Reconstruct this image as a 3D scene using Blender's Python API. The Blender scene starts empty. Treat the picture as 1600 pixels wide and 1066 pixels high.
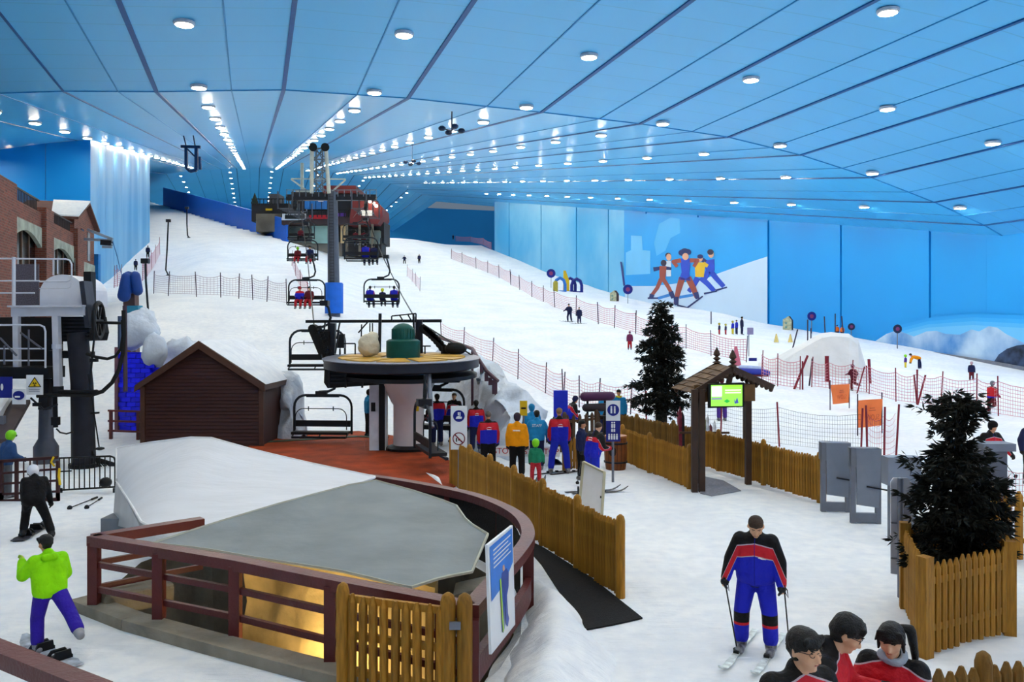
import bpy, bmesh, math, random
from mathutils import Vector, Matrix, noise
random.seed(7)
SC = bpy.context.scene
COL = SC.collection
V3 = Vector
CX, CY, F, EYE = 800.0, 510.0, 1300.0, 4.2
# ---------------------------------------------------------------- camera, world, exposure
cam_d = bpy.data.cameras.new('camera'); cam = bpy.data.objects.new('camera', cam_d); COL.objects.link(cam)
cam.location = (0, 0, EYE); cam.rotation_euler = (math.pi/2, 0, 0)
cam_d.sensor_width = 36.0; cam_d.lens = F/1600*36.0; cam_d.shift_y = -23/1600; cam_d.clip_end = 2000; cam_d.clip_start = .05
SC.camera = cam
W_ = bpy.data.worlds.new('world'); SC.world = W_; W_.use_nodes = True
W_.node_tree.nodes['Background'].inputs[0].default_value = (.55, .75, 1, 1)
W_.node_tree.nodes['Background'].inputs[1].default_value = .15
SC.view_settings.view_transform = 'Standard'; SC.view_settings.look = 'None'
SC.view_settings.gamma = 1; SC.view_settings.exposure = 0.66
SC.view_settings.use_curve_mapping = False
LAMP_POWER = 165.0
# ---------------------------------------------------------------- colour and material helpers
def lin(c):
    if isinstance(c, str):
        c = [int(c[i:i+2], 16)/255 for i in (0, 2, 4)]
    return [x/12.92 if x <= .04045 else ((x+.055)/1.055)**2.4 for x in c]
_mats = {}
def M(name, col, rough=.6, metal=0., var=.1, scale=4., bump=0., bscale=40., spec=.3, stretch=None, rnd=0.):
    if name in _mats: return _mats[name]
    m = bpy.data.materials.new(name); m.use_nodes = True; _mats[name] = m
    nt = m.node_tree; N = nt.nodes; L = nt.links; b = N['Principled BSDF']
    c = lin(col)
    b.inputs['Roughness'].default_value = rough; b.inputs['Metallic'].default_value = metal
    b.inputs['Specular IOR Level'].default_value = spec
    tc = N.new('ShaderNodeTexCoord'); mp = N.new('ShaderNodeMapping'); L.new(tc.outputs['Object'], mp.inputs[0])
    if stretch: mp.inputs['Scale'].default_value = stretch
    nz = N.new('ShaderNodeTexNoise'); nz.inputs['Scale'].default_value = scale; nz.inputs['Detail'].default_value = 4
    L.new(mp.outputs[0], nz.inputs['Vector'])
    rp = N.new('ShaderNodeValToRGB'); L.new(nz.outputs['Fac'], rp.inputs[0])
    rp.color_ramp.elements[0].position = .3; rp.color_ramp.elements[1].position = .7
    rp.color_ramp.elements[0].color = [max(0, x*(1-var)) for x in c]+[1]
    rp.color_ramp.elements[1].color = [min(1, x*(1+var)) for x in c]+[1]
    if rnd:
        oi = N.new('ShaderNodeObjectInfo'); k = mth(N, L, 'MULTIPLY_ADD', oi.outputs['Random'], 2*rnd, 1-rnd)
        vm = N.new('ShaderNodeVectorMath'); vm.operation = 'SCALE'; L.new(rp.outputs[0], vm.inputs[0]); L.new(k, vm.inputs['Scale']); L.new(vm.outputs[0], b.inputs['Base Color'])
    else: L.new(rp.outputs[0], b.inputs['Base Color'])
    if bump:
        n2 = N.new('ShaderNodeTexNoise'); n2.inputs['Scale'].default_value = bscale; n2.inputs['Detail'].default_value = 5
        L.new(mp.outputs[0], n2.inputs['Vector'])
        bp = N.new('ShaderNodeBump'); bp.inputs['Strength'].default_value = bump; bp.inputs['Distance'].default_value = .05
        L.new(n2.outputs['Fac'], bp.inputs['Height']); L.new(bp.outputs[0], b.inputs['Normal'])
    return m
def E(name, col, strength):
    if name in _mats: return _mats[name]
    m = bpy.data.materials.new(name); m.use_nodes = True; _mats[name] = m
    b = m.node_tree.nodes['Principled BSDF']; c = lin(col)+[1]
    b.inputs['Base Color'].default_value = c; b.inputs['Emission Color'].default_value = c
    b.inputs['Emission Strength'].default_value = strength
    return m
def nodes_of(name):
    m = bpy.data.materials.new(name); m.use_nodes = True; _mats[name] = m
    nt = m.node_tree
    return m, nt.nodes, nt.links, nt.nodes['Principled BSDF']
def mth(N, L, op, a, b=None, c=None):
    n = N.new('ShaderNodeMath'); n.operation = op
    for i, x in enumerate((a, b, c)):
        if x is None: continue
        if isinstance(x, (int, float)): n.inputs[i].default_value = x
        else: L.new(x, n.inputs[i])
    return n.outputs[0]
def mixc(N, L, fac, a, b):
    n = N.new('ShaderNodeMix'); n.data_type = 'RGBA'
    if isinstance(fac, (int, float)): n.inputs[0].default_value = fac
    else: L.new(fac, n.inputs[0])
    for i, x in ((6, a), (7, b)):
        if isinstance(x, (list, tuple)): n.inputs[i].default_value = list(x)[:3]+[1]
        else: L.new(x, n.inputs[i])
    return n.outputs[2]
# ---------------------------------------------------------------- mesh builder
class MB:
    def __init__(s): s.v = []; s.f = []; s.m = []
    def add(s, vs, fs, mi=0):
        b = len(s.v); s.v += [V3(p) for p in vs]
        s.f += [[i+b for i in f] for f in fs]; s.m += [mi]*len(fs); return s
    def box(s, c, d, R=None, mi=0):
        c = V3(c); o = []
        for z in (-.5, .5):
            for y in (-.5, .5):
                for x in (-.5, .5):
                    p = V3((x*d[0], y*d[1], z*d[2])); o.append(c+(R @ p if R else p))
        return s.add(o, [(0, 2, 3, 1), (4, 5, 7, 6), (0, 1, 5, 4), (2, 6, 7, 3), (0, 4, 6, 2), (1, 3, 7, 5)], mi)
    def bar(s, p, q, w, h=None, mi=0, up=(0, 0, 1)):
        p, q = V3(p), V3(q); h = h or w; d = (q-p).normalized(); u = V3(up)
        if abs(d.dot(u)) > .98: u = V3((0, 1, 0))
        x = d.cross(u).normalized(); z = x.cross(d)
        o = [e+x*a*w/2+z*b*h/2 for e in (p, q) for a, b in ((-1, -1), (1, -1), (1, 1), (-1, 1))]
        return s.add(o, [(0, 1, 2, 3), (7, 6, 5, 4), (0, 4, 5, 1), (1, 5, 6, 2), (2, 6, 7, 3), (3, 7, 4, 0)], mi)
    def tube(s, pts, r, n=6, mi=0, closed=False):
        pts = [V3(p) for p in pts]; k = len(pts); rs = r if isinstance(r, (list, tuple)) else [r]*k
        o = []; pu = None
        for i, p in enumerate(pts):
            a = pts[(i-1) % k] if (closed or i) else p; b = pts[(i+1) % k] if (closed or i < k-1) else p
            d = (b-a).normalized()
            if pu is None:
                pu = d.orthogonal().normalized()
            pu = (pu-d*pu.dot(d))
            pu = pu.normalized() if pu.length > 1e-6 else d.orthogonal().normalized()
            w = d.cross(pu)
            o += [p+(pu*math.cos(2*math.pi*j/n)+w*math.sin(2*math.pi*j/n))*rs[i] for j in range(n)]
        f = []
        for i in range(k if closed else k-1):
            for j in range(n):
                a = i*n+j; b = i*n+(j+1) % n; i2 = (i+1) % k
                f.append((a, b, i2*n+(j+1) % n, i2*n+j))
        if not closed: f += [tuple(range(n))[::-1], tuple((k-1)*n+j for j in range(n))]
        return s.add(o, f, mi)
    def cyl(s, p, q, r, r2=None, n=10, mi=0):
        return s.tube([p, q], [r, r if r2 is None else r2], n, mi)
    def caps(s, a, ra, b, rb, n=8, mi=0):
        a, b = V3(a), V3(b); d = b-a
        d = d.normalized() if d.length > 1e-6 else V3((0, 0, 1))
        return s.tube([a-d*ra, a-d*ra*.8, a-d*ra*.4, a, b, b+d*rb*.4, b+d*rb*.8, b+d*rb], [ra*.05, ra*.6, ra*.917, ra, rb, rb*.917, rb*.6, rb*.05], n, mi)
    def ell(s, c, r, n=12, k=7, R=None, mi=0):
        c = V3(c); r = r if isinstance(r, (list, tuple)) else (r, r, r); o = []; f = []
        for i in range(k+1):
            th = math.pi*min(max(i/k, .003), .997)
            for j in range(n):
                ph = 2*math.pi*j/n
                p = V3((r[0]*math.sin(th)*math.cos(ph), r[1]*math.sin(th)*math.sin(ph), r[2]*math.cos(th)))
                o.append(c+(R @ p if R else p))
        for i in range(k):
            for j in range(n):
                f.append((i*n+j, (i+1)*n+j, (i+1)*n+(j+1) % n, i*n+(j+1) % n))
        f += [tuple(range(n)), tuple(k*n+j for j in range(n))[::-1]]
        return s.add(o, f, mi)
    def lathe(s, c, prof, n=16, mi=0):
        c = V3(c); o = []; f = []; k = len(prof)
        for r, z in prof:
            o += [c+V3((r*math.cos(2*math.pi*j/n), r*math.sin(2*math.pi*j/n), z)) for j in range(n)]
        for i in range(k-1):
            for j in range(n):
                f.append((i*n+j, i*n+(j+1) % n, (i+1)*n+(j+1) % n, (i+1)*n+j))
        f += [tuple(range(n))[::-1], tuple((k-1)*n+j for j in range(n))]
        return s.add(o, f, mi)
    def prism(s, poly, ex, mi=0):
        poly = [V3(p) for p in poly]; ex = V3(ex); n = len(poly)
        return s.add(poly+[p+ex for p in poly], [tuple(range(n))[::-1], tuple(range(n, 2*n))]+[(i, (i+1) % n, n+(i+1) % n, n+i) for i in range(n)], mi)
    def grid(s, rows, mi=0):
        a = len(rows); b = len(rows[0])
        return s.add([p for r in rows for p in r], [(i*b+j, i*b+j+1, (i+1)*b+j+1, (i+1)*b+j) for i in range(a-1) for j in range(b-1)], mi)
    def mesh(s, name, mats, smooth=False, inv=None):
        me = bpy.data.meshes.new(name)
        vs = [tuple(inv @ p) for p in s.v] if inv else [tuple(p) for p in s.v]
        me.from_pydata(vs, [], s.f)
        for m in (mats if isinstance(mats, (list, tuple)) else [mats]): me.materials.append(m)
        if len(me.materials) > 1: me.polygons.foreach_set('material_index', s.m)
        if smooth:
            me.polygons.foreach_set('use_smooth', [True]*len(me.polygons))
            if smooth != 2: me.set_sharp_from_angle(angle=math.radians(42))
        me.update(); return me
# ---------------------------------------------------------------- things and parts
WM = {}
def wm(o): return WM.get(o.name, Matrix.Identity(4))
def tag(o, label, cat, group=None):
    o['label'] = label; o['category'] = cat
    if group: o['group'] = group
    return o
def thing(name, label, cat, loc=(0, 0, 0), rz=0., group=None, scale=1.):
    o = bpy.data.objects.new(name, None); COL.objects.link(o); o.empty_display_size = .2
    o.location = loc; o.rotation_euler = (0, 0, rz); o.scale = (scale,)*3
    WM[o.name] = Matrix.LocRotScale(V3(loc), Matrix.Rotation(rz, 3, 'Z'), V3((scale,)*3))
    return tag(o, label, cat, group)
def ch(name, mb, mat, parent, w=0, smooth=False, label=None, stuff=False):
    inv = wm(parent).inverted() if w else None
    o = bpy.data.objects.new(name, mb.mesh(name, mat, smooth, inv)); COL.objects.link(o); o.parent = parent
    WM[o.name] = wm(parent)
    if label: o['label'] = label
    if stuff: o['kind'] = 'stuff'
    return o
def piece(name, me, parent, mat4, w=0):
    o = bpy.data.objects.new(name, me); COL.objects.link(o); o.parent = parent
    o.matrix_basis = (wm(parent).inverted() @ mat4) if w else mat4
    return o
def solo(name, mb, mat, label, cat, group=None, smooth=False, kind=None):
    lo = [min(p[i] for p in mb.v) for i in range(3)]; hi = [max(p[i] for p in mb.v) for i in range(3)]
    c = V3(((lo[0]+hi[0])/2, (lo[1]+hi[1])/2, lo[2]))
    o = bpy.data.objects.new(name, mb.mesh(name, mat, smooth, Matrix.Translation(-c))); COL.objects.link(o); o.location = c
    WM[o.name] = Matrix.Translation(c)
    if kind: o['kind'] = kind
    if label and cat: tag(o, label, cat, group)
    return o
def struct(name, mb, mat, parent=None, smooth=False):
    o = bpy.data.objects.new(name, mb.mesh(name, mat, smooth)); COL.objects.link(o)
    if parent: o.parent = parent
    else: o['kind'] = 'structure'
    return o
def dup(root, loc, rz=0., label=None, group=None, scale=None):
    r = root.copy(); COL.objects.link(r); r.location = loc; r.rotation_euler = (0, 0, rz)
    if scale: r.scale = (scale,)*3
    if label: r['label'] = label
    if group: r['group'] = group
    for c0 in list(root.children):
        c = c0.copy(); COL.objects.link(c); c.parent = r
        for g0 in list(c0.children):
            g = g0.copy(); COL.objects.link(g); g.parent = c
    return r
def lettering(body, size, mat, parent, m4, w=1, ext=.002, name='lettering'):
    cu = bpy.data.curves.new(name, 'FONT'); cu.body = body; cu.size = size; cu.align_x = 'CENTER'; cu.align_y = 'CENTER'; cu.extrude = ext
    cu.materials.append(mat)
    o = bpy.data.objects.new(name, cu); COL.objects.link(o); o.parent = parent
    o.matrix_basis = (wm(parent).inverted() @ m4) if w else m4
    return o
# ---------------------------------------------------------------- where things stand
YAW = math.atan(403/1300); CA, SA = math.cos(YAW), math.sin(YAW)
def hall(R, V, z=0.): return V3((R*CA-V*SA, R*SA+V*CA, z))
def to_rv(x, y): return x*CA+y*SA, -x*SA+y*CA
def at(px, py, t): return V3(((px-CX)/F*t, t, EYE+(CY-py)/F*t))
def lerp_tab(tab, x):
    if x <= tab[0][0]: return tab[0][1]
    for (a, b), (c, d) in zip(tab, tab[1:]):
        if x <= c: return b+(d-b)*(x-a)/(c-a)
    return tab[-1][1]
def sst(a, b, x):
    u = min(1, max(0, (x-a)/(b-a))); return u*u*(3-2*u)
PL = [(33, 0), (38, .45), (61, 5.0), (88, 8.6), (170, 21.4), (310, 46), (420, 66)]
PLL = [(33, 0), (38, .4), (61, 4.2), (88, 7.0), (109, 8.8), (140, 15.2), (170, 21.4), (310, 46), (420, 66)]
PC = [(37, 0), (42, .4), (55, 2.2), (76, 4.9), (120, 10.6), (160, 16.6), (222, 27.9), (240, 28.6), (420, 28.8)]
PR = [(45, 0), (52, .6), (79, 3.5), (129, 9.1), (160, 14.0), (225, 27), (250, 28), (420, 28.8)]
ZC = [(-58, 1.5), (-48, 5), (-38, 8.5), (-28, 11.3), (-19, 13.0), (-10.8, 13.96), (-5.7, 14.36), (1.8, 15.1), (9.8, 15.22), (19.2, 15.0), (26.8, 14.74), (34.1, 14.26), (40.5, 13.3), (47.1, 11.9), (53.4, 10.2), (58.6, 8.5), (64, 6.2)]
RW = 60.5
def ceil_z(R, V): return EYE+lerp_tab(ZC, R)+.1617*max(0, min(V, 300)-55)
def wall_line(V): return 5.8-(V-170)*.2557
def tz(x, y):
    R, V = to_rv(x, y)
    a = lerp_tab(PL, V); b = lerp_tab(PC, V); c = lerp_tab(PR, V)
    k0 = 1-sst(-14, -5, R)
    a = a*(1-k0)+lerp_tab(PLL, V)*k0
    u = sst(4, 17, R); v = sst(34, 54, R)
    z = a*(1-u)+(b*(1-v)+c*v)*u
    if V > 166:                                   # behind the padded wall the run falls to the station plateau
        d = R-(wall_line(V) if V > 170 else 5.8)
        k = sst(0, 1.2, d)*(1-sst(21, 25, R))*sst(166, 168, V)
        z = z*(1-k)+min(z, 19.5)*k
    return z
def gz(px, py):
    t = 6.0; prev = 6.0
    while t < 420:
        z = EYE+(CY-py)/F*t
        if z <= tz((px-CX)/F*t, t):
            a, b = prev, t
            for _ in range(24):
                m = (a+b)/2
                if EYE+(CY-py)/F*m <= tz((px-CX)/F*m, m): b = m
                else: a = m
            x = (px-CX)/F*b; return V3((x, b, tz(x, b)))
        prev = t; t += .4
    return at(px, py, 300)
def gd(px, t):
    x = (px-CX)/F*t; return V3((x, t, tz(x, t)))
# ---------------------------------------------------------------- shared materials
BLK = M('black_metal', '15171c', .5, .3, .15)
DKG = M('dark_steel', '24262d', .45, .4, .2)
GRY = M('grey_steel', '767b88', .45, .4, .1)
LGR = M('pale_painted_steel', 'c6c9d6', .4, .1, .06)
WHT = M('white_paint', 'e6e6ea', .45, 0, .04)
RUB = M('black_rubber', '0d0e11', .75, 0, .2)
BRN = M('brown_rail_paint', '5a2729', .4, 0, .18, 3, .15, 25)
WOOD = M('honey_timber', '96691f', .6, 0, .3, 3, .25, 12, stretch=(9, 9, 1), rnd=.22)
WOODD = M('weathered_timber', '6f4f1e', .7, 0, .3, 3, .25, 12, stretch=(9, 9, 1), rnd=.22)
DWOOD = M('dark_timber', '4a3424', .65, 0, .25, 3, .2, 12, stretch=(8, 8, 1))
BLUEP = M('blue_vinyl', '1668d8', .45, 0, .08, 2)
SIGNB = M('sign_blue', '16207e', .4, 0, .05)
SIGNW = M('sign_white', 'dfe2e8', .4, 0, .03)
RED = M('red_paint', 'b01a24', .45, 0, .06)
YEL = M('yellow_paint', 'd8b21a', .45, 0, .06)
SKIN = M('skin', 'c98f6f', .55, 0, .06, 10)
SKIN2 = M('skin_pale', 'd6a585', .55, 0, .06, 10)
HAIR = M('black_hair', '0b0909', .5, 0, .4, 60, .4, 90)
HAIRB = M('brown_hair', '3a2a20', .6, 0, .3, 60, .4, 90)
def snow_mat():
    m, N, L, b = nodes_of('groomed_snow')
    tc = N.new('ShaderNodeTexCoord')
    n1 = N.new('ShaderNodeTexNoise'); n1.inputs['Scale'].default_value = .35; n1.inputs['Detail'].default_value = 6; L.new(tc.outputs['Object'], n1.inputs['Vector'])
    n2 = N.new('ShaderNodeTexNoise'); n2.inputs['Scale'].default_value = 3.5; n2.inputs['Detail'].default_value = 8; L.new(tc.outputs['Object'], n2.inputs['Vector'])
    f = mth(N, L, 'MULTIPLY', n1.outputs['Fac'], n2.outputs['Fac'])
    rp = N.new('ShaderNodeValToRGB'); L.new(f, rp.inputs[0])
    rp.color_ramp.elements[0].position = .12; rp.color_ramp.elements[1].position = .36
    rp.color_ramp.elements[0].color = (.74, .78, .86, 1); rp.color_ramp.elements[1].color = (.88, .90, .94, 1)
    L.new(rp.outputs[0], b.inputs['Base Color']); b.inputs['Roughness'].default_value = .7; b.inputs['Specular IOR Level'].default_value = .2
    mp = N.new('ShaderNodeMapping'); mp.inputs['Rotation'].default_value = (0, 0, .5); mp.inputs['Scale'].default_value = (1, 6, 1); L.new(tc.outputs['Object'], mp.inputs[0])
    n3 = N.new('ShaderNodeTexNoise'); n3.inputs['Scale'].default_value = 1.3; n3.inputs['Detail'].default_value = 9; n3.inputs['Roughness'].default_value = .65; L.new(mp.outputs[0], n3.inputs['Vector'])
    hs = mth(N, L, 'ADD', n3.outputs['Fac'], mth(N, L, 'MULTIPLY', n2.outputs['Fac'], .8))
    bp = N.new('ShaderNodeBump'); bp.inputs['Strength'].default_value = .5; bp.inputs['Distance'].default_value = .14; L.new(hs, bp.inputs['Height']); L.new(bp.outputs[0], b.inputs['Normal'])
    return m
SNOW = snow_mat()
ICE = M('rough_ice', 'c9d3e2', .55, 0, .12, 2.5, .7, 7)
# ---------------------------------------------------------------- the hall: ceiling
def ceil_mat(name, col, gloss):
    m, N, L, b = nodes_of(name)
    tc = N.new('ShaderNodeTexCoord'); mp = N.new('ShaderNodeMapping'); mp.inputs['Rotation'].default_value = (0, 0, -YAW); L.new(tc.outputs['Object'], mp.inputs[0])
    sp = N.new('ShaderNodeSeparateXYZ'); L.new(mp.outputs[0], sp.inputs[0])
    fr = mth(N, L, 'FRACT', mth(N, L, 'MULTIPLY', sp.outputs[1], 1/2.4))
    ln = mth(N, L, 'LESS_THAN', fr, .035)
    nz = N.new('ShaderNodeTexNoise'); nz.inputs['Scale'].default_value = .06; nz.inputs['Detail'].default_value = 3; L.new(mp.outputs[0], nz.inputs['Vector'])
    c = lin(col)
    base = mixc(N, L, nz.outputs['Fac'], [x*.86 for x in c], [min(1, x*1.12) for x in c])
    L.new(mixc(N, L, mth(N, L, 'MULTIPLY', ln, .35), base, [x*.5 for x in c]), b.inputs['Base Color'])
    b.inputs['Roughness'].default_value = gloss; b.inputs['Specular IOR Level'].default_value = .5
    return m
CEIL = ceil_mat('blue_ceiling_panel', '50b2f0', .42)
CEIL2 = ceil_mat('glossy_blue_ceiling_panel', '48b2ee', .33)
SEAM = M('dark_blue_seam', '0a4f90', .5, 0, .1)
ceiling = bpy.data.objects.new('ceiling', None); COL.objects.link(ceiling); ceiling['kind'] = 'structure'
RB = [r for r, z in ZC]
for (r0, r1) in zip(RB, RB[1:]):
    for v0, v1, mt in ((-45, 55, CEIL), (55, 300, CEIL2), (300, 400, CEIL2)):
        g = .03
        q = [hall(r, v, ceil_z(r, v)) for r, v in ((r0+g, v0+g), (r1-g, v0+g), (r1-g, v1-g), (r0+g, v1-g))]
        struct('ceiling_panel', MB().prism(q, (0, 0, .25)), mt, ceiling)
for i, r in enumerate(RB[1:-1]):
    w = .24 if r > -8 else .1
    p = [hall(r, v, ceil_z(r, v)-.02) for v in (-45, 55, 300, 400)]
    mb = MB()
    for a, b_ in zip(p, p[1:]): mb.bar(a, b_, w, .1)
    struct('ceiling_seam', mb, SEAM, ceiling)
SEAM2 = M('pale_blue_seam', '2585c8', .5, 0, .1)
for (r0, r1) in zip(RB[4:], RB[5:]):
    r = r0*.42+r1*.58
    p = [hall(r, v, ceil_z(r, v)-.02) for v in (-45, 55, 300, 400)]
    mb = MB()
    for a, b_ in zip(p, p[1:]): mb.bar(a, b_, .07, .05)
    struct('ceiling_joint', mb, SEAM2, ceiling)
mb = MB()
for (r0, r1) in zip(RB, RB[1:]):
    mb.bar(hall(r0, 55, ceil_z(r0, 55)-.02), hall(r1, 55, ceil_z(r1, 55)-.02), .1, .06)
struct('ceiling_crease', mb, SEAM2, ceiling)
# lamps
LENS = E('lamp_glow', 'fff0d2', LAMP_POWER)
housing = MB().lathe((0, 0, 0), [(.5, .12), (.5, 0), (.42, -.06), (.40, -.02)], 14).mesh('lamp_housing', LGR)
disc = MB().lathe((0, 0, -.045), [(.40, .02), (.40, 0)], 12).mesh('diffuser', LENS)
LROWS = [(-27, 90, 140), (-17, 5, 262), (-3.2, -35, 300), (7.4, -35, 300), (17.7, -35, 300), (28, -35, 300), (37.8, -35, 300), (46.2, -35, 240), (54.8, -35, 200)]
ORD = 'nearest second third fourth fifth sixth seventh eighth ninth tenth eleventh twelfth thirteenth fourteenth fifteenth sixteenth seventeenth eighteenth nineteenth twentieth'.split()+['twenty-'+w for w in 'first second third fourth fifth sixth seventh eighth ninth'.split()]
RNAME = ['short row over the brick building', 'row ending above the striped left wall', 'row running up left of the lattice tower', 'row running up right of the lattice tower', 'row passing the hanging four headed fixture', 'row over the middle of the main run', 'row over the tall fir tree', 'row over the gazebo', 'lowest row along the right wall']
nl = 0
for (R, va, vb), rn in zip(LROWS, RNAME):
    v = -35+11.1*math.ceil((va+35)/11.1); k_ = 0
    while v <= vb:
        z = ceil_z(R, v)-.14
        o = bpy.data.objects.new('ceiling_lamp', housing); COL.objects.link(o); p_ = hall(R, v, z); o.location = p_
        sx_, sy_ = (CX+F*p_.x/p_.y, CY-F*(z-EYE)/p_.y) if p_.y > 1 else (-1e4, -1e4)
        if -8 < sx_ < 1608 and -8 < sy_:
            tag(o, 'round ceiling downlight, %s in the %s' % (ORD[k_], rn), 'ceiling light', 'downlights in rows along the ceiling'); k_ += 1
        else: tag(o, 'round ceiling downlight behind or above the view', 'ceiling light', 'downlights in rows along the ceiling')
        d = bpy.data.objects.new('diffuser', disc); COL.objects.link(d); d.parent = o
        v += 11.1; nl += 1
for v in (306, 318, 330, 342, 354, 366, 378, 390):
    for R in (-24, -8, 6, 22, 38, 54):
        o = bpy.data.objects.new('ceiling_lamp', housing); COL.objects.link(o); o.location = hall(R, v, ceil_z(R, v)-.14)
        tag(o, 'tiny far downlight beyond the top of the ski run', 'ceiling light', 'downlights in rows along the ceiling')
        d = bpy.data.objects.new('diffuser', disc); COL.objects.link(d); d.parent = o; nl += 1
# ---------------------------------------------------------------- walls
WALLB = M('wall_blue', '1092e2', .45, 0, .06, .05)
def cloud_mat(name, c0, c1, sc, lo, hi, stretch):
    m, N, L, b = nodes_of(name)
    tc = N.new('ShaderNodeTexCoord'); mp = N.new('ShaderNodeMapping'); mp.inputs['Scale'].default_value = stretch; L.new(tc.outputs['Object'], mp.inputs[0])
    nz = N.new('ShaderNodeTexNoise'); nz.inputs['Scale'].default_value = sc; nz.inputs['Detail'].default_value = 5; L.new(mp.outputs[0], nz.inputs['Vector'])
    rp = N.new('ShaderNodeValToRGB'); L.new(nz.outputs['Fac'], rp.inputs[0])
    rp.color_ramp.elements[0].position = lo; rp.color_ramp.elements[1].position = hi
    rp.color_ramp.elements[0].color = lin(c0)+[1]; rp.color_ramp.elements[1].color = lin(c1)+[1]
    L.new(rp.outputs[0], b.inputs['Base Color']); b.inputs['Roughness'].default_value = .45
    return m
WALLC = cloud_mat('wall_blue_with_clouds', '24a2e0', '86ccee', .05, .4, .72, (1, 1, 1))
WALLS = cloud_mat('wall_streaked_blue', '229ada', '86c8ee', .25, .35, .75, (1, 1, .12))
def V_of(px, R=RW):
    u = (px-CX)/F; return R*(CA-SA*u)/(CA*u+SA)
def wallp(px, py, off=0., R=RW):
    u = (px-CX)/F; t = (R-off)/(CA*u+SA); return at(px, py, t)
wall_right = bpy.data.objects.new('wall_right', None); COL.objects.link(wall_right); wall_right['kind'] = 'structure'
edges = [773, 795, 818, 845, 873, 900, 926, 950, 975, 1009, 1048, 1090, 1138, 1200, 1255, 1313, 1378, 1452, 1541, 1660]
vs = [V_of(p) for p in edges]+[5, -20, -45]
for i, (v0, v1) in enumerate(zip(vs, vs[1:])):
    g = .06
    n = V3((CA, SA, 0))*.3
    R2 = RW+(.12 if i % 2 else 0)
    q = [hall(R2, v0-g, -2), hall(R2, v1+g, -2), hall(R2, v1+g, ceil_z(R2, v1)+.1), hall(R2, v0-g, ceil_z(R2, v0)+.1)]
    struct('wall_panel', MB().prism(q, n), WALLC if i < 8 else WALLB, wall_right)
mb = MB()
for a, b_ in ((V_of(773), 225),):
    mb.prism([hall(RW, a, 10), hall(RW, a, ceil_z(RW, a)), hall(RW+30, a+2, ceil_z(RW, a)), hall(RW+30, a+2, 10)], hall(0, .3))
struct('wall_return', mb, WALLB)
def slabwall(name, a, b_, z0, z1, mat, th=.3):
    a, b_ = V3(a), V3(b_); d = (b_-a).normalized(); n = V3((-d.y, d.x, 0))*th
    return struct(name, MB().prism([(a.x, a.y, z0), (b_.x, b_.y, z0), (b_.x, b_.y, z1), (a.x, a.y, z1)], n), mat)
slabwall('wall_far', hall(-60, 400), hall(150, 400), 0, 62, M('wall_far_blue', '2fa8ee', .45, 0, .06, .05))
slabwall('wall_back', hall(64, -45), hall(-58, -45), -3, 22, WALLB)
wl = bpy.data.objects.new('wall_left', None); COL.objects.link(wl); wl['kind'] = 'structure'
LV = [103, 108, 113, 119, 126, 134, 143, 153, 158.5]
for v0, v1 in zip(LV, LV[1:]):
    zt = max(ceil_z(-17.5, v1), 33)
    struct('wall_panel', MB().prism([hall(-17.5, v0+.04, 3), hall(-17.5, v1-.04, 3), hall(-17.5, v1-.04, ceil_z(-17.5, v1)), hall(-17.5, v0+.04, ceil_z(-17.5, v0))], hall(-.4, 0)), WALLS, wl)
for r0, r1 in ((-17.5, -22), (-22, -30), (-30, -44), (-44, -58)):
    struct('wall_panel', MB().prism([hall(r0-.03, 103, 0), hall(r1+.03, 103, 0), hall(r1+.03, 103, ceil_z(r1, 103)), hall(r0-.03, 103, ceil_z(r0, 103))], hall(0, .4)), WALLB, wl)
slabwall('wall_left_side', hall(-58, -45), hall(-58, 103), -3, 16, WALLB)
slabwall('wall_upper_left', hall(-58, 158), hall(-58, 400), 0, 62, WALLB)
# wall base trim
mb = MB()
tp = [(1640, 583), (1600, 576), (1540, 565), (1450, 551), (1378, 540), (1313, 529), (1262, 521)]
for a, b_ in zip(tp, tp[1:]): mb.bar(wallp(a[0], a[1], .3), wallp(b_[0], b_[1], .3), .3, .28)
struct('trim_1', mb, GRY)
mb = MB(); tp = [(990, 472), (1040, 487), (1090, 502), (1118, 510)]
for a, b_ in zip(tp, tp[1:]): mb.bar(wallp(a[0], a[1], .25), wallp(b_[0], b_[1], .25), .2, .3)
struct('trim_2', mb, GRY)
# ---------------------------------------------------------------- snow ground
PIT = [(-6.3, 12.3), (-5.3, 11.65), (-3.9, 10.9), (-2.4, 10.1), (-.6, 9.15), (-.15, 10.2), (.12, 11.3), (.15, 12.4), (-.2, 13.7), (-.9, 15.0), (-2.0, 16.2), (-3.3, 17.1), (-4.8, 17.4), (-6.0, 16.6), (-6.6, 14.8)]
bm = bmesh.new()
def loop(pts, z=0):
    vs_ = [bm.verts.new((p[0], p[1], z)) for p in pts]
    return [bm.edges.new((a, b_)) for a, b_ in zip(vs_, vs_[1:]+vs_[:1])]
VN = 26.0
outer = [hall(-58, -45), hall(-20, -45), hall(20, -45), hall(RW, -45), hall(RW, 0), hall(RW, VN)]+[hall(r, VN) for r in (50, 40, 30, 20, 10, 0, -10, -20, -30, -40, -50)]+[hall(-58, VN), hall(-58, 0)]
es = loop([(p.x, p.y) for p in outer])+loop(PIT)
bmesh.ops.triangle_fill(bm, use_beauty=True, use_dissolve=False, edges=es)
def inpoly(x, y, P):
    c = False; j = len(P)-1
    for i in range(len(P)):
        if (P[i][1] > y) != (P[j][1] > y) and x < (P[j][0]-P[i][0])*(y-P[i][1])/(P[j][1]-P[i][1])+P[i][0]: c = not c
        j = i
    return c
for f in list(bm.faces):
    c = f.calc_center_median()
    if inpoly(c.x, c.y, PIT): bm.faces.remove(f)
for f in bm.faces:
    if f.normal.z < 0: f.normal_flip()
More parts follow.
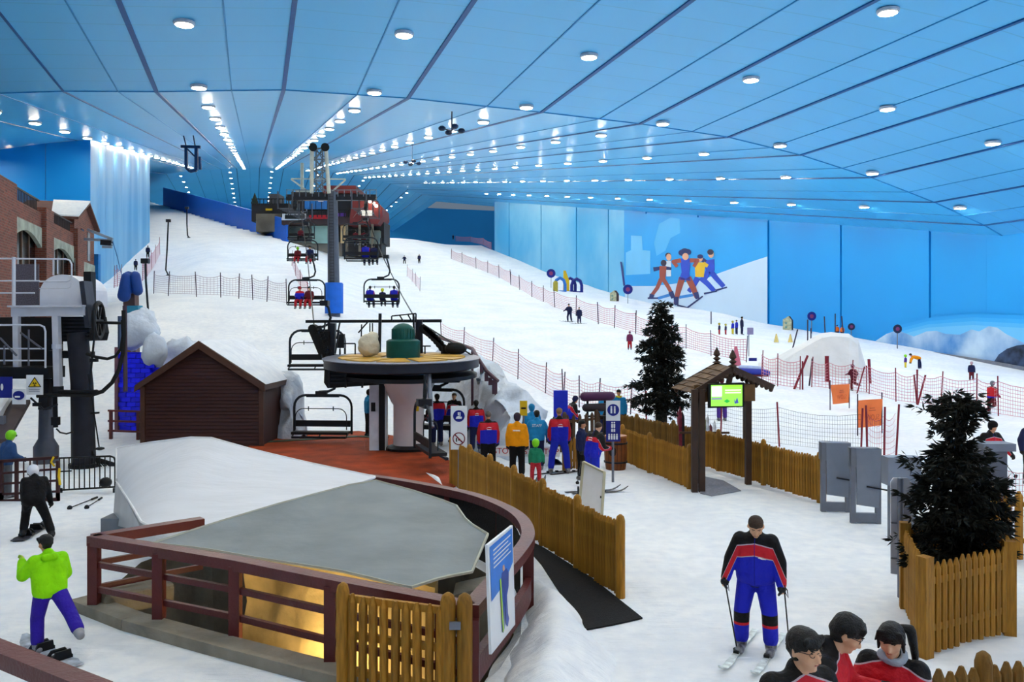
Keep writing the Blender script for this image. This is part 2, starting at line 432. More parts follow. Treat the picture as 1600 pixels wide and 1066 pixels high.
me = bpy.data.meshes.new('floor'); bm.to_mesh(me); bm.free(); me.materials.append(SNOW)
floor = bpy.data.objects.new('floor', me); COL.objects.link(floor); floor['kind'] = 'structure'
vv = [VN]
while vv[-1] < 400: vv.append(vv[-1]+(1.0 if vv[-1] < 60 else 2.0 if vv[-1] < 180 else 1.0 if vv[-1] < 172 else 4.0))
vv = sorted(set(vv+[165, 166, 167, 168, 169, 170, 171])); rr = [-58+1.5*i for i in range(80)]; rr = [r for r in rr if r < RW]+[RW]
rows = []
for v in vv:
    row = []
    for r in rr:
        p = hall(r, v); z = tz(p.x, p.y)
        k = sst(35, 46, v)
        z += k*(noise.noise(V3((r*.09, v*.06, 0)))*.30+noise.noise(V3((r*.35, v*.25, 3)))*.09)
        row.append((p.x, p.y, z))
    rows.append(row)
struct('floor_slope', MB().grid(rows), SNOW, None, 2)
# raised snow step under the people nearest the camera
mb = MB(); mb.grid([[(x, y, .55 if y < 6.5 else 0) for x in (1.4, 2.2, 3.0, 3.8, 4.6)] for y in (3.0, 4.0, 5.0, 6.0, 6.45, 6.62)])
struct('floor_step', mb, SNOW)
# ================================================================ restaurant pit, railing, sails
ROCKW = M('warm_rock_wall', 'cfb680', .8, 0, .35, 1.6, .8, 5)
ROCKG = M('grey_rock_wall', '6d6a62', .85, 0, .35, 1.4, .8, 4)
mb = MB()
n = len(PIT)
mb.add([(x, y, 0) for x, y in PIT]+[(x*.97-.07, y*.97+.4, -2.7) for x, y in PIT], [(i, (i+1) % n, n+(i+1) % n, n+i) for i in range(n)])
struct('wall_pit', mb, ROCKG)
mb = MB(); mb.add([(x*1.0, y, -2.7) for x, y in PIT], [tuple(range(n))]); struct('floor_pit', mb, M('pit_floor_tiles', '8f88a0', .4, 0, .2, 2))
# lumpy warm rock face just behind the railing
def rock(label, pts, th, mat, cat='rock', seed=1, name='rock_face', smooth=2):
    rows = []
    for k in range(9):
        row = []
        for i in range(len(pts)*5-4):
            a = pts[i//5]; b_ = pts[min(i//5+1, len(pts)-1)]; u = (i % 5)/5
            x, y, zt, zb = [a[j]+(b_[j]-a[j])*u for j in range(4)]
            z = zb+(zt-zb)*k/8
            d = noise.noise(V3((x*1.2, z*1.3, seed)))*th+noise.noise(V3((x*3.1, z*3.4, seed)))*th*.5
            row.append((x+d*.3, y+d, z))
        rows.append(row)
    mb = MB().grid(rows)
    back = [[(p[0], p[1]+.5, p[2]) for p in r] for r in rows]
    mb.grid([r[::-1] for r in back]); mb.grid([rows[-1], back[-1]]); mb.grid([rows[0][::-1], back[0][::-1]])
    mb.grid([[r[0] for r in rows], [r[0] for r in back]]); mb.grid([[r[-1] for r in rows][::-1], [r[-1] for r in back][::-1]])
    return solo(name, mb, mat, label, cat, smooth=smooth)
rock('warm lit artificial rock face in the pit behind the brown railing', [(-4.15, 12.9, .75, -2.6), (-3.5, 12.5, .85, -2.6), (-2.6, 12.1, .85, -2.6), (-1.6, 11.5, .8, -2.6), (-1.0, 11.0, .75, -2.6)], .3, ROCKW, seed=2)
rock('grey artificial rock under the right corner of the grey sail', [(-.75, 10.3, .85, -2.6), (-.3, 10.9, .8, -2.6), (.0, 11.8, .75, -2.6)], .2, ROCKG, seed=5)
pl = thing('pit_uplight', 'warm floodlight low in the pit lighting the rock face', 'floodlight', (-2.75, 10.85, -1.3))
mb = MB().box((0, 0, .1), (.3, .2, .2)); ch('housing', mb, DKG, pl)
ch('lens', MB().box((0, .1, .22), (.5, .2, .03)), E('warm_lens', 'ffe0a0', 120), pl)
# concrete kerb
KERB = M('stained_concrete', '8a8479', .85, 0, .25, 2, .5, 9)
kb = [(-6.45, 12.45), (-5.3, 11.62), (-3.9, 10.82), (-2.4, 10.0), (-.75, 9.15)]
mb = MB()
for a, b_ in zip(kb, kb[1:]): mb.bar((a[0], a[1], .07), (b_[0], b_[1], .07), .34, .16)
solo('kerb', mb, KERB, 'stained concrete kerb under the long brown front railing', 'kerb')
mb = MB().bar(tuple(gz(150, 958)+V3((0,.1,.12))), tuple(gz(262, 935)+V3((0,.1,.1))), .5, .34)
o = solo('stone_block', mb, KERB, 'snowy concrete block under the left end of the brown railing', 'block')
bv = o.modifiers.new('b', 'BEVEL'); bv.width = .08; bv.segments = 3
# brown railing
RA = [(-6.15, 12.2), (-4.9, 11.6), (-3.64, 10.98), (-2.2, 10.15), (-.79, 9.38), (-.46, 9.14)]
RC = [(-.46, 9.14), (-.2, 10.2), (.08, 11.3), (.24, 12.3), (.14, 13.4), (-.2, 14.35), (-.75, 15.25), (-1.6, 16.1), (-2.76, 17.0), (-3.9, 17.6)]
def smooth_line(P, n=5):
    o = []
    for i in range(len(P)-1):
        p0, p1, p2, p3 = P[max(i-1, 0)], P[i], P[i+1], P[min(i+2, len(P)-1)]
        for k in range(n):
            u = k/n; o.append(tuple(.5*((2*p1[j])+(-p0[j]+p2[j])*u+(2*p0[j]-5*p1[j]+4*p2[j]-p3[j])*u*u+(-p0[j]+3*p1[j]-3*p2[j]+p3[j])*u**3) for j in (0, 1)))
    return o+[P[-1]]
RC0 = RC; RC = smooth_line(RC)
RD = [(-6.15, 12.2), (-5.35, 12.95), (-4.95, 13.3)]
rl = thing('brown_railing', 'brown painted rail with posts around the sunken restaurant pit', 'railing', (-3, 12, 0))
def rail(pts, z, w, h, nm='top_rail'):
    rows = []
    for i, p in enumerate(pts):
        a = V3(pts[max(i-1, 0)]); b_ = V3(pts[min(i+1, len(pts)-1)]); d = (b_-a).normalized(); nn = V3((-d.y, d.x))
        rows.append([V3((p[0]+nn.x*sx*w/2, p[1]+nn.y*sx*w/2, z+sz*h/2)) for sx, sz in ((-1, -1), (1, -1), (1, 1), (-1, 1), (-1, -1))])
    mb = MB().grid(rows); mb.add(rows[0][:4], [(0, 1, 2, 3)]); mb.add(rows[-1][:4], [(3, 2, 1, 0)])
    return ch(nm, mb, BRN, rl, 1)
for pts in (RA, RC, RD):
    rail(pts, 1.07, .2, .14)
    if pts is not RC:
        for z in (.72, .36): rail(pts, z, .06, .08, 'lower_rail')
rail(RC[:16], .36, .1, .3, 'lower_rail')
for p in ((-6.1, 12.15), (-4.9, 11.55), (-3.64, 10.95), (-2.2, 10.1), (-.79, 9.36)):
    ch('post', MB().box((p[0], p[1], .55), (.14, .14, 1.0)), BRN, rl, 1)
ch('corner_post', MB().box((-.46, 9.14, .45), (.2, .2, 1.1)), BRN, rl, 1)
for p in ((.24, 12.3), (-.2, 14.35), (-1.2, 15.75), (-2.76, 17.0)):
    ch('post', MB().box((p[0], p[1], .5), (.16, .16, 1.05)), BRN, rl, 1)
rows_ = [[V3((p[0]*.93-.1, p[1], z)) for p in RC[15:42]] for z in (.02, 1.0)]
nb_ = MB().grid(rows_); nb_.grid([[q+V3((-.015, -.01, 0)) for q in r][::-1] for r in rows_])
ch('black_screen', nb_, M('black_mesh_screen', '17181b', .85, 0, .5, 30, .4, 60), rl, 1)
# brown foreground rail bottom left
mb = MB().bar((-5.6, 8.35, 1.1), (-3.45, 7.0, 1.1), .2, .15)
fr = thing('brown_handrail', 'thick brown handrail crossing the bottom left corner', 'railing', (-4.4, 7.5, 0))
ch('top_rail', mb, BRN, fr, 1)
for q in ((-5.4, 8.22), (-3.7, 7.16)): ch('post', MB().box((q[0], q[1], .5), (.14, .14, 1.05)), BRN, fr, 1)
# sails
def bez(a, b_, c, u): return a*(1-u)**2+b_*2*u*(1-u)+c*u*u
def sail(name, label, e0, e1, mat, n=16, sag=.25, rim=None, th=.015):
    """ruled surface between two edge polylines"""
    def ev(e, u):
        k = u*(len(e)-1); i = min(int(k), len(e)-2); return e[i].lerp(e[i+1], k-i)
    rows = []
    for i in range(n+1):
        r = []
        for j in range(n+1):
            a = ev(e0, j/n); b_ = ev(e1, j/n); p = a.lerp(b_, i/n)
            p = p-V3((0, 0, sag*4*(i/n)*(1-i/n)*math.sin(math.pi*j/n)))
            r.append(p)
        rows.append(r)
    o = thing(name, label, 'shade sail', (rows[0][0].x, rows[0][0].y, 0))
    mb = MB().grid(rows); mb.grid([[p-V3((0, 0, th)) for p in r][::-1] for r in rows])
    ch('canvas', mb, mat, o, 1, 2)
    if rim:
        ed = rows[0]+[r[-1] for r in rows[1:]]+rows[-1][::-1][1:]+[r[0] for r in rows[::-1][1:-1]]
        ch('hem', MB().tube(ed, .022, 5, closed=True), rim, o, 1)
    return o
CANV = M('grey_canvas', '7d8488', .7, 0, .14, 1.1, .3, 3)
CANW = M('white_canvas', 'd9dbe2', .7, 0, .04, .8, .3, 2.5, stretch=(1, 4, 1))
A = at(238, 849, 11.8); B1 = at(400, 872, 11.1); B2 = at(530, 892, 10.5); C0 = at(640, 919, 9.75)
T0 = at(585, 748, 15.6); T1 = at(700, 786, 14.2); T2 = at(762, 834, 12.2)
e_front = [A, at(320, 858, 11.5), B1, B2, at(590, 906, 10.1), C0, at(690, 903, 10.3), at(737, 894, 10.7)]
e_back = [A+V3((.02, .02, 0)), at(330, 819, 12.7), at(440, 786, 13.9), at(580, 749, 15.6), at(650, 768, 15.0), at(712, 789, 14.0), at(730, 815, 13.0), at(762, 835, 12.0)]
sail('grey_shade_sail', 'grey canvas shade sail stretched over the restaurant pit', e_front, e_back, CANV, 18, .06, M('pale_hem', 'a8a89c', .7))
ridge = [at(182, 700, 18.6), at(230, 692, 18.0), at(318, 681, 17.0), at(400, 704, 17.0), at(490, 725, 16.6), at(586, 745, 15.9)]
hem = [at(182, 752, 17.6), at(206, 790, 15.2), at(225, 823, 13.7), at(300, 822, 13.6), at(365, 820, 13.4), at(585, 747, 15.85)]
tent = sail('white_canopy', 'white peaked canvas canopy beside the brown hut', ridge, hem, CANW, 14, .03, M('white_hem', 'e6e6ea', .7))
# side curtain
rows = [[at(180, 702, 18.5), at(181, 745, 17.7), at(183, 760, 17.4)], [at(178, 790, 17.5), at(178, 800, 17.2), at(180, 812, 17.0)]]
mb = MB().prism([at(181, 748, 17.6), at(222, 748, 16.7), at(226, 823, 14.6), at(223, 832, 14.9), at(176, 820, 17.3)], (.03, .05, 0))
ch('side_curtain', mb, M('clear_curtain', 'aeb2b8', .35, 0, .12, 2), tent, 1)
mb = MB().prism([at(222, 748, 16.6), at(240, 750, 16.0), at(268, 823, 13.9), at(226, 824, 14.2)], (.02, .06, 0))
ch('curtain_flap', mb, CANW, tent, 1)
mb = MB().box((gz(199, 830).x, gz(199, 830).y, .14), (.85, .5, .34))
solo('planter_plinth', mb, M('grey_plinth', '737a85', .6), 'grey block at the foot of the white canopy curtain', 'block')
# blue advertising board leaning at the railing corner
bd = thing('information_board', 'tilted white and blue board with a printed skier by the railing corner', 'sign', tuple(at(785, 1000, 9.6)))
TL, TR, BR, BL = at(762, 852, 9.0), at(801, 821, 10.3), at(805, 976, 10.3), at(768, 1023, 9.0)
nb = (TR-TL).cross(BL-TL).normalized()
if nb.y > 0: nb = -nb
def bq(u, v, o=.0): return TL.lerp(TR, u).lerp(BL.lerp(BR, u), v)+nb*o
def bpoly(pts, o): return [bq(u, v, o) for u, v in pts]
ch('panel', MB().prism([TL, TR, BR, BL], -nb*.03), SIGNW, bd, 1)
ch('blue_print', MB().prism(bpoly([(.05, .03), (.95, .02), (.95, .36), (.62, .46), (.4, .5), (.05, .53)], .004), nb*.002), M('print_blue', '1876d8', .4), bd, 1)
mb = MB()
for k in range(5): mb.prism(bpoly([(.16, .08+k*.04), (.86-(k % 2)*.1, .065+k*.04), (.86-(k % 2)*.1, .078+k*.04), (.16, .093+k*.04)], .008), nb*.001)
ch('text_lines', mb, SIGNW, bd, 1)
NAVY = M('print_navy', '123f9c', .4)
mb = MB(); mb.prism(bpoly([(.46, .36), (.66, .36), (.74, .42), (.72, .55), (.64, .62), (.66, .8), (.7, .86), (.64, .92), (.56, .88), (.55, .66), (.5, .9), (.44, .93), (.4, .86), (.44, .6), (.38, .48)], .008), nb*.002)
mb.prism(bpoly([(.5, .30), (.56, .30), (.58, .35), (.52, .36), (.49, .34)], .009), nb*.002, 1)
mb.prism(bpoly([(.36, .4), (.41, .4), (.47, .9), (.42, .92)], .011), nb*.002, 2)
ch('printed_skier', mb, [NAVY, SKIN2, M('print_lime', '9ccb3a', .4)], bd, 1)
# snow banks --------------------------------------------------------------
def bank(label, pts, mat=SNOW, nm='snow_bank', seed=0, rough=.12, nn=14):
    """pts: list of (x, y, zbase, halfwidth, height) along a spine"""
    rows = []
    for i in range((len(pts)-1)*8+1):
        a = pts[min(i//8, len(pts)-1)]; b_ = pts[min(i//8+1, len(pts)-1)]; u = (i % 8)/8
        u2 = sst(0, 1, u)
        x, y, zb, hw, hh = [a[j]+(b_[j]-a[j])*(u if j < 2 else u2) for j in range(5)]
        k0 = pts[max(i//8-(1 if i == (len(pts)-1)*8 else 0), 0)]; k1 = pts[min(i//8+1, len(pts)-1)] if i < (len(pts)-1)*8 else pts[-1]
        d = V3((k1[0]-k0[0], k1[1]-k0[1])).normalized(); nx, ny = -d.y, d.x
        row = []
        for j in range(nn+1):
            w = (j/nn*2-1); hgt = hh*((1-abs(w)**2.4) if mat is ICE else .5+.5*math.cos(math.pi*w))
            q = V3((x+nx*w*hw, y+ny*w*hw, zb-.15+hgt+.15*(1-abs(w))))
            e = noise.noise_vector(q*1.1+V3((seed, 0, 0)))*rough*2*min(1, hh)+noise.noise_vector(q*3+V3((seed, 5, 0)))*rough*min(1, hh)
            row.append(q+e*(1-abs(w)**4))
        rows.append(row)
    return solo(nm, MB().grid(rows), mat, label, 'snow bank', smooth=2)
bank('heaped snow under the tilted blue board beside the railing corner', [(.1, 7.6, 0, 1.0, .3), (.42, 9.0, 0, 1.0, .46), (.6, 10.3, 0, .9, .48), (.62, 11.8, 0, .6, .34), (.42, 13.4, 0, .35, .12)], seed=3, rough=.12)
bank('tall rough ice bank along the right side of the lift boarding lane', [(1.3, 25.0, 0, .4, .2), (.55, 26.6, 0, .9, 1.2), (.1, 28.4, 0, 1.2, 2.0), (-.9, 31.2, 0, 1.3, 2.6), (-1.7, 34.5, 0, 1.3, 3.0), (-2.8, 38.5, .3, 1.2, 3.0), (-4.0, 43, 1.2, 1.0, 1.2)], ICE, seed=8, rough=.28, nn=20)
bank('snow heap behind the right wall of the brown hut', [(-9.2, 33.4, 0, .5, .6), (-8.7, 32.0, 0, .9, 2.6), (-8.25, 31.2, 0, .6, 1.6), (-7.8, 31.0, 0, .35, .2)], ICE, seed=11, rough=.22)
# ================================================================ brown hut
HUT = M('brown_siding', '3f2220', .6, 0, .1, 5, rnd=.14)
HUTT = M('brown_trim', '4b3026', .55, 0, .12, 5)
ht = thing('brown_hut', 'small dark brown clapboard hut with a snowy gabled roof', 'hut', (-10.75, 29.0, 0))
hx0, hx1, hy = -12.85, -8.72, 29.0; rx = -10.82; ez, rz_ = 2.15, 3.52
slope_l = (rz_-ez)/(rx-hx0); slope_r = (rz_-ez)/(hx1-rx)
z = 0.0; ph = .125
while z < rz_-.05:
    zt = z+ph-.012
    a = max(hx0, hx0+(zt-ez)/slope_l) if zt > ez else hx0; b_ = min(hx1, hx1-(zt-ez)/slope_r) if zt > ez else hx1
    a2 = max(hx0, hx0+(z-ez)/slope_l) if z > ez else hx0; b2 = min(hx1, hx1-(z-ez)/slope_r) if z > ez else hx1
    if b_-a < .12: break
    ch('plank', MB().add([(a2, hy-.035, z), (b2, hy-.035, z), (b_, hy-.005, zt), (a, hy-.005, zt), (a2, hy+.03, z), (b2, hy+.03, z), (b_, hy+.03, zt), (a, hy+.03, zt)],
       [(0, 1, 2, 3), (5, 4, 7, 6), (0, 4, 5, 1), (3, 2, 6, 7), (0, 3, 7, 4), (1, 5, 6, 2)]), HUT, ht, 1)
    z += ph
mb = MB().prism([(hx0, hy+.03, 0), (hx1, hy+.03, 0), (hx1, hy+.03, ez), (rx, hy+.03, rz_), (hx0, hy+.03, ez)], (0, 3.6, 0)); ch('wall', mb, HUT, ht, 1)
for x in (hx0, hx1): ch('corner_board', MB().box((x, hy-.03, 1.05), (.16, .1, 2.1)), HUTT, ht, 1)
for sx, xe in ((-1, hx0-.18), (1, hx1+.18)):
    sl = slope_l if sx < 0 else slope_r
    ze = ez-.18*sl
    ch('roof_slab', MB().prism([(xe, hy-.25, ze-.05), (rx, hy-.25, rz_-.03), (rx, hy-.25, rz_+.16), (xe, hy-.25, ze+.14)], (0, 4.1, 0)), HUTT, ht, 1)
    ch('bargeboard', MB().prism([(xe-.02*sx*-1, hy-.29, ze-.1), (rx, hy-.29, rz_-.1), (rx, hy-.29, rz_+.18), (xe, hy-.29, ze+.12)], (0, .05, 0)), HUTT, ht, 1)
rows = []
for i in range(13):
    u = i/12; r = []
    for j in range(13):
        v = j/12; x = rx-.15+(hx1+.2-rx+.15)*u; y = hy-.2+3.95*v
        z = min(rz_+.17, rz_+.17-(x-rx)*slope_r)+.14*math.sin(math.pi*min(1, u*1.02))**.5*(min(1, v*6))*(1+.5*noise.noise(V3((x*2, y*1.5, 0))))
        r.append((x, y, z))
    rows.append(r)
ch('roof_snow', MB().grid(rows), SNOW, ht, 1, 2)
# ================================================================ blue lit ice wall with boulder, little rail
bw = thing('ice_brick_wall', 'narrow wall of deep blue lit ice bricks left of the hut', 'ice wall', (-14.6, 32.0, 0))
BI = M('blue_lit_ice', '1a1fe0', .3, 0, .3, 2, .2, 6, rnd=.3)  # blue lighting on the ice is put into this base colour
me = MB().box((0, 0, 0), (.34, .3, .17)).mesh('ice_brick', BI)
for k in range(17):
    for i in range(4):
        if (i == 3 and k % 2): continue
        piece('ice_brick', me, bw, Matrix.Translation((-14.95+.36*i+(.18 if k % 2 else 0), 32.0+random.uniform(-.02, .02), .1+k*.185)), 1)
ch('backing', MB().box((-14.4, 32.2, 1.6), (1.5, .2, 3.2)), BI, bw, 1)
ch('post', MB().box((-15.12, 31.85, 1.7), (.12, .16, 3.4)), M('mauve_post', '6a4a58', .6), bw, 1)
def boulder(label, c, r, mat, seed, nm='ice_boulder', cat='ice boulder', amp=.25):
    mb = MB().ell((0, 0, 0), r, 26, 18)
    for i, p in enumerate(mb.v):
        q = p*1.0; s = 1+noise.noise(V3((q.x*1.6+seed, q.y*1.6, q.z*1.6)))*amp*1.6+noise.noise(V3((q.x*4+seed, q.y*4, q.z*4)))*amp*.7+abs(noise.noise(V3((q.x*9+seed, q.y*9, q.z*9))))*amp*.5
        mb.v[i] = p*s+V3(c)
    return solo(nm, mb, mat, label, cat, smooth=2)
boulder('grey snow covered ice boulder above the blue lit ice wall', (-14.5, 32.4, 4.1), (.75, .6, .75), ICE, 3)
boulder('small pale ice lump right of the blue lit ice wall', (-13.7, 32.0, 3.3), (.42, .4, .6), ICE, 9)
boulder('broad low ice heap between the boulder and the hut roof', (-13.1, 33.6, 2.6), (1.1, .7, 1.1), ICE, 14)
sr = thing('short_railing', 'short dark brown railing before the blue lit ice wall', 'railing', (-14.4, 30.6, 0))
for x in (-14.75, -13.75): ch('post', MB().box((x, 30.6, .55), (.1, .1, 1.1)), BRN, sr, 1)
for zz in (1.1, .72, .36): ch('rail', MB().bar((-14.85, 30.6, zz), (-12.9, 30.5, zz-.05), .08, .07), BRN, sr, 1)
# ================================================================ chairlift bottom station
ls = thing('lift_station', 'white pillared chairlift bottom station with a big horizontal bullwheel', 'lift station', (-3.5, 28, 0))
PWH = M('station_white', 'd8cfd0', .35, 0, .06, 1.5)
sx, sy = -3.5, 28.2
ch('pillar', MB().lathe((sx, sy, 0), [(.52, 0), (.52, 1.55), (.58, 1.62), (.92, 2.35), (.92, 3.0)], 28), PWH, ls, 1, True)
ch('pillar_band', MB().lathe((sx, sy, 0), [(.93, 2.3), (.935, 2.36), (.93, 2.4)], 28), M('mauve_band', 'b7a3ae', .4), ls, 1, True)
ch('base_plinth', MB().lathe((sx, sy, 0), [(.8, 0), (.8, .12), (.56, .2)], 20), BLK, ls, 1)
cabx = at(590, 690, 28).x
ch('control_cabinet', MB().box((cabx+.02, sy-.1, 1.25), (.55, .5, 2.5)), M('cabinet_white', 'd2d6de', .4), ls, 1)
ch('cabinet_door', MB().box((cabx+.17, sy-.36, 1.25), (.2, .04, 2.4)), BLK, ls, 1)
ch('cabinet_handle', MB().box((cabx-.12, sy-.37, 1.5), (.14, .04, .3)), BLK, ls, 1)
Rt = Matrix.Rotation(math.radians(2.2), 3, 'X'); wc = V3((-3.75, 28.4, 2.95))
def tilt(mb, c=wc):
    mb.v = [c+Rt @ p for p in mb.v]; return mb
ch('bullwheel', tilt(MB().lathe((0, 0, 0), [(2.4, -.18), (2.62, -.12), (2.62, .15), (2.5, .18), (2.2, .17)], 48)), M('wheel_dark', '2a2c36', .45, .3), ls, 1, True)
ch('wheel_rim', tilt(MB().lathe((0, 0, 0), [(2.64, .15), (2.68, .18), (2.6, .21), (2.1, .185)], 48)), M('rim_grey', '7a7e8e', .4, .3), ls, 1, True)
for k in range(10):
    a0 = 2*math.pi*k/10+.06; a1 = 2*math.pi*(k+1)/10-.06
    pl_ = [(r*math.cos(a), r*math.sin(a), .19) for r, aa in ((.75, (a0, a1)), (2.15, (a1, (a0+a1)/2, a0))) for a in aa]
    ch('wheel_sector', tilt(MB().prism(pl_, (0, 0, .03))), M('wheel_yellow', 'c79a3e', .5, 0, .15), ls, 1)
ch('lower_ring', tilt(MB().lathe((.25, .1, -.42), [(2.0, -.1), (2.3, -.06), (2.3, .06), (2.0, .1)], 40)), DKG, ls, 1, True)
# underframes
fx = at(505, 600, 27.6)
mb = MB()
mb.prism([at(507, 574, 27.4), at(600, 577, 27.4), at(600, 601, 27.4), at(512, 607, 27.4), at(506, 598, 27.4)], (0, .9, 0))
ch('underframe', mb, BLK, ls, 1)
mb = MB()
for k in range(4): mb.bar(at(512, 581+k*6, 27.35), at(585, 579+k*6, 27.35), .05)
for x in (514, 540, 566): mb.bar(at(x, 577, 27.32), at(x, 606, 27.32), .06)
ch('underframe_slats', mb, DKG, ls, 1)
mb = MB().prism([at(676, 588, 29), at(718, 590, 29), at(718, 598, 29), at(676, 599, 29)], (0, .8, 0))
mb.bar(at(712, 572, 29), at(712, 597, 29), .22); mb.bar(at(697, 573, 29), at(698, 590, 29), .08); mb.bar(at(717, 577, 29.2), at(717, 598, 29.2), .05)
ch('underframe', mb, BLK, ls, 1)
ch('strut', MB().cyl(at(669, 567, 26.6), at(675, 668, 25.4), .075, n=10), GRY, ls, 1, True)
# motor
GRN = M('motor_green', '0c4f48', .4, .1, .1)
mo = V3((at(630, 552, 28.4).x, 28.4, 3.25))
ch('motor_drum', MB().lathe(mo, [(.56, -.12), (.58, -.02), (.58, .45), (.5, .5), (.4, .52)], 24), GRN, ls, 1, True)
mb = MB().lathe(mo, [(.38, .5), (.38, .86), (.3, .96), (.16, 1.04), (.02, 1.06)], 20)
for k in range(18):
    a = 2*math.pi*k/18; mb.bar(mo+V3((.38*math.cos(a), .38*math.sin(a), .52)), mo+V3((.38*math.cos(a), .38*math.sin(a), .86)), .03, .05)
ch('motor_housing', mb, GRN, ls, 1, True)
mb = MB().ell((0, 0, 0), (.36, .3, .42), 20, 14)
for i, p in enumerate(mb.v): mb.v[i] = p*(1+.3*noise.noise(p*3.3+V3((4, 1, 2)))+.16*noise.noise(p*8))+at(577, 539, 28.3)
ch('tarpaulin', mb, M('cream_tarp', 'cfc7b2', .8, 0, .1, 6, .6, 9), ls, 1, 2)
tb = 30.2
ch('cross_beam', MB().bar(at(478, 502.5, tb), at(690, 501.5, tb), .13, .11), BLK, ls, 1)
for a, b_, w in (((519, 505), (518, 556), .26), ((594, 490), (593, 550), .1), ((655, 501), (656, 552), .22), ((508, 504), (506, 522), .05), ((531, 504), (526, 530), .05), ((578, 505), (578, 519), .04), ((582, 505), (582, 519), .04), ((565, 507), (564, 548), .04), ((646, 491), (648, 553), .07)):
    ch('upright', MB().bar(at(*a, tb-.3), at(*b_, tb-.3), w), DKG, ls, 1)
mb = MB()
for a, b_ in (((612, 494), (612, 502)), ((612, 494), (650, 490)), ((650, 490), (650, 552)), ((624, 492), (630, 502)), ((637, 491), (643, 502)), ((535, 537), (555, 537)), ((555, 537), (555, 556)), ((531, 545), (531, 556)), ((560, 520), (575, 503)), ((530, 516), (524, 552)), ((660, 541), (673, 541)), ((664, 541), (664, 553)), ((690, 540), (690, 553)), ((700, 537), (717, 537)), ((717, 537), (717, 553))):
    mb.bar(at(*a, tb-.8), at(*b_, tb-.8), .045)
o_ = ch('guard_frame', mb, BLK, ls, 1, stuff=True)
mb = MB().box(at(533, 533, 30), (.25, .2, .5)); mb.box(at(507, 530, 29.7), (.35, .25, .55))
ch('control_box', mb, BLK, ls, 1)
mb = MB()
for k in range(9):
    u = k/8; p = at(490+16*u, 514+38*u, 29.6); mb.tube([p+V3((-.02, -.14, 0)), p+V3((.02, .14, 0))], .16, 10); mb.bar(p+V3((.1, -.2, 0)), p+V3((.3, -.2, .1)), .05)
mb.bar(at(489, 512, 29.5), at(508, 555, 29.5), .1)
ch('tyre_bank', mb, RUB, ls, 1)
mb = MB()
for k in range(9):
    u = k/8; p = at(662+34*u, 514+36*u-4*math.sin(u*3), 29.8); mb.tube([p+V3((0, -.14, 0)), p+V3((0, .14, 0))], .15, 10)
mb.bar(at(658, 514, 29.7), at(697, 549, 29.7), .1); mb.ell(at(712, 545, 29.5), (.4, .25, .22), 12, 8)
ch('tyre_bank', mb, RUB, ls, 1)
# purple guide rail down the right side
gr = thing('guide_rail', 'sloping mauve guide rail with hanging flags right of the bullwheel', 'guide rail', tuple(gd(765, 29)))
MAU = M('mauve_rail', '5b4250', .4, .2)
ch('rail', MB().tube([at(668, 521, 33), at(700, 532, 31.5), at(738, 545, 30), at(748, 562, 29), at(760, 580, 28.6), at(778, 596, 28.3)], .07, 8), MAU, gr, 1)
for px, py, l, w in ((752, 570, 12, .1), (760, 583, 13, .13), (766, 590, 12, .13), (772, 594, 22, .14)):
    ch('flag', MB().bar(at(px, py, 28.6), at(px, py+l, 28.6), w, .03), MAU, gr, 1)
ch('post', MB().bar(at(738, 545, 30), gd(738, 30), .09), MAU, gr, 1)
ch('post', MB().bar(at(775, 594, 28.4), gd(775, 28.4), .09), MAU, gr, 1)
# orange carpet
ORG = M('orange_mesh_carpet', '9e3c14', .8, 0, .4, 1.3, .5, 26)
P_ = [(372, 712), (409, 683), (560, 675), (600, 680), (660, 690), (708, 726), (712, 762), (640, 772), (560, 752)]
mb = MB().prism([gz(*p)+V3((0, 0, .005)) for p in P_], (0, 0, .035))
oc = solo('boarding_carpet', mb, ORG, 'orange plastic mesh carpet around the foot of the lift station', 'carpet')
mb = MB()
for a, b_ in (((412, 693), (560, 684)), ((560, 684), (605, 686))): mb.bar(gz(*a)+V3((0, 0, .05)), gz(*b_)+V3((0, 0, .05)), .35, .025)
solo('carpet_strip', mb, M('dark_green_strip', '3c4a3e', .8, 0, .3), 'dark rubber strip across the back of the orange carpet', 'mat')
bank('low ridge of snow on the orange carpet by the front chair', [(gz(660, 738).x, gz(660, 738).y, 0, .2, .03), (gz(680, 748).x, gz(680, 748).y, 0, .35, .09), (gz(695, 765).x, gz(695, 765).y, 0, .15, .03)], seed=21, rough=.05, nm='snow_ridge')
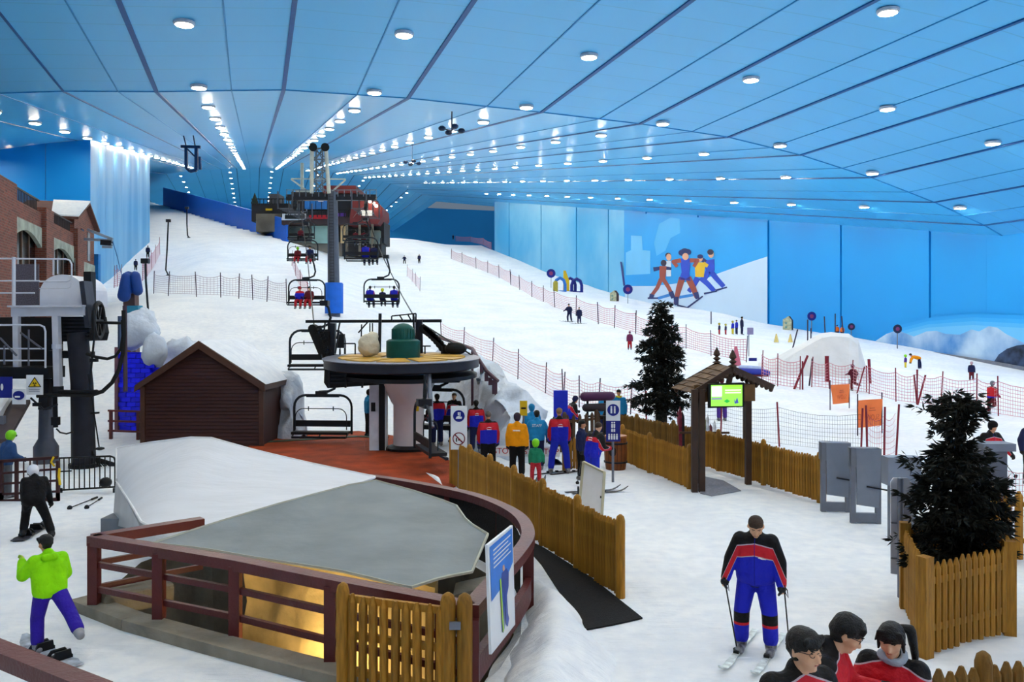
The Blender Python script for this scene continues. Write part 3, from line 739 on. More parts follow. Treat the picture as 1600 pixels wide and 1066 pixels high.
# ---------------------------------------------------------------- chairs
CHM = M('chair_frame', '20262e', .4, .4, .1); CHS = M('chair_seat', '15161c', .6, 0, .2)
def chair(label, loc, rz=0, hang=2.6, hs=1, low=False, sc=1.0):
    c = thing('lift_chair', label, 'chairlift chair', tuple(loc), rz, 'chairs on the chairlift', sc)
    w = 1.05
    def arc(w_, z0, z1, y, r, k=5):
        pts = [(-w_, y, z0)]
        pts += [(-w_+r-r*math.cos(a), y, z1-r+r*math.sin(a)) for a in [math.pi/2*i/k for i in range(k+1)]]
        pts += [(w_-r+r*math.sin(a), y, z1-r+r*math.cos(a)) for a in [math.pi/2*i/k for i in range(k+1)]]
        return pts+[(w_, y, z0)]
    ch('frame', MB().tube(arc(w, -.08, 1.32, -.2, .42), .045, 6), CHM, c)
    ch('crossbar', MB().bar((-.6, -.2, 1.3), (.6, -.2, 1.3), .1, .1), CHM, c)
    ch('seat', MB().box((0, .05, 0), (2.02, .5, .09)), CHS, c)
    ch('backrest', MB().box((0, -.2, .3), (2.0, .07, .22)), CHS, c)
    sb = ch('safety_bar', MB().tube(arc(.93, .1, .86, .05, .3), .018, 5), CHM, c)
    for x in (-.45, .45): ch('bar_knob', MB().box((x, .05, .86), (.03, .03, .16)), CHM, sb)
    mb = MB().bar((-.98, .3, -.14), (.98, .3, -.14), .1, .07)
    for x in (-.98, 0, .98): mb.bar((x, .05, -.02), (x, .3, -.14), .04)
    ch('footrest', mb, CHM, c)
    ch('clamp', MB().box((.05*hs, -.2, 1.4), (.42, .14, .14)), DKG, c)
    hp = [(0.15, -.2, 1.44), (-.2*hs, -.2, 1.46), (-.42*hs, -.2, 1.56), (-.5*hs, -.2, 1.8), (-.42*hs, -.2, 2.2), (-.3*hs, -.2, hang)]
    hg = ch('hanger', MB().tube(hp, .05, 7), CHM, c)
    ch('grip', MB().box((-.28*hs, -.2, hang+.06), (.3, .4, .2)), DKG, hg)
    return c
def seat_at(px, py, t): return at(px, py, t)
PI = math.pi
chair('empty chairlift chair hanging just above the orange carpet', seat_at(502, 676, 29.8), PI-.06, 2.75)
chair('empty chair half behind the left side of the bullwheel', seat_at(494, 571, 31.5), PI, 2.3)
CH_C = seat_at(478, 473, 48); chair('chair with two riders in red left of the blue pad', CH_C, PI, 2.6)
CH_D = seat_at(597, 471, 50); chair('chair with three riders, one in a yellow helmet, right of the blue pad', CH_D, 0, 2.6, -1)
CH_E = seat_at(472, 405, 58); chair('chair with two riders below the lattice at upper left', CH_E, PI, 2.4)
CH_F = seat_at(565, 404, 53); chair('chair with two riders on its right seats just above the three riders', CH_F, .05, 2.4, -1)
CH_G = seat_at(557, 376, 74); chair('small far chair with two riders near the red building', CH_G, 0, 2.2, -1, sc=1.1)
CH_H = seat_at(470, 372, 74); chair('small far chair with one rider before the pale cave', CH_H, PI, 2.2, sc=1.1)
chair('chair swinging round behind the white pillar beside the queue', seat_at(686, 666, 29.5), -.35, 2.1, -1)
chair('empty chair turned sideways at the near edge of the carpet', seat_at(670, 703, 24.2), -1.25, 1.35, -1)
# haul ropes
def rope(label, pts, r=.03, name='haul_rope', cat='rope', mat=BLK):
    return solo(name, MB().tube(pts, r, 5), mat, label, cat)
rope('steel haul rope rising from the bullwheel over the right hand chairs', [at(745, 560, 29), at(650, 500, 33), at(628, 462, 44), at(610, 425, 50), at(600, 405, 53), at(585, 370, 60), at(570, 322, 62), at(560, 330, 100), at(552, 340, 150)])
rope('steel haul rope rising from the bullwheel over the left hand chairs', [at(506, 565, 29), at(492, 520, 31), at(487, 470, 40), at(484, 440, 48), at(480, 400, 55), at(470, 330, 62), at(478, 336, 100), at(486, 345, 150)])
# ---------------------------------------------------------------- tower
tw = thing('lift_tower', 'tall grey chairlift tower with a blue padded foot and lattice head', 'lift tower', tuple(gd(522, 60)))
tt = 60.0
TWG = M('tower_grey', '5b6270', .5, .2, .1)
b0 = gd(522, tt); b0.z -= .5; top = at(519.5, 300, tt)
ch('column', MB().cyl(b0, top, .46, .36, 16), TWG, tw, 1, True)
mb = MB()
for k in range(34):
    p = b0.lerp(top, .2+.78*k/34)+V3((0, -.5, 0)); mb.bar(p+V3((-.14, 0, 0)), p+V3((.14, 0, 0)), .035)
for dx in (-.15, .15): mb.bar(b0.lerp(top, .2)+V3((dx, -.5, 0)), top+V3((dx, -.5, 0)), .035)
ch('ladder', mb, M('ladder_dark', '3a3f4a', .5, .3), tw, 1)
ch('foot_pad', MB().lathe(V3((b0.x, b0.y, 0)), [(.66, at(0, 490, tt).z), (.66, at(0, 444, tt).z), (.6, at(0, 442, tt).z)], 18), BLUEP, tw, 1, True)
ch('crossarm', MB().bar(at(448, 309, tt), at(588, 309, tt), .45, .4), DKG, tw, 1)
for px in (462, 572):
    mb = MB().bar(at(px, 322, tt-3), at(px, 318, tt+3), .2, .3)
    for k in range(7):
        p = V3(at(px, 325-k*.6, tt-2.8+.93*k)); mb.tube([p+V3((-.1, 0, .1)), p+V3((.1, 0, .1))], .3, 10)
    ch('sheave_train', mb, BLK, tw, 1)
    mb = MB()
    for dx in (-.5, .5):
        mb.bar(at(px, 335, tt-2.8)+V3((dx, 0, 0)), at(px, 331, tt+2.8)+V3((dx, 0, 0)), .12)
        for dy in (-2.8, 0, 2.8): mb.bar(at(px, 309, tt)+V3((dx, dy, 0)), at(px, 335, tt)+V3((dx, dy, 0)), .08)
    for k in range(12): mb.bar(at(px, 334, tt)+V3((-.5, -2.8+.5*k, 0)), at(px, 334, tt)+V3((.5, -2.8+.5*k, 0)), .1, .03)
    ch('catwalk', mb, M('catwalk_grey', '494f5a', .5, .3), tw, 1)
POL = M('cream_steel', 'c3c6bd', .45, .1)
for a, b_ in (((487, 302), (487.5, 232)), ((514, 302), (509, 232))):
    ch('frame_leg', MB().cyl(at(*a, tt-.8), at(*b_, tt-.8), .14, n=10), POL, tw, 1, True)
ch('frame_leg', MB().cyl(at(472, 300, tt+2), at(472, 255, tt+2), .12, n=10), POL, tw, 1, True)
mb = MB()
for k in range(4):
    y0, y1 = 300-17*k, 283-17*k
    mb.bar(at(488, y0, tt-.6), at(510, y1, tt-.6), .07); mb.bar(at(512, y0, tt-.6), at(489, y1, tt-.6), .07); mb.bar(at(488, y1, tt-.6), at(511, y1, tt-.6), .08)
    mb.bar(at(494, y0, tt+.8), at(504, y1, tt+.8), .06); mb.bar(at(504, y0, tt+.8), at(494, y1, tt+.8), .06)
for x in (494, 504): mb.bar(at(x, 300, tt+.8), at(x, 232, tt+.8), .1)
ch('lattice', mb, M('lattice_grey', '6a7684', .5, .2), tw, 1)
for x in (489, 508): ch('sheave', MB().tube([at(x, 230, tt-1), at(x, 230, tt)], .3, 12), BLK, tw, 1)
mb = MB().bar(at(455, 279.5, tt), at(540, 280, tt), .08); mb.bar(at(455, 280, tt), at(482, 300, tt), .12); mb.bar(at(540, 281, tt), at(518, 300, tt), .1); mb.bar(at(462, 299, tt), at(486, 299, tt), .1)
ch('lifting_frame', mb, POL, tw, 1)
mb = MB()
for px in range(448, 590, 10): mb.bar(at(px, 307, tt-.3), at(px, 296, tt-.3), .05)
mb.bar(at(448, 297, tt-.3), at(588, 297, tt-.3), .05)
ch('handrail', mb, M('lattice_grey', '6a7684'), tw, 1)
# ================================================================ mid station far up the slope
ms = thing('mid_station', 'dark timber mid station restaurant with terraces behind the lift tower', 'building', tuple(at(500, 403, 166)))
T = 166.0
STN = M('station_stone', '6f675c', .85, 0, .25, .4, .3, 2); STD = M('station_dark', '2b2a2e', .7, 0, .3, .5)
TAN = M('station_tan', '8f857c', .8, 0, .15, .4); CAVE = M('pale_green_screen', '9cc0ba', .5, 0, .15, .4); REDB = M('station_red', '6b2a2c', .7, 0, .2, .5)
def slab(nm, x0, y0, x1, y1, d, mat, t=T, lab=None): 
    a = at(x0, y1, t); b_ = at(x1, y0, t)
    return ch(nm, MB().prism([(a.x, t, a.z), (b_.x, t, a.z), (b_.x, t, b_.z), (a.x, t, b_.z)], (0, d, 0)), mat, ms, 1, False, lab)
slab('lower_wall', 445, 378, 556, 408, 8, TAN)
slab('pale_screen', 487, 349, 522, 380, 1, CAVE, T-1)
slab('side_screen', 447, 352, 487, 379, 2, M('grey_green_wall', '66706c', .7, 0, .2, .5), T-.5)
slab('cave_wall', 522, 345, 600, 380, 8, STD)
slab('lower_bay', 535, 372, 596, 400, 6, STD, T-1)
slab('main_hall', 455, 300, 560, 352, 10, STD)
slab('terrace_slab', 440, 338, 556, 351, 6, M('terrace_brown', '3d2f30', .7, 0, .2, .6), T-3)
slab('white_banner', 440, 334, 478, 344, .2, SIGNW, T-3.3, 'white bordered dark banner')
slab('dark_banner', 445, 336, 476, 342, .2, BLK, T-3.6)
slab('red_banner', 480, 336, 512, 342, .2, RED, T-3.3); slab('violet_banner', 524, 333, 540, 338, .2, M('violet_banner', '56308c', .5), T-3.3)
for px in range(476, 512, 9): slab('window', px, 309, px+8, 327, .2, M('blue_window', '2f6fb4', .2, 0, .3, .3), T-.3)
slab('banner_sign', 497, 310, 505, 315, .2, SIGNW, T-.6); slab('banner_sign', 515, 310, 524, 320, .2, SIGNW, T-.6)
slab('roof', 505, 290, 556, 302, 12, REDB, T-1)
a = [at(546, 352, T-4), at(590, 350, T-4), at(598, 338, T-4), at(597, 324, T-4), at(585, 312, T-4), at(550, 308, T-4)]
ch('red_pavilion', MB().prism(a, (0, 9, 0)), REDB, ms, 1)
slab('lit_sign', 564, 329, 581, 337, .3, E('sign_glow', 'f4efdc', 1.2), T-4.4)
slab('pavilion_roof', 562, 308, 584, 312, 6, STD, T-5)
for px, py in ((572, 314), (578, 315), (584, 318), (588, 322)): 
    ch('spot_lamp', MB().ell(at(px, py, T-5), .3, 8, 5), E('spot_glow', 'ffe8c8', 12), ms, 1)
slab('left_terrace', 393, 318, 452, 346, 7, STD, T+6); slab('terrace_top', 420, 303, 436, 318, 4, M('terrace_hut', '4a4a50', .7), T+8)
slab('terrace_base', 400, 334, 452, 362, 7, STN, T+4)
slab('yellow_board', 415, 326, 425, 329, .3, YEL, T+5.5)
mb = MB()
for px in range(440, 600, 7): mb.bar(at(px, 340, T-3.4), at(px, 329, T-3.4), .15)
mb.bar(at(440, 329.5, T-3.4), at(598, 328.5, T-3.4), .18)
ch('terrace_railing', mb, BLK, ms, 1)
mb = MB()
for px in range(394, 452, 6): mb.bar(at(px, 320, T+5.8), at(px, 311, T+5.8), .14)
mb.bar(at(393, 311, T+5.8), at(452, 311, T+5.8), .16)
ch('terrace_railing', mb, BLK, ms, 1)
for px in (540, 560, 580): slab('pillar', px, 350, px+3, 400, .6, STN, T-5)
slab('doorway', 532, 352, 540, 380, .3, M('lit_doorway', 'd8b888', .5), T-1.2); 
slab('small_hut', 577, 360, 593, 381, 3, M('grey_green_wall', '66706c'), T-2)
for x in (600, 605): ch('fir_top', MB().lathe(at(398+x*0, 318, T+3), [(.8, 0), (.02, 2.2)], 8), M('fir_dark', '14231c', .8), ms, 1); break
# blue padded wall on the ridge
pw = thing('padded_wall', 'long blue padded wall along the crest of the left run', 'barrier', tuple(hall(-8, 225, 30)))
vs_ = [169+9.4*i for i in range(16)]
for v0, v1 in zip(vs_, vs_[1:]):
    r0, r1 = wall_line(v0), wall_line(v1); pa, pb = hall(r0, v0), hall(r1, v1)
    za, zb = tz(*hall(r0-.6, v0)[:2]), tz(*hall(r1-.6, v1)[:2]); h0 = 4.0+(v0-169)*.015; h1 = 4.0+(v1-169)*.015
    ch('pad', MB().prism([(pa.x, pa.y, za-3), (pb.x, pb.y-.12, zb-3), (pb.x, pb.y-.12, zb+h1), (pa.x, pa.y, za+h0)], (.4, .12, 0)), BLUEP, pw, 1)
# ================================================================ picket fences
def picket_mesh(h, w, d, tip, mat, nm='picket'):
    mb = MB()
    pr = [(-w/2, -d/2), (0, -d/2*2.1), (w/2, -d/2), (w/2, d/2), (-w/2, d/2)]
    n = len(pr)
    o = [(x, y, 0) for x, y in pr]+[(x, y, h-tip) for x, y in pr]+[(x*.3, y*.5, h) for x, y in pr]
    f = [(i, (i+1) % n, n+(i+1) % n, n+i) for i in range(n)]+[(n+i, n+(i+1) % n, 2*n+(i+1) % n, 2*n+i) for i in range(n)]+[tuple(range(2*n, 3*n)), tuple(range(n))[::-1]]
    return mb.add(o, f).mesh(nm, mat)
def fpost_mesh(h, r, mat):
    return MB().lathe((0, 0, 0), [(r, 0), (r, h-.1), (r*.75, h-.03), (r*.25, h)], 10).mesh('fence_post', mat, True)
def fence(label, p0, p1, h=1.15, sp=.105, w=.08, tip=.09, every=1.6, gap0=0, mat=None, ph=None, name='picket_fence', rails=(.3, .82), side=-1, zb=.04, posts=None, rough=.02):
    p0, p1 = V3(p0), V3(p1); d = p1-p0; L = V3((d.x, d.y, 0)).length; dn = V3((d.x, d.y, 0)).normalized(); ang = math.atan2(dn.y, dn.x)
    nn = V3((-dn.y, dn.x, 0))*side                     # towards the side that shows the pickets
    mat = mat or WOOD; ph = ph or h+.14
    t = thing(name, label, 'fence', tuple(p0))
    pm = picket_mesh(h-zb, w, .05, tip, mat); fm = fpost_mesh(ph, .075, mat)
    k = 0; s = gap0
    R = Matrix.Rotation(ang+(math.pi if side > 0 else 0), 4, 'Z')
    while s <= L+1e-3:
        q = p0+d*(s/L)+nn*.035+V3((0, 0, zb+random.uniform(-rough, rough)))
        piece('picket', pm, t, Matrix.Translation(q) @ R @ Matrix.Rotation(random.uniform(-.012, .012), 4, 'Y') @ Matrix.Scale(random.uniform(.93, 1.05), 4, V3((1, 0, 0))), 1)
        s += sp; k += 1
    for zr in rails: ch('rail', MB().bar(p0+V3((0, 0, h*zr)), p1+V3((0, 0, h*zr)), .05, .08), mat, t, 1)
    ps = posts if posts is not None else [i/max(1, round(L/every)) for i in range(max(1, round(L/every))+1)]
    for u in ps:
        q = p0+d*u+nn*.03
        piece('fence_post', fm, t, Matrix.Translation(q+V3((0, 0, -.02))), 1)
    return t
def G(px, py): return gz(px, py)
fence('long honey coloured picket fence running from the lift out to the black mat', G(972, 934), G(708, 757), 1.17, every=1.7, side=1)
fence('low picket fence running back from the dark gazebo to the brown barrel', G(1079, 764), G(974, 722), 1.05, side=1, posts=[0, .55, 1])
fence('picket fence running behind the gazebo to the grey steel stands', G(1290, 788), G(1092, 726), 1.1, posts=[.03, .42, .8], side=1)
fence('rear picket fence in front of the tall fir trunk', V3((5.75, 25.2, 0)), V3((3.8, 29.5, 0)), 1.1, mat=WOODD, posts=[.3, .75], side=1)
fence('dark picket fence behind the queue beside the blue padded board', V3((3.4, 29.0, 0)), V3((1.3, 27.2, 0)), 1.25, sp=.3, w=.12, mat=DWOOD, side=1, posts=[.25, .8])
fence('short low picket fence at the end of the queue gate', G(880, 736), G(914, 733), .95, sp=.115, posts=[], side=-1)
# gate in front
fence('honey coloured picket gate with gaps in the bottom middle', at(538, 905, 9.45)*1-V3((0, 0, at(538, 905, 9.45).z)), at(700, 930, 9.0)-V3((0, 0, at(700, 930, 9.0).z)), 1.18, sp=.137, w=.085, gap0=.12, posts=[0], rails=(.25, .6, .95), every=3, name='picket_gate')
gp = thing('gate_post', 'pair of rounded gate posts with a grey steel latch', 'gate post', (-.68, 9.0, 0))
pm = fpost_mesh(1.32, .085, WOOD)
for px, t_ in ((700, 9.0), (726, 8.98)):
    p = at(px, 510, t_); piece('post', pm, gp, Matrix.Translation((p.x, p.y, 0)), 1)
ch('latch', MB().box(at(711, 978, 8.9), (.12, .03, .08)), GRY, gp, 1)
# planter fence as one ring of pickets
pl = thing('planter_fence', 'square picket planter around the dark tree at right', 'fence', (6.3, 11.6, 0))
PC4 = [V3((5.24, 10.56, 0)), V3((6.77, 11.33, 0)), V3((7.35, 13.1, 0)), V3((5.86, 12.4, 0))]
pmesh = picket_mesh(1.15, .088, .035, .09, WOOD); pst = MB().box((0, 0, .64), (.15, .15, 1.28)).mesh('corner_post', WOOD)
for a, b_ in zip(PC4, PC4[1:]+PC4[:1]):
    d = b_-a; n_ = round(d.length/.125); ang = math.atan2(d.y, d.x)
    for k in range(1, n_):
        piece('picket', pmesh, pl, Matrix.Translation(a+d*k/n_+V3((0, 0, .05+random.uniform(-.02, .02)))) @ Matrix.Rotation(ang, 4, 'Z'), 1)
    for zr in (.35, .95): ch('rail', MB().bar(a+V3((0, 0, zr)), b_+V3((0, 0, zr)), .022, .09), WOOD, pl, 1)
    piece('corner_post', pst, pl, Matrix.Translation(a) @ Matrix.Rotation(ang, 4, 'Z'), 1)
fence('picket fence at the right edge behind the tree planter', gd(1553, 14.9), gd(1680, 14.7), 1.25, sp=.2, w=.13, posts=[.02], side=-1)
fence('picket fence in the bottom right corner nearest the viewer', V3((3.45, 7.2, 0)), V3((5.4, 7.75, 0)), 1.2, sp=.125, w=.1, posts=[.37], side=-1, mat=WOODD)
# ================================================================ mats
bmm = MB(); mp_ = [(803, 834), (850, 858), (925, 905), (1004, 968), (960, 978), (917, 986), (890, 950), (868, 918), (846, 884)]
solo('rubber_mat', MB().prism([gz(*p)+V3((0, 0, .004)) for p in mp_], (0, 0, .022)), M('black_mesh_mat', '101114', .85, 0, .5, 22, .6, 60), 'black rubber mesh mat on the snow beside the long picket fence', 'mat')
solo('grey_mat', MB().prism([gz(*p)+V3((0, 0, .004)) for p in ((1096, 745), (1130, 752), (1158, 768), (1112, 776), (1094, 772))], (0, 0, .02)), M('grey_mesh_mat', '7b7e8c', .8, 0, .2, 15), 'grey mesh mat on the snow under the gazebo screen', 'mat')
# ================================================================ gazebo with screen
gzb = thing('gazebo', 'dark timber gazebo with a shingled gable roof and carved finials', 'gazebo', (5.35, 21.8, 0))
f1, f2 = gz(1085, 769), gz(1169, 757)
GW = M('gazebo_timber', '3b2a22', .6, 0, .2, 3); GR = M('gazebo_shingle', '5e4429', .7, 0, .25, 4, rnd=.15)
posts = [f1, f2, f1+V3((.42, 1.25, 0)), f2+V3((.3, 1.25, 0)), f1+V3((.19, .02, 0))]
for p in posts: ch('post', MB().box((p.x, p.y, 1.3), (.15, .15, 2.6)), GW, gzb, 1)
f0c = (f1+f2)/2
RF, RBk = at(1145, 577, 21.1), at(1120, 571, 22.9)
EL, ELb = at(1083, 616, 21.1), at(1053, 608, 22.9)
ER, ERb = at(1208, 606, 21.5), at(1185, 600, 23.0)
def plank_roof(a, b_, c, d, nrow):   # ridge a->b , eave d<-c ; rows of shingles
    for k in range(nrow):
        u0, u1 = k/nrow, (k+1.18)/nrow
        nn = (b_-a).cross(d-a).normalized(); nn = nn if nn.z > 0 else -nn
        for j in range(4):
            v0, v1 = j/4+.006, (j+1)/4-.006
            def P(u, v, o): return a.lerp(d, u).lerp(b_.lerp(c, u), v)+nn*o
            ch('shingle', MB().prism([P(u0, v0, .02), P(u0, v1, .02), P(min(u1, 1.03), v1, .045+.01*((j+k) % 2)), P(min(u1, 1.03), v0, .045+.01*((j+k) % 2))], nn*.03), GR, gzb, 1)
plank_roof(RF, RBk, ELb, EL, 6); plank_roof(RF, RBk, ERb, ER, 6)
for a, b_ in ((RF, EL), (RF, ER), (RBk, ELb), (RBk, ERb)):
    dn = (b_-a); mb = MB().bar(a, b_, .06, .16)
    for k in range(9): mb.ell(a.lerp(b_, (k+.5)/9)-V3((0, 0, .08)), .06, 6, 4)
    ch('bargeboard', mb, GW, gzb, 1)
for p in (RF, RBk):
    ch('finial', MB().lathe(p, [(.05, -.05), (.05, .05), (.13, .08), (.04, .13), (.11, .19), (.04, .24), (.1, .3), (.07, .38), (.01, .5)], 8), GW, gzb, 1)
ch('king_post', MB().bar(RF+V3((-.02, .1, -.05)), V3((RF.x-.14, RF.y+.1, 2.4)), .12), GW, gzb, 1)
for a, b_ in ((posts[0], posts[1]), (posts[2], posts[3]), (posts[0], posts[2]), (posts[1], posts[3])):
    ch('tie_beam', MB().bar(a+V3((0, 0, 2.45)), b_+V3((0, 0, 2.45)), .12, .18), GW, gzb, 1)
ch('side_panel', MB().prism([at(1085, 602, 21.2), at(1106, 602, 21.2), at(1106, 628, 21.2), at(1085, 632, 21.2)], (0, .06, 0)), GR, gzb, 1)
ch('side_panel', MB().prism([at(1162, 601, 21.3), at(1180, 601, 21.3), at(1180, 627, 21.3), at(1162, 627, 21.3)], (0, .06, 0)), GR, gzb, 1)
tv = thing('screen', 'bright green and white screen hanging under the gazebo gable', 'screen', tuple(at(1136, 636, 20.85)))
ch('bezel', MB().prism([at(1107, 600, 20.9), at(1163, 598, 20.9), at(1163, 636, 20.9), at(1107, 638, 20.9)], (0, .1, 0)), BLK, tv, 1)
def q4(x0, y0, x1, y1, t): return [at(x0, y0, t), at(x1, y0-.5, t), at(x1, y1-.5, t), at(x0, y1, t)]
ch('picture', MB().prism(q4(1111, 602, 1160, 635, 20.87), (0, .01, 0)), E('screen_green', '8fd84e', .62), tv, 1)
for nm, r, c in (('picture_box', (1112, 604, 1128, 620), 'e8f6ea'), ('picture_box', (1112, 622, 1128, 625), '7d8a98'), ('picture_band', (1132, 602, 1160, 605), '8fd22c'), ('picture_band', (1133, 609, 1158, 611), 'dff2c2'), ('picture_band', (1133, 613, 1158, 615), 'dff2c2')):
    ch(nm, MB().prism(q4(*r, 20.86), (0, .004, 0)), E('scr_'+c, c, .66), tv, 1)
ch('picture_mark', MB().prism([at(1131, 627, 20.85), at(1136, 624, 20.85), at(1141, 627, 20.85), at(1136, 630, 20.85)], (0, .004, 0)), E('scr_dkgreen', '1ca83c', .6), tv, 1)
ch('picture_mark', MB().prism([at(1147, 623, 20.85), at(1149, 628, 20.85), at(1152, 621, 20.85), at(1154, 630, 20.85), at(1148, 631, 20.85)], (0, .004, 0)), E('scr_navy', '3a4c9c', .6), tv, 1)
# ================================================================ trees
NEED = M('dark_needles', '070e0b', .75, 0, .5, 6); BARK = M('bark', '17130f', .85, 0, .3, 6, .5, 20)
def fir(label, base, H, prof, seed, nb, blade=.17, trunk=.16, spr=7, lean=0., z0=.2):
    rnd = random.Random(seed)
    t = thing('fir_tree', label, 'tree', tuple(base))
    ch('trunk', MB().tube([(0, 0, 0), (.02, 0, H*.3), (.05+lean*.5, 0, H*.65), (lean, 0, H*.97)], [trunk, trunk*.85, trunk*.5, .02], 10), BARK, t, 0, True)
    fo = MB()
    def spray(p, d, L):
        for k in range(spr):
            e = V3((rnd.gauss(0, .55), rnd.gauss(0, .55), rnd.gauss(-.15, .5)))+d*1.1; e.normalize()
            s = e.cross(V3((rnd.gauss(0, 1), rnd.gauss(0, 1), rnd.gauss(0, 1)))).normalized()*L*.12
            b = p+e*L*.1; m_ = p+e*L*.55; tip_ = p+e*L*rnd.uniform(.8, 1.3)
            fo.add([b, m_+s, tip_, m_-s], [(0, 1, 2, 3)])
    for i in range(nb):
        u = (i+.5)/nb; z = H*(z0+(1-z0)*u)
        rmax = lerp_tab(prof, z/H)*rnd.uniform(.6, 1.0)
        a = i*2.399+rnd.uniform(-.5, .5); d = V3((math.cos(a), math.sin(a), rnd.uniform(-.35, .12)))
        st = V3((lean*z/H, 0, z)); en = st+d*rmax
        if i % 2 == 0: ch('branch', MB().tube([st, st.lerp(en, .5)+V3((0, 0, .03)), en], [.03, .02, .008], 5), BARK, t)
        ns = max(2, int(rmax/.055))
        for k in range(ns):
            q = st.lerp(en, (k+.6)/ns)+V3((rnd.gauss(0, .06), rnd.gauss(0, .06), rnd.gauss(0, .05)))
            spray(q, d.normalized(), blade*(1-.25*k/ns))
            if k > ns*.4 : spray(q+V3((-d.y, d.x, -.2))*rnd.uniform(-.22, .22), d.normalized(), blade)
    ch('needles', fo, NEED, t, stuff=True)
    return t
fir('tall dark fir behind the rear fence left of the gazebo', gd(1033, 30.6), 5.1, [(0, .5), (.22, .75), (.3, 1.2), (.42, 1.25), (.5, .95), (.58, .95), (.68, .95), (.78, .7), (.86, .45), (.93, .36), (1, .26)], 4, 130, .2, .24)
fir('dark bushy fir growing in the picket planter', V3((6.4, 11.95, 0)), 3.2, [(0, .5), (.17, .55), (.27, .72), (.42, .74), (.55, .68), (.64, .62), (.74, .55), (.79, .12), (.84, .06), (.875, .3), (.93, .42), (1, .3)], 9, 150, .15, .14, 8, -.02, .27)
# ================================================================ signs, boards and small furniture
def plate(mb, c, w, h, th=.02, mi=0): return mb.box(c, (w, th, h), None, mi)
def disc_(mb, c, r, mi, y=-.014, n=20): return mb.cyl(V3(c)+V3((0, y, 0)), V3(c)+V3((0, y-.004, 0)), r, n=n, mi=mi)
def signpost(label, base, H, plates):
    """plates: list of (zcentre, w, h, builder)"""
    t = thing('sign_post', label, 'sign', tuple(base))
    ch('pole', MB().cyl((0, 0.05, 0), (0, .05, H), .035, n=8), GRY, t, 0, True)
    for zc_, w, h, mats, bld in plates:
        mb = MB(); plate(mb, (0, 0, zc_), w, h); bld(mb, zc_); ch('sign_plate', mb, mats, t)
    return t
def b_boot(mb, z):
    disc_(mb, (0, 0, z+.02), .15, 1)
    mb.prism([(-.08, -.022, z-.05), (.07, -.022, z-.05), (.08, -.022, z), (.02, -.022, z+.01), (.0, -.022, z+.03), (-.06, -.022, z+.0)], (0, -.003, 0), 2); mb.box((-.01, -.023, z+.08), (.035, .004, .08), None, 2); mb.box((.03, -.023, z+.07), (.025, .004, .1), None, 2)
def b_nosmoke(mb, z):
    mb.tube([(math.cos(a)*.15, -.014, z+math.sin(a)*.15) for a in [2*math.pi*k/24 for k in range(24)]], .014, 5, 1, True)
    mb.bar((-.1, -.015, z+.1), (.1, -.015, z-.1), .02, .03, 1); mb.box((-.06, -.013, z-.03), (.03, .004, .1), None, 2); mb.box((.0, -.013, z-.02), (.03, .004, .06), None, 2)
def b_walk(mb, z):
    disc_(mb, (0, 0, z+.02), .16, 1)
    for x in (-.05, .04): mb.box((x, -.022, z), (.045, .004, .14), None, 2); disc_(mb, (x, -.006, z+.1), .025, 2)
def b_queue(mb, z):
    for zz, xs in ((z+.17, (-.03, .03)), (z+.04, (-.03, .03)), (z-.15, (-.11, -.04, .03, .10))):
        for x in xs: mb.box((x, -.014, zz-.02), (.045, .004, .11 if len(xs) > 2 else .08), None, 1); disc_(mb, (x, 0, zz+.06), .022, 1)
REDR = M('sign_dark_red', '7a2430', .4)
signpost('signpost with a blue boot sign above a no smoking sign', gz(717, 766), 2.1, [(1.88, .42, .56, [SIGNW, SIGNB, SIGNW], b_boot), (1.32, .42, .56, [SIGNW, REDR, BLK], b_nosmoke)])
signpost('signpost with a blue walking sign above a blue queue sign', gz(958, 754), 2.15, [(1.93, .38, .54, [SIGNW, SIGNB, SIGNW], b_walk), (1.38, .38, .56, [SIGNB, SIGNW], b_queue)])
# whiteboard
wb = thing('whiteboard', 'blank white board in a pale frame standing behind the picket fence', 'board', tuple(gz(922, 806)))
TL, TR, BR, BL = at(912, 722, 18.0), at(945, 738, 17.5), at(940, 822, 17.4), at(904, 806, 17.9)
n_ = (TR-TL).cross(BL-TL).normalized(); n_ = n_ if n_.y < 0 else -n_
ch('panel', MB().prism([TL, TR, BR, BL], -n_*.03), SIGNW, wb, 1)
for a, b_ in ((TL, TR), (TR, BR), (BR, BL), (BL, TL)): ch('frame_rail', MB().bar(a+n_*.01, b_+n_*.01, .055, .04), M('pale_wood_frame', 'b9b49c', .6), wb, 1)
for p in (BL, BR): ch('back_leg', MB().bar(p+V3((0, .1, .6)), V3((p.x+.05, p.y+.5, 0)), .04), DKG, wb, 1)
# barrel
br = thing('barrel', 'brown wooden barrel at the end of the back fence', 'barrel', tuple(gz(962, 733)))
BRL = M('barrel_oak', '7c4522', .5, 0, .2, 4)
for k in range(16):
    a0, a1 = 2*math.pi*k/16+.02, 2*math.pi*(k+1)/16-.02
    ch('stave', MB().grid([[(r*math.cos(a), r*math.sin(a), z) for r, z in ((.29, 0), (.33, .3), (.34, .5), (.33, .72), (.3, .98))] for a in (a0, a1)][::-1]), BRL, br)
ch('lid', MB().cyl((0, 0, .94), (0, 0, .99), .33, n=18), M('barrel_top', 'a5673a', .5), br)
ch('core', MB().cyl((0, 0, 0), (0, 0, .94), .28, n=16), BLK, br)
for z in (.2, .75): ch('hoop', MB().cyl((0, 0, z), (0, 0, z+.05), .347, n=20), DKG, br)
ch('dark_mark', MB().ell((-.12, -.32, .55), (.12, .03, .14), 10, 6), M('barrel_mark', '2a1a14'), br)
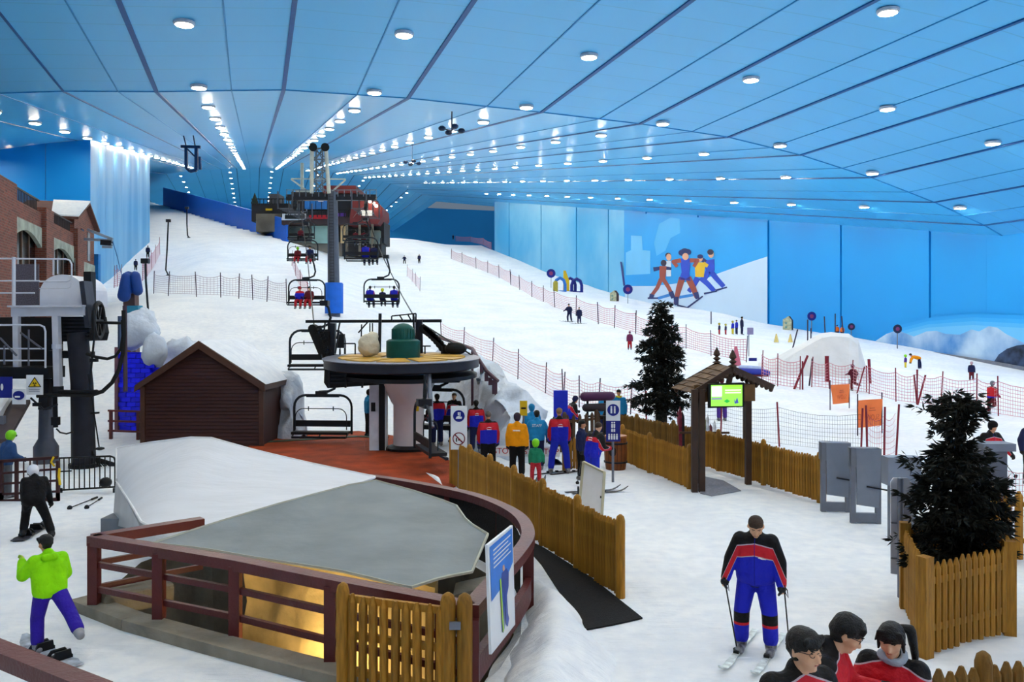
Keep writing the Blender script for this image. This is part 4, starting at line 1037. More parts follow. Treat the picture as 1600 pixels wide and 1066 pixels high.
# stop boards
for lab, px, py, t_, w in (('white STOP gate board between the blue jacket and the orange jacket', 787, 705, 24.4, .62), ('white STOP gate board behind the child in green', 846, 706, 25.0, 1.1)):
    p = at(px, py, t_); s_ = thing('stop_board', lab, 'gate', (p.x, p.y, 0))
    ch('board', MB().box((0, 0, p.z), (w, .03, .3)), SIGNW, s_)
    lettering('STOP', .24, RED, s_, Matrix.Translation((w*.5-.31 if w > 1 else -.02, -.02, p.z)) @ Matrix.Rotation(math.pi/2, 4, 'X'), 0)
    if w > 1: lettering('STOP', .24, RED, s_, Matrix.Translation((-.25, -.02, p.z)) @ Matrix.Rotation(math.pi/2, 4, 'X'), 0)
    ch('post', MB().cyl((w/2 if w < 1 else -w/2, .05, 0), (w/2 if w < 1 else -w/2, .05, p.z+.2), .05, n=8), GRY, s_)
# yellow notice on ice bank, yellow box by pillar
yp = at(818, 638, 24.6)
ys = thing('yellow_sign', 'yellow notice on a post before the ice bank', 'sign', (yp.x, yp.y, 0)); ch('panel', MB().box((0, 0, yp.z), (.22, .03, .44)), YEL, ys); ch('post', MB().cyl((0, .04, 0), (0, .04, yp.z), .03), GRY, ys); ch('print', MB().box((0, -.02, yp.z), (.14, .004, .05)), BLK, ys)
yb = at(652, 635, 27.4); solo('yellow_box', MB().box(yb, (.1, .12, .32)), YEL, 'small yellow box mounted beside the white pillar', 'box')
bp_ = at(876, 644, 28.2)
bb = thing('padded_board', 'upright blue padded board behind the queue', 'board', (bp_.x, bp_.y, 0)); ch('panel', MB().box((0, 0, 1.15), (.48, .14, 1.75)), M('pad_blue', '1a2cc0', .5), bb); ch('foot', MB().box((0, 0, .15), (.3, .4, .3)), BLK, bb)
# grey stands
def stand(label, px, ytop, ybot, wpx, t, flag=True):
    b = gd(px, t); k = t/F; w = wpx*k; H = EYE-(ytop-CY)*k-b.z
    s_ = thing('steel_stand', label, 'stand', tuple(b), -.12)
    for x in (-w/2+.05, w/2-.05): ch('leg', MB().box((x, .04, H/2), (.1, .12, H)), GRY, s_)
    ch('back_panel', MB().prism([(-w/2+.12, -.02, H*.25), (w/2-.06, -.05, H*.22), (w/2, -.05, H), (-w/2+.1, -.05, H)], (0, .05, 0)), M('stand_panel', '808898', .35, .3, .06), s_)
    ch('head_box', MB().box((0, .1, H-.2), (w, .28, .4)), GRY, s_)
    ch('foot_bar', MB().box((0, .04, .12), (w, .1, .2)), GRY, s_)
    ch('bracket', MB().bar((0, -.06, H*.5), (w*.7, -.1, H*.46), .03), DKG, s_)
    return s_
stand('first grey steel stand at the end of the picket fence', 1306, 692, 801, 44, 18.8)
stand('second grey steel stand between the fence and the dark tree', 1353, 701, 818, 45, 17.7)
st3 = thing('steel_stand', 'grey steel stand half hidden by the left side of the dark tree', 'stand', tuple(gd(1408, 16.4)))
ch('head_box', MB().box((0, 0, EYE-(735-CY)/F*16.4), (.65, .3, .55)), M('stand_panel', '808898'), st3); ch('leg', MB().cyl((-.22, 0, 0), (-.22, 0, 1.4), .05, n=8), GRY, st3); ch('leg', MB().cyl((.25, 0, 0), (.25, 0, 1.4), .05, n=8), GRY, st3)
st4 = thing('notice_board', 'back of a tall white notice board on a grey pole beside the planter', 'board', tuple(gd(1404, 12.95)))
ch('pole', MB().cyl((0, -.06, 0), (0, -.06, 1.85), .045, n=10), GRY, st4, 0, True)
mb = MB().prism([(-.12, 0, .35), (.2, 0, .3), (.2, 0, 1.78), (.14, 0, 1.84), (-.08, 0, 1.84), (-.12, 0, 1.78)], (0, .02, 0)); ch('panel', mb, LGR, st4)
for z in (.6, 1.15, 1.6): ch('bracket', MB().bar((-.13, -.03, z), (.2, -.03, z-.03), .025), GRY, st4)
cp = gd(1557, 15.6); c4 = thing('grey_cabinet', 'grey steel cabinet with a red side panel behind the dark tree', 'cabinet', tuple(cp)); ch('body', MB().box((-.15, 0, .95), (.5, .35, 1.9)), M('cabinet_grey', '5c5f6c', .4, .2), c4); ch('red_panel', MB().box((-.12, -.19, .5), (.22, .03, 1.0)), RED, c4); ch('top_box', MB().box((-.05, 0, 1.95), (.6, .4, .14)), GRY, c4)
# snowmobile shaped padded roll behind queue
pr_ = at(932, 640, 28.6)
sl = thing('padded_roll', 'purple padded roll on a dark rack behind the queue', 'crash pad', (pr_.x, pr_.y, 0)); ch('roll', MB().caps((-.42, 0, 1.78), .16, (.5, 0, 1.8), .15, 10), M('purple_pad', '4a2048', .5), sl, 0, True); ch('roll', MB().caps((-.36, 0, 1.4), .14, (.4, 0, 1.42), .14, 10), M('dark_pad', '2a2228', .6), sl, 0, True)
for x in (-.3, .3): ch('leg', MB().bar((x, 0.1, 0), (x, .1, 1.7), .07), BLK, sl)
for z in (.5, 1.1): ch('shelf', MB().bar((-.4, .1, z), (.4, .1, z), .3, .05), BLK, sl)
# ================================================================ left drag lift
dl = thing('drag_lift_station', 'dark steel drag lift station with a white dome and guard rails at left', 'lift station', (-13.6, 24.8, 0))
t = 24.8
cb = gd(131, t)
ch('column', MB().tube([cb+V3((0, 0, -.02)), at(128, 600, t), at(121, 520, t)], [.34, .31, .29], 16), M('column_dark', '1d1e26', .5, .2, .2), dl, 1, True)
ch('column_base', MB().cyl(cb, cb+V3((0, 0, .12)), .42, n=16), BLK, dl, 1)
mb = MB()
for k in range(9): mb.tube([cb+V3((.3, -.1, .5-.02*k)), cb+V3((.45+.03*k, -.2, .25)), cb+V3((.5+.05*k, -.1+.05*k, .03))], .02, 5)
ch('cable_bundle', mb, RUB, dl, 1)
dome = []
for k in range(17):
    a = math.pi*k/16; dome.append(at(97-35*math.cos(a), 458-29*math.sin(a), t))
ch('dome_cover', MB().prism([at(62, 479, t)]+dome+[at(132, 479, t)], (0, 1.4, 0)), M('dome_white', 'd5d8e4', .4, 0, .03), dl, 1)
ch('main_beam', MB().prism([at(17, 479, t-.3), at(132, 479, t-.3), at(132, 493, t-.3), at(17, 495, t-.3)], (0, .25, 0)), LGR, dl, 1)
ch('beam_flange', MB().bar(at(16, 479, t-.3), at(133, 478, t-.3), .32, .05), LGR, dl, 1)
ch('support_leg', MB().bar(at(26, 494, t-.3), at(27, 578, t-.3), .16), LGR, dl, 1)
ch('support_leg', MB().bar(at(88, 494, t-.3), at(91, 604, t-.3), .18), LGR, dl, 1)
ch('leg_collar', MB().cyl(at(89, 538, t-.3), at(89, 545, t-.3), .14, n=12), LGR, dl, 1)
ch('leg_foot_box', MB().box(at(91, 609, t-.3), (.22, .2, .2)), DKG, dl, 1)
ch('gear_housing', MB().prism([at(80, 495, t), at(136, 495, t), at(140, 520, t), at(137, 533, t), at(92, 534, t), at(80, 520, t)], (0, 1.2, 0)), BLK, dl, 1)
ch('gear_housing', MB().prism([at(0, 496, t+.8), at(85, 496, t+.8), at(85, 575, t+.8), at(-10, 575, t+.8)], (0, .5, 0)), M('shade_steel', '1b1718', .6, .2, .3), dl, 1)
mb = MB()
for k in range(6): mb.bar(at(98, 499+6*k, t-.05), at(140, 499+6*k, t-.05), .05)
ch('gear_ribs', mb, DKG, dl, 1)
ch('lower_frame', MB().prism([at(75, 548, t), at(138, 550, t), at(138, 560, t), at(75, 560, t)], (0, .4, 0)), BLK, dl, 1)
ch('side_plate', MB().bar(at(134, 440, t), at(143, 512, t), .14, .5), M('plate_steel', '3a3d48', .4, .4), dl, 1)
ch('side_plate', MB().bar(at(140, 425, t+.4), at(141, 500, t+.4), .22, .3), BLK, dl, 1)
wcen = at(154, 501, t)
WHL = MB()
WHL.v = []
ring = [(wcen+V3((-.10*math.cos(a), .5*math.cos(a), .53*math.sin(a)))) for a in [2*math.pi*k/28 for k in range(28)]]
WHL.tube(ring, .07, 8, 0, True)
for k in range(6):
    a = math.pi*k/3; WHL.bar(wcen, wcen+V3((-.10*math.cos(a), .48*math.cos(a), .5*math.sin(a))), .06)
ch('drive_wheel', WHL, BLK, dl, 1, True)
ch('axle', MB().cyl(at(136, 504, t), at(197, 505, t), .045, n=8), BLK, dl, 1)
def gtube(pts, r, nm, mat, tt=None): ch(nm, MB().tube([at(p[0], p[1], tt or t-.6) for p in pts], r, 7), mat, dl, 1, True)
gtube([(-10, 404), (103, 405), (109, 407), (112, 413), (112, 434), (110, 438), (104, 440), (62, 440)], .025, 'guard_rail', LGR)
gtube([(-10, 439), (62, 439)], .022, 'guard_rail', LGR); gtube([(-10, 458), (54, 458)], .022, 'guard_rail', LGR)
gtube([(62, 451), (104, 451), (110, 449), (112, 443)], .02, 'guard_rail', LGR)
for x, y0, y1, w in ((21.5, 402, 478, .08), (55, 405, 440, .035), (83, 405, 430, .03), (90, 405, 428, .03)): gtube([(x, y0), (x, y1)], w/1.6, 'guard_post', LGR)
gtube([(-10, 508), (62, 508), (69, 511), (71, 518), (71, 575)], .028, 'guard_rail', LGR)
for y in (545, 563.5): gtube([(-10, y), (70, y)], .022, 'guard_rail', LGR)
for a, b_ in (((0, 528), (26, 556)), ((32, 520), (66, 545)), ((7, 540), (7, 570)), ((45, 515), (45, 572))): gtube([a, b_], .03, 'brace', M('brace_grey', '5a5c68', .5, .3))
ch('gangway', MB().prism([at(-12, 574, t-.5), at(76, 574, t-.5), at(76, 592, t-.5), at(-12, 592, t-.5)], (0, .9, 0)), BLK, dl, 1)
ch('grating', MB().prism([at(23, 413, t+.5), at(60, 413, t+.5), at(60, 478, t+.5), at(23, 478, t+.5)], (0, .05, 0)), M('grating_grey', '5b5560', .6, .2, .4, 30), dl, 1)
ch('dark_post', MB().bar(at(73, 592, t), at(70, 640, t), .26), DKG, dl, 1)
pbase = gd(72, 25.6)
ch('tapered_post', MB().tube([pbase, pbase+V3((0, 0, .5)), pbase+V3((0, 0, .75)), at(71, 600, 25.6)], [.36, .36, .22, .17], 14), M('tapered_grey', '5a5d68', .45, .3), dl, 1, True)
ch('hanging_pipe', MB().cyl(at(85, 590, t), at(87, 668, t), .07, n=8), BLK, dl, 1)
ch('valve', MB().box(at(87, 658, t), (.2, .16, .24)), BLK, dl, 1)
gtube([(88, 670), (94, 676), (104, 678), (114, 675)], .025, 'hose', BLK)
gtube([(193, 485), (194, 520), (192, 552), (186, 577), (175, 598), (160, 612), (142, 618), (100, 617), (58, 619)], .06, 'hose', RUB)
gtube([(191, 500), (192, 525), (189, 545), (180, 557), (168, 561), (150, 558), (135, 553)], .045, 'hose', RUB)
gtube([(92, 612), (130, 613), (152, 612)], .06, 'rod', BLK)
ch('valve', MB().box(at(150, 613, t-.6), (.12, .12, .1)), BLK, dl, 1); ch('valve', MB().box(at(147, 563, t-.6), (.2, .12, .1)), BLK, dl, 1)
gtube([(146, 485), (147, 530), (142, 580), (141, 602)], .03, 'hose', BLK)
gtube([(138, 585), (146, 640), (152, 680), (155, 700)], .02, 'tow_cable', BLK); ch('tow_disc', MB().lathe(at(156, 702, t-.6), [(.05, .06), (.12, .04), (.13, 0), (.05, -.03)], 12), BLK, dl, 1)
gtube([(142, 646), (155, 645)], .03, 'rod', BLK)
gtube([(48, 622), (68, 640), (90, 632)], .03, 'rod', DKG); ch('valve', MB().box(at(58, 632, t-.6), (.2, .14, .1)), BLK, dl, 1)
vp = thing('vertical_pipe', 'tall dark pipe with blue sleeve right of the drag lift wheel', 'pipe', tuple(gd(192, 26.5))); ch('pipe', MB().cyl(at(195, 478, 26.5), at(196, 612, 26.5), .07, n=8), M('pipe_mauve', '4a3a48', .5), vp, 1); ch('sleeve', MB().cyl(at(189, 494, 26.5), at(189, 545, 26.5), .1, n=8), M('sleeve_blue', '41577c', .5), vp, 1)
# warning signs hung on the station
ws = thing('warning_sign', 'white sign with a yellow warning triangle on the drag lift', 'sign', tuple(at(54, 617, 24.1)))
def qb(x0, y0, x1, y1, t, nm, mat, par, d=.02): ch(nm, MB().prism([at(x0, y0, t), at(x1, y0, t), at(x1, y1, t), at(x0, y1, t)], (0, d, 0)), mat, par, 1)
qb(41, 586, 67, 617, 24.1, 'panel', SIGNW, ws)
ch('triangle', MB().prism([at(54, 589, 24.08), at(64.5, 605, 24.08), at(43.5, 605, 24.08)], (0, .005, 0)), BLK, ws, 1)
ch('triangle_fill', MB().prism([at(54, 591.5, 24.07), at(62.5, 604, 24.07), at(45.5, 604, 24.07)], (0, .005, 0)), YEL, ws, 1)
mb = MB()
for a in (90, 210, 330): mb.prism([at(54, 600, 24.06), at(54+3.4*math.cos(math.radians(a-28)), 600+3.4*math.sin(math.radians(a-28)), 24.06), at(54+3.4*math.cos(math.radians(a+28)), 600+3.4*math.sin(math.radians(a+28)), 24.06)], (0, .004, 0))
ch('triangle_mark', mb, BLK, ws, 1)
for y in (608, 611): qb(45, y, 62, y+.9, 24.07, 'print_line', GRY, ws, .005)
bs = thing('blue_sign', 'dark blue sign with a white figure at the left edge', 'sign', tuple(at(5, 623, 24.0))); qb(-8, 589, 19, 622, 24.0, 'panel', SIGNB, bs); ch('figure', MB().ell(at(3, 605, 23.97), (.04, .01, .1), 8, 6), SIGNW, bs, 1)
b2 = thing('boot_sign', 'small white plate with a blue oval boot sign', 'sign', tuple(at(30, 633, 23.9))); qb(19, 608, 40, 632, 23.9, 'panel', SIGNW, b2)
ch('oval', MB().prism([at(29+9*math.cos(2*math.pi*k/20), 618+7*math.sin(2*math.pi*k/20), 23.87) for k in range(20)], (0, .01, 0)), SIGNB, b2, 1); qb(23, 619, 31, 621.5, 23.85, 'boot_mark', SIGNW, b2, .005)
# white conveyor ramp
cv = thing('conveyor_edge', 'white edged conveyor ramp beside the drag lift at the left edge', 'conveyor', tuple(gd(5, 24)))
ch('side_beam', MB().bar(at(-14, 668, 22.5), at(18, 618, 26), .1, .25), WHT, cv, 1); ch('belt', MB().bar(at(-4, 690, 22.4), at(33, 628, 25.5), .5, .12), M('belt_brown', '4a3f42', .7), cv, 1); ch('support', MB().bar(at(4, 650, 23.5), gd(4, 23.5), .12), GRY, cv, 1)
# crowd barriers
bA = thing('crowd_barrier', 'rusty brown framed crowd barrier before the drag lift', 'barrier', tuple(gz(50, 785)))
RUST = M('rusty_frame', '3d2226', .6, .2, .2)
ta = 20.0
def tb_(par, a, b_, w, mat, nm): ch(nm, MB().bar(a, b_, w), mat, par, 1)
for (x0, y0), (x1, y1), w in (((-12, 722), (90, 715), .07), ((-12, 741), (90, 733), .05), ((-12, 757), (90, 751), .05), ((-12, 773), (90, 768), .05), ((0, 784), (90, 781), .09)): tb_(bA, at(x0, y0, ta), at(x1, y1, ta), w, RUST, 'rail')
for x in (2, 26, 90.5): tb_(bA, at(x, 720, ta), at(x, 784, ta), .07, RUST, 'post')
for x in (37, 47, 58, 69, 79): tb_(bA, at(x, 719, ta), at(x, 770, ta), .025, RUST, 'bar')
tb_(bA, at(90.5, 770, ta), V3((at(90.5, 770, ta).x, ta, 0)), .07, RUST, 'post'); tb_(bA, at(2, 770, ta), V3((at(2, 770, ta).x, ta, 0)), .07, RUST, 'post')
ch('yellow_strap', MB().tube([at(84, 714, ta-.05), at(80, 722, ta-.05), at(85, 729, ta-.05)], .025, 5), YEL, bA, 1); ch('yellow_strap', MB().tube([at(93, 732, ta-.05), at(92, 745, ta-.05), at(94, 758, ta-.05)], .03, 5), YEL, bA, 1)
bB = thing('crowd_barrier', 'black tubular crowd barrier at the foot of the dark column', 'barrier', tuple(gz(140, 770)))
tbx = 21.0
ch('frame', MB().tube([at(93, 767, tbx), at(93, 716, tbx), at(172, 713, tbx), at(178, 715, tbx), at(180, 720, tbx), at(180, 762, tbx)], .025, 6), BLK, bB, 1)
tb_(bB, at(93, 766, tbx), at(181, 761, tbx), .04, BLK, 'rail')
for k in range(10): tb_(bB, at(100+8*k, 716-.3*k, tbx), at(100+8*k, 766-.5*k, tbx), .022, BLK, 'bar')
tb_(bB, at(93, 737, tbx), at(112, 736, tbx), .03, BLK, 'rail'); qb(170, 723, 180, 729, tbx-.02, 'tag_plate', DKG, bB)
for x in (96, 178): tb_(bB, at(x, 763, tbx), V3((at(x, 763, tbx).x, tbx, 0)), .04, BLK, 'foot')
solo('black_helmet', MB().ell(at(165, 754, 20.8), (.15, .15, .13), 14, 8), BLK, 'round black helmet hung on the black crowd barrier', 'helmet', smooth=True)
# padded tower post behind the boulder
pp = thing('padded_post', 'timber post with blue crash pads above the ice boulder', 'post', tuple(gd(208, 36)))
ch('post', MB().bar(gd(208, 36), at(204, 428, 36), .5, .4), M('mauve_timber', '6a5350', .7, 0, .15), pp, 1)
for a, b_, w in (((201, 432), (202, 452), .36), ((211, 432), (215, 454), .36)): ch('crash_pad', MB().caps(at(*a, 35.6), w/1.6, at(*b_, 35.6), w/1.6, 10), M('pad_navy', '16408c', .5), pp, 1, True)
ch('crash_pad', MB().caps(at(197, 433, 35.4), .2, at(194, 462, 35.4), .28, 10), M('pad_navy', '16408c'), pp, 1, True)
ch('base_wrap', MB().bar(at(209, 478, 35.7), at(210, 512, 35.7), .56, .46), M('teal_wrap', '2f7f9c', .6), pp, 1)
# hanging tow sticks
for i, (pts, t_) in enumerate((([(227, 408), (228, 440), (231, 480), (234, 515), (236, 527)], 34), ([(263, 345), (261, 390), (259, 422), (263, 430)], 60), ([(292, 325), (292, 350), (293, 368), (295, 371)], 75))):
    tw_ = thing('tow_bar', ('long tow bar hanging beside the blue padded post', 'thin tow bar hanging over the left run below the ridge', 'small far tow bar hanging near the padded wall')[i], 'tow bar', tuple(at(*pts[-1], t_)))
    ch('rod', MB().tube([at(*p, t_) for p in pts], .03+.0004*t_, 5), DKG, tw_, 1); ch('seat_disc', MB().ell(at(*pts[-1], t_), (.16, .16, .05), 10, 5), DKG, tw_, 1); ch('reel', MB().box(at(*pts[0], t_), (.3, .2, .2)), DKG, tw_, 1)
# fallen ski poles on the snow
for i, (a, b_) in enumerate((((106, 797), (152, 779)), ((134, 796), (159, 780)))):
    A_, B_ = gz(*a)+V3((0, 0, .03)), gz(*b_)+V3((0, 0, .03))
    sp_ = thing('ski_pole', ('longer ski pole lying on the snow near the barriers', 'shorter ski pole lying across the other pole')[i], 'ski pole', tuple(A_)); ch('shaft', MB().cyl(A_, B_, .012, n=6), BLK, sp_, 1); ch('grip', MB().cyl(B_, B_.lerp(A_, .2), .025, n=6), BLK, sp_, 1); ch('basket', MB().ell(A_.lerp(B_, .06), .06, 8, 4), BLK, sp_, 1)
# ================================================================ brick building at left
bg = thing('brick_building', 'red brick chalet building with arched windows and a snowy gable', 'building', tuple(hall(-15, 62, 2)))
def brick_mat():
    m, N, L, b = nodes_of('red_brick')
    tc = N.new('ShaderNodeTexCoord'); mp = N.new('ShaderNodeMapping'); mp.inputs['Rotation'].default_value = (0, 0, -YAW); L.new(tc.outputs['Object'], mp.inputs[0])
    sp = N.new('ShaderNodeSeparateXYZ'); L.new(mp.outputs[0], sp.inputs[0]); cb_ = N.new('ShaderNodeCombineXYZ')
    L.new(mth(N, L, 'ADD', sp.outputs[0], sp.outputs[1]), cb_.inputs[0]); L.new(sp.outputs[2], cb_.inputs[1])
    bt = N.new('ShaderNodeTexBrick'); bt.inputs['Scale'].default_value = 1.0; bt.inputs['Brick Width'].default_value = .42; bt.inputs['Row Height'].default_value = .15; bt.inputs['Mortar Size'].default_value = .014
    bt.inputs['Color1'].default_value = lin('8a4433')+[1]; bt.inputs['Color2'].default_value = lin('5f2f28')+[1]; bt.inputs['Mortar'].default_value = lin('7d6a60')+[1]; L.new(cb_.outputs[0], bt.inputs['Vector'])
    nz = N.new('ShaderNodeTexNoise'); nz.inputs['Scale'].default_value = .9; L.new(mp.outputs[0], nz.inputs['Vector'])
    L.new(mixc(N, L, mth(N, L, 'MULTIPLY', nz.outputs['Fac'], .5), bt.outputs['Color'], lin('4a2a26')), b.inputs['Base Color']); b.inputs['Roughness'].default_value = .85
    return m
BRK = brick_mat(); LIM = M('lintel_stone', '9aa39a', .8, 0, .3, 1.2, .3, 4); STB = M('rubble_base', '6c7a76', .85, 0, .45, 1.6, .5, 4); SLAT = M('roof_tiles', '5a3a36', .8, 0, .2, 3)
GLS = M('dark_glass', '14161a', .15, 0, .3, .6)
FR = -13.3
def fz(v): return tz(*hall(FR, v)[:2])
def fbox(nm, r0, r1, v0, v1, z0, z1, mat):
    return ch(nm, MB().prism([hall(r0, v0, z0), hall(r1, v0, z0), hall(r1, v1, z0), hall(r0, v1, z0)], (0, 0, z1-z0)), mat, bg, 1)
def facade_z(px, py):                        # height of a facade point
    u = (px-CX)/F; t_ = FR/(CA*u+SA); return EYE+(CY-py)/F*t_
def fV(px): return V_of(px, FR)
fbox('back_wall', FR-6, FR-.5, 36, 78, 0, 9.2, BRK)
for x0, x1, yt in ((-30, 19, 288), (66, 78, 331), (116, 126, 362)):
    v0, v1 = fV(x0), fV(x1); fbox('pier', FR-.5, FR+.25, v0, v1, 0, facade_z(x1, yt), BRK)
bays = [(20, 66, 308, 334), (78, 116, 345, 366), (-110, -30, 250, 290)]
for x0, x1, y0, y1 in bays:
    v0, v1 = fV(x0), fV(x1); z0 = facade_z(x0, y0); 
    fbox('spandrel', FR-.5, FR-.05, v0, v1, z0-1.1, z0, BRK)
    zt = z0-1.0; zb = zt-1.3; pts = []
    for k in range(11):
        w = k/10; v = v0+(v1-v0)*w; pts.append(hall(FR-.02, v, zb+.75*math.sin(math.pi*w)))
    ch('arch_lintel', MB().prism(pts+[hall(FR-.02, v1, zt), hall(FR-.02, v0, zt)], hall(-.25, 0)), LIM, bg, 1)
    fbox('window_glass', FR-.48, FR-.42, v0, v1, 2.8, zt, GLS)
    for k in range(1, 4): 
        v = v0+(v1-v0)*k/4; fbox('mullion', FR-.42, FR-.34, v-.06, v+.06, 2.8, zt-.2, M('mullion_brown', '5d4a40'))
    vv_ = v0+(v1-v0)*.18; fbox('lit_pane', FR-.42, FR-.40, vv_, vv_+.7, zb-1.6, zb-.2, E('window_light', 'ffe9c4', 2.0))
    fbox('rubble_base', FR-.4, FR+.1, v0, v1, 0, 3.6, STB)
    mb = MB()
    for k in range(int((v1-v0)/.35)): mb.bar(hall(FR-.2, v0+.35*k, z0), hall(FR-.2, v0+.35*k, z0+.8), .05)
    mb.bar(hall(FR-.2, v0, z0+.8), hall(FR-.2, v1, z0+.8), .1); ch('parapet_railing', mb, M('railing_iron', '2a2226'), bg, 1)
v0, v1 = fV(116), fV(147)
ze = facade_z(126, 345); zr = facade_z(134, 322)
fbox('gable_wall', FR-4, FR, v0, v1, 1, ze, BRK)
ch('gable', MB().prism([hall(FR, v0, ze), hall(FR, v1, ze), hall(FR, (v0+v1)/2, zr)], hall(-4, 0)), BRK, bg, 1)
for s_ in (0, 1):
    va = v0-.6 if s_ == 0 else v1+.5; zz = ze-.25
    q = [hall(FR+.4, va, zz), hall(FR+.4, (v0+v1)/2, zr+.05), hall(FR-4.2, (v0+v1)/2, zr+.05), hall(FR-4.2, va, zz)]
    ch('roof_slope', MB().prism(q, (0, 0, .2)), SLAT, bg, 1)
    if s_ == 0:
        q2 = [hall(FR+.42, va, zz+.21), hall(FR+.42, (v0+v1)/2, zr+.26), hall(FR-2.3, (v0+v1)/2, zr+.26), hall(FR-1.6, va+.7, zz+.4), hall(FR-2.4, va, zz+.21)]; ch('roof_snow', MB().prism(q2, (0, 0, .12)), SNOW, bg, 1)
for a in (.3, .62): fbox('gable_window', FR-.05, FR+.04, v0+(v1-v0)*a, v0+(v1-v0)*(a+.14), ze-3.0, ze-.6, GLS)
fbox('stone_band', FR-.1, FR+.08, v0, v1, ze-4.2, ze-3.2, LIM); fbox('base_band', FR-.1, FR+.1, v0, v1, 2, ze-4.2, STB)
ch('corner_strip', MB().box(hall(FR+.2, v1+.25, 7.5), (.4, .4, 6)), M('blue_downpipe', '1a78c4', .5), bg, 1)
# steel arm sticking out of the gable
am = thing('pulley_bracket', 'grey steel pulley arm projecting from the brick gable', 'bracket', tuple(at(170, 382, 66)))
for a, b_ in (((137, 359), (176, 374)), ((132, 374), (176, 376)), ((158, 381), (175, 381)), ((160, 386), (175, 386))): ch('arm', MB().bar(at(*a, 66), at(*b_, 66), .2), M('arm_grey', '8d9db4', .5, .2), am, 1)
ch('sheave_box', MB().bar(at(158, 379, 66), at(175, 380, 66), .3, .4), DKG, am, 1)
rope('thin rope falling from the pulley arm to the snow', [at(176, 377, 66), at(183, 400, 66), at(189, 425, 64), at(193, 440, 60)], .03, 'tow_rope', 'rope', M('rope_blue', '2a5f9c'))
# ================================================================ nets, gates and flags on the slopes
NETR = M('net_pink', 'd3929f', .7, 0, .05); NETB = M('net_dark', '3c3e48', .7, 0, .05); POLR = M('slalom_pole_red', '7c1c30', .5); POLD = M('slalom_pole_dark', '3a2f44', .5)
FINE_SKIP = set()
def net(label, pts, h=1.1, mat=None, sp=.3, wd=.05, pole=POLD, ph=None, lean=.06, rows=5, poles=True, pr=.03):
    """pts: ground points of the poles"""
    pts = [V3(p) for p in pts]; mat = mat or NETR; ph = ph or h*1.25
    fine = mat not in FINE_SKIP
    if fine: sp *= .62; wd *= .5; rows = 8
    t = thing('safety_net', label, 'net fence', tuple(pts[0]))
    mb = MB()
    def quad(a, b_, o):
        mb.add([a-o, b_-o, b_+o, a+o], [(0, 1, 2, 3)])
    for a, b_ in zip(pts, pts[1:]):
        L = (b_-a).length; n = max(2, int(L/sp))
        for k in range(rows+1):
            z0 = .08+h*k/rows
            for j in range(4):
                u0, u1 = j/4, (j+1)/4; s0, s1 = [-.12*h*4*u*(1-u)*(k/rows) for u in (u0, u1)]
                def gp(u, dz): p = a.lerp(b_, u); return V3((p.x, p.y, max(p.z, tz(p.x, p.y)+.03)+dz))
                quad(gp(u0, z0+s0), gp(u1, z0+s1), V3((0, 0, wd/2*(1.6 if k == rows else 1))))
        dn = V3((b_.x-a.x, b_.y-a.y, 0)).normalized()
        for k in range(n+1):
            u = k/n; p = a.lerp(b_, u); p.z = max(p.z, tz(p.x, p.y)+.03); s = -.12*h*4*u*(1-u)
            quad(p+V3((0, 0, .08)), p+V3((0, 0, .08+h+s)), dn*wd/2)
    ch('netting', mb, mat, t, 1, stuff=True)
    if poles:
        for p in pts: ch('pole', MB().cyl(p-V3((0, 0, .1)), p+V3((random.uniform(-lean, lean)*ph, 0, ph)), pr, n=6), pole, t, 1)
    return t
def gl(*p): return [gz(x, y) for x, y in p]
net('long pink safety net down the right edge of the main run', gl((705, 405), (722, 411), (744, 419), (762, 426), (780, 434), (798, 444)), 1.8, None, .5, .1, pr=.05)
net('pink safety net from the bend down towards the learner area', gl((798, 446), (812, 452), (831, 464), (849, 473), (867, 481), (900, 492), (935, 505), (960, 511), (993, 521)), 1.6, None, .45, .08, pr=.045)
net('pale safety net behind the tall fir across the middle of the slope', gl((993, 523), (1028, 532), (1072, 545), (1111, 556), (1166, 566)), 1.5, None, .4, .07)
net('low pink net sloping down behind the bullwheel station', gl((690, 540), (724, 552), (769, 571), (809, 592), (852, 617), (880, 630)), 1.4, None, .3, .045)
net('low pink net behind the queue and blue boards', gl((880, 631), (905, 638), (935, 643), (985, 648), (1010, 655)), 1.3, None, .25, .035)
net('thin net line across the left run below the ridge', gl((240, 458), (263, 461), (307, 462), (345, 463), (373, 465), (395, 467), (417, 470), (448, 475)), 1.6, M('net_lilac', 'c7bccb', .7), .4, .06, pr=.04)
net('short red net beside the striped left wall', gl((178, 452), (184, 450), (190, 449)), 2.2, M('net_red', 'c05a74', .7), .3, .08, POLR)
net('receding red net uphill of the blue padded post', gl((222, 440), (230, 432), (237, 422), (243, 412), (250, 398)), 2.2, M('net_red', 'c05a74', .7), .5, .12, POLR)
net('red net running straight up the slope between the left chairs', gl((482, 475), (470, 452), (462, 432), (456, 414)), 1.5, M('net_red', 'c05a74'), .3, .08, POLR)
net('tiny net corner on the main run right of the three riders', gl((636, 432), (644, 440), (650, 447), (656, 455)), 1.5, None, .4, .07)
net('far red net at the top right corner of the main run', gl((712, 377), (735, 378), (755, 383), (768, 390)), 1.7, M('net_rose', 'd890a4'), 1.0, .12, POLR)
net('pink net round the foot of the snow jump', gl((1190, 598), (1215, 604), (1250, 609)), 1.6, None, .28, .06, POLR)
net('long pink net in front of the snow jump', gl((1268, 606), (1296, 609), (1330, 612), (1358, 617), (1400, 628), (1432, 632)), 1.5, None, .28, .05, POLR)
net('pink net running behind the dark planter tree to the right edge', gl((1434, 632), (1470, 637), (1526, 643), (1560, 650), (1640, 663)), 1.5, None, .26, .045, POLR)
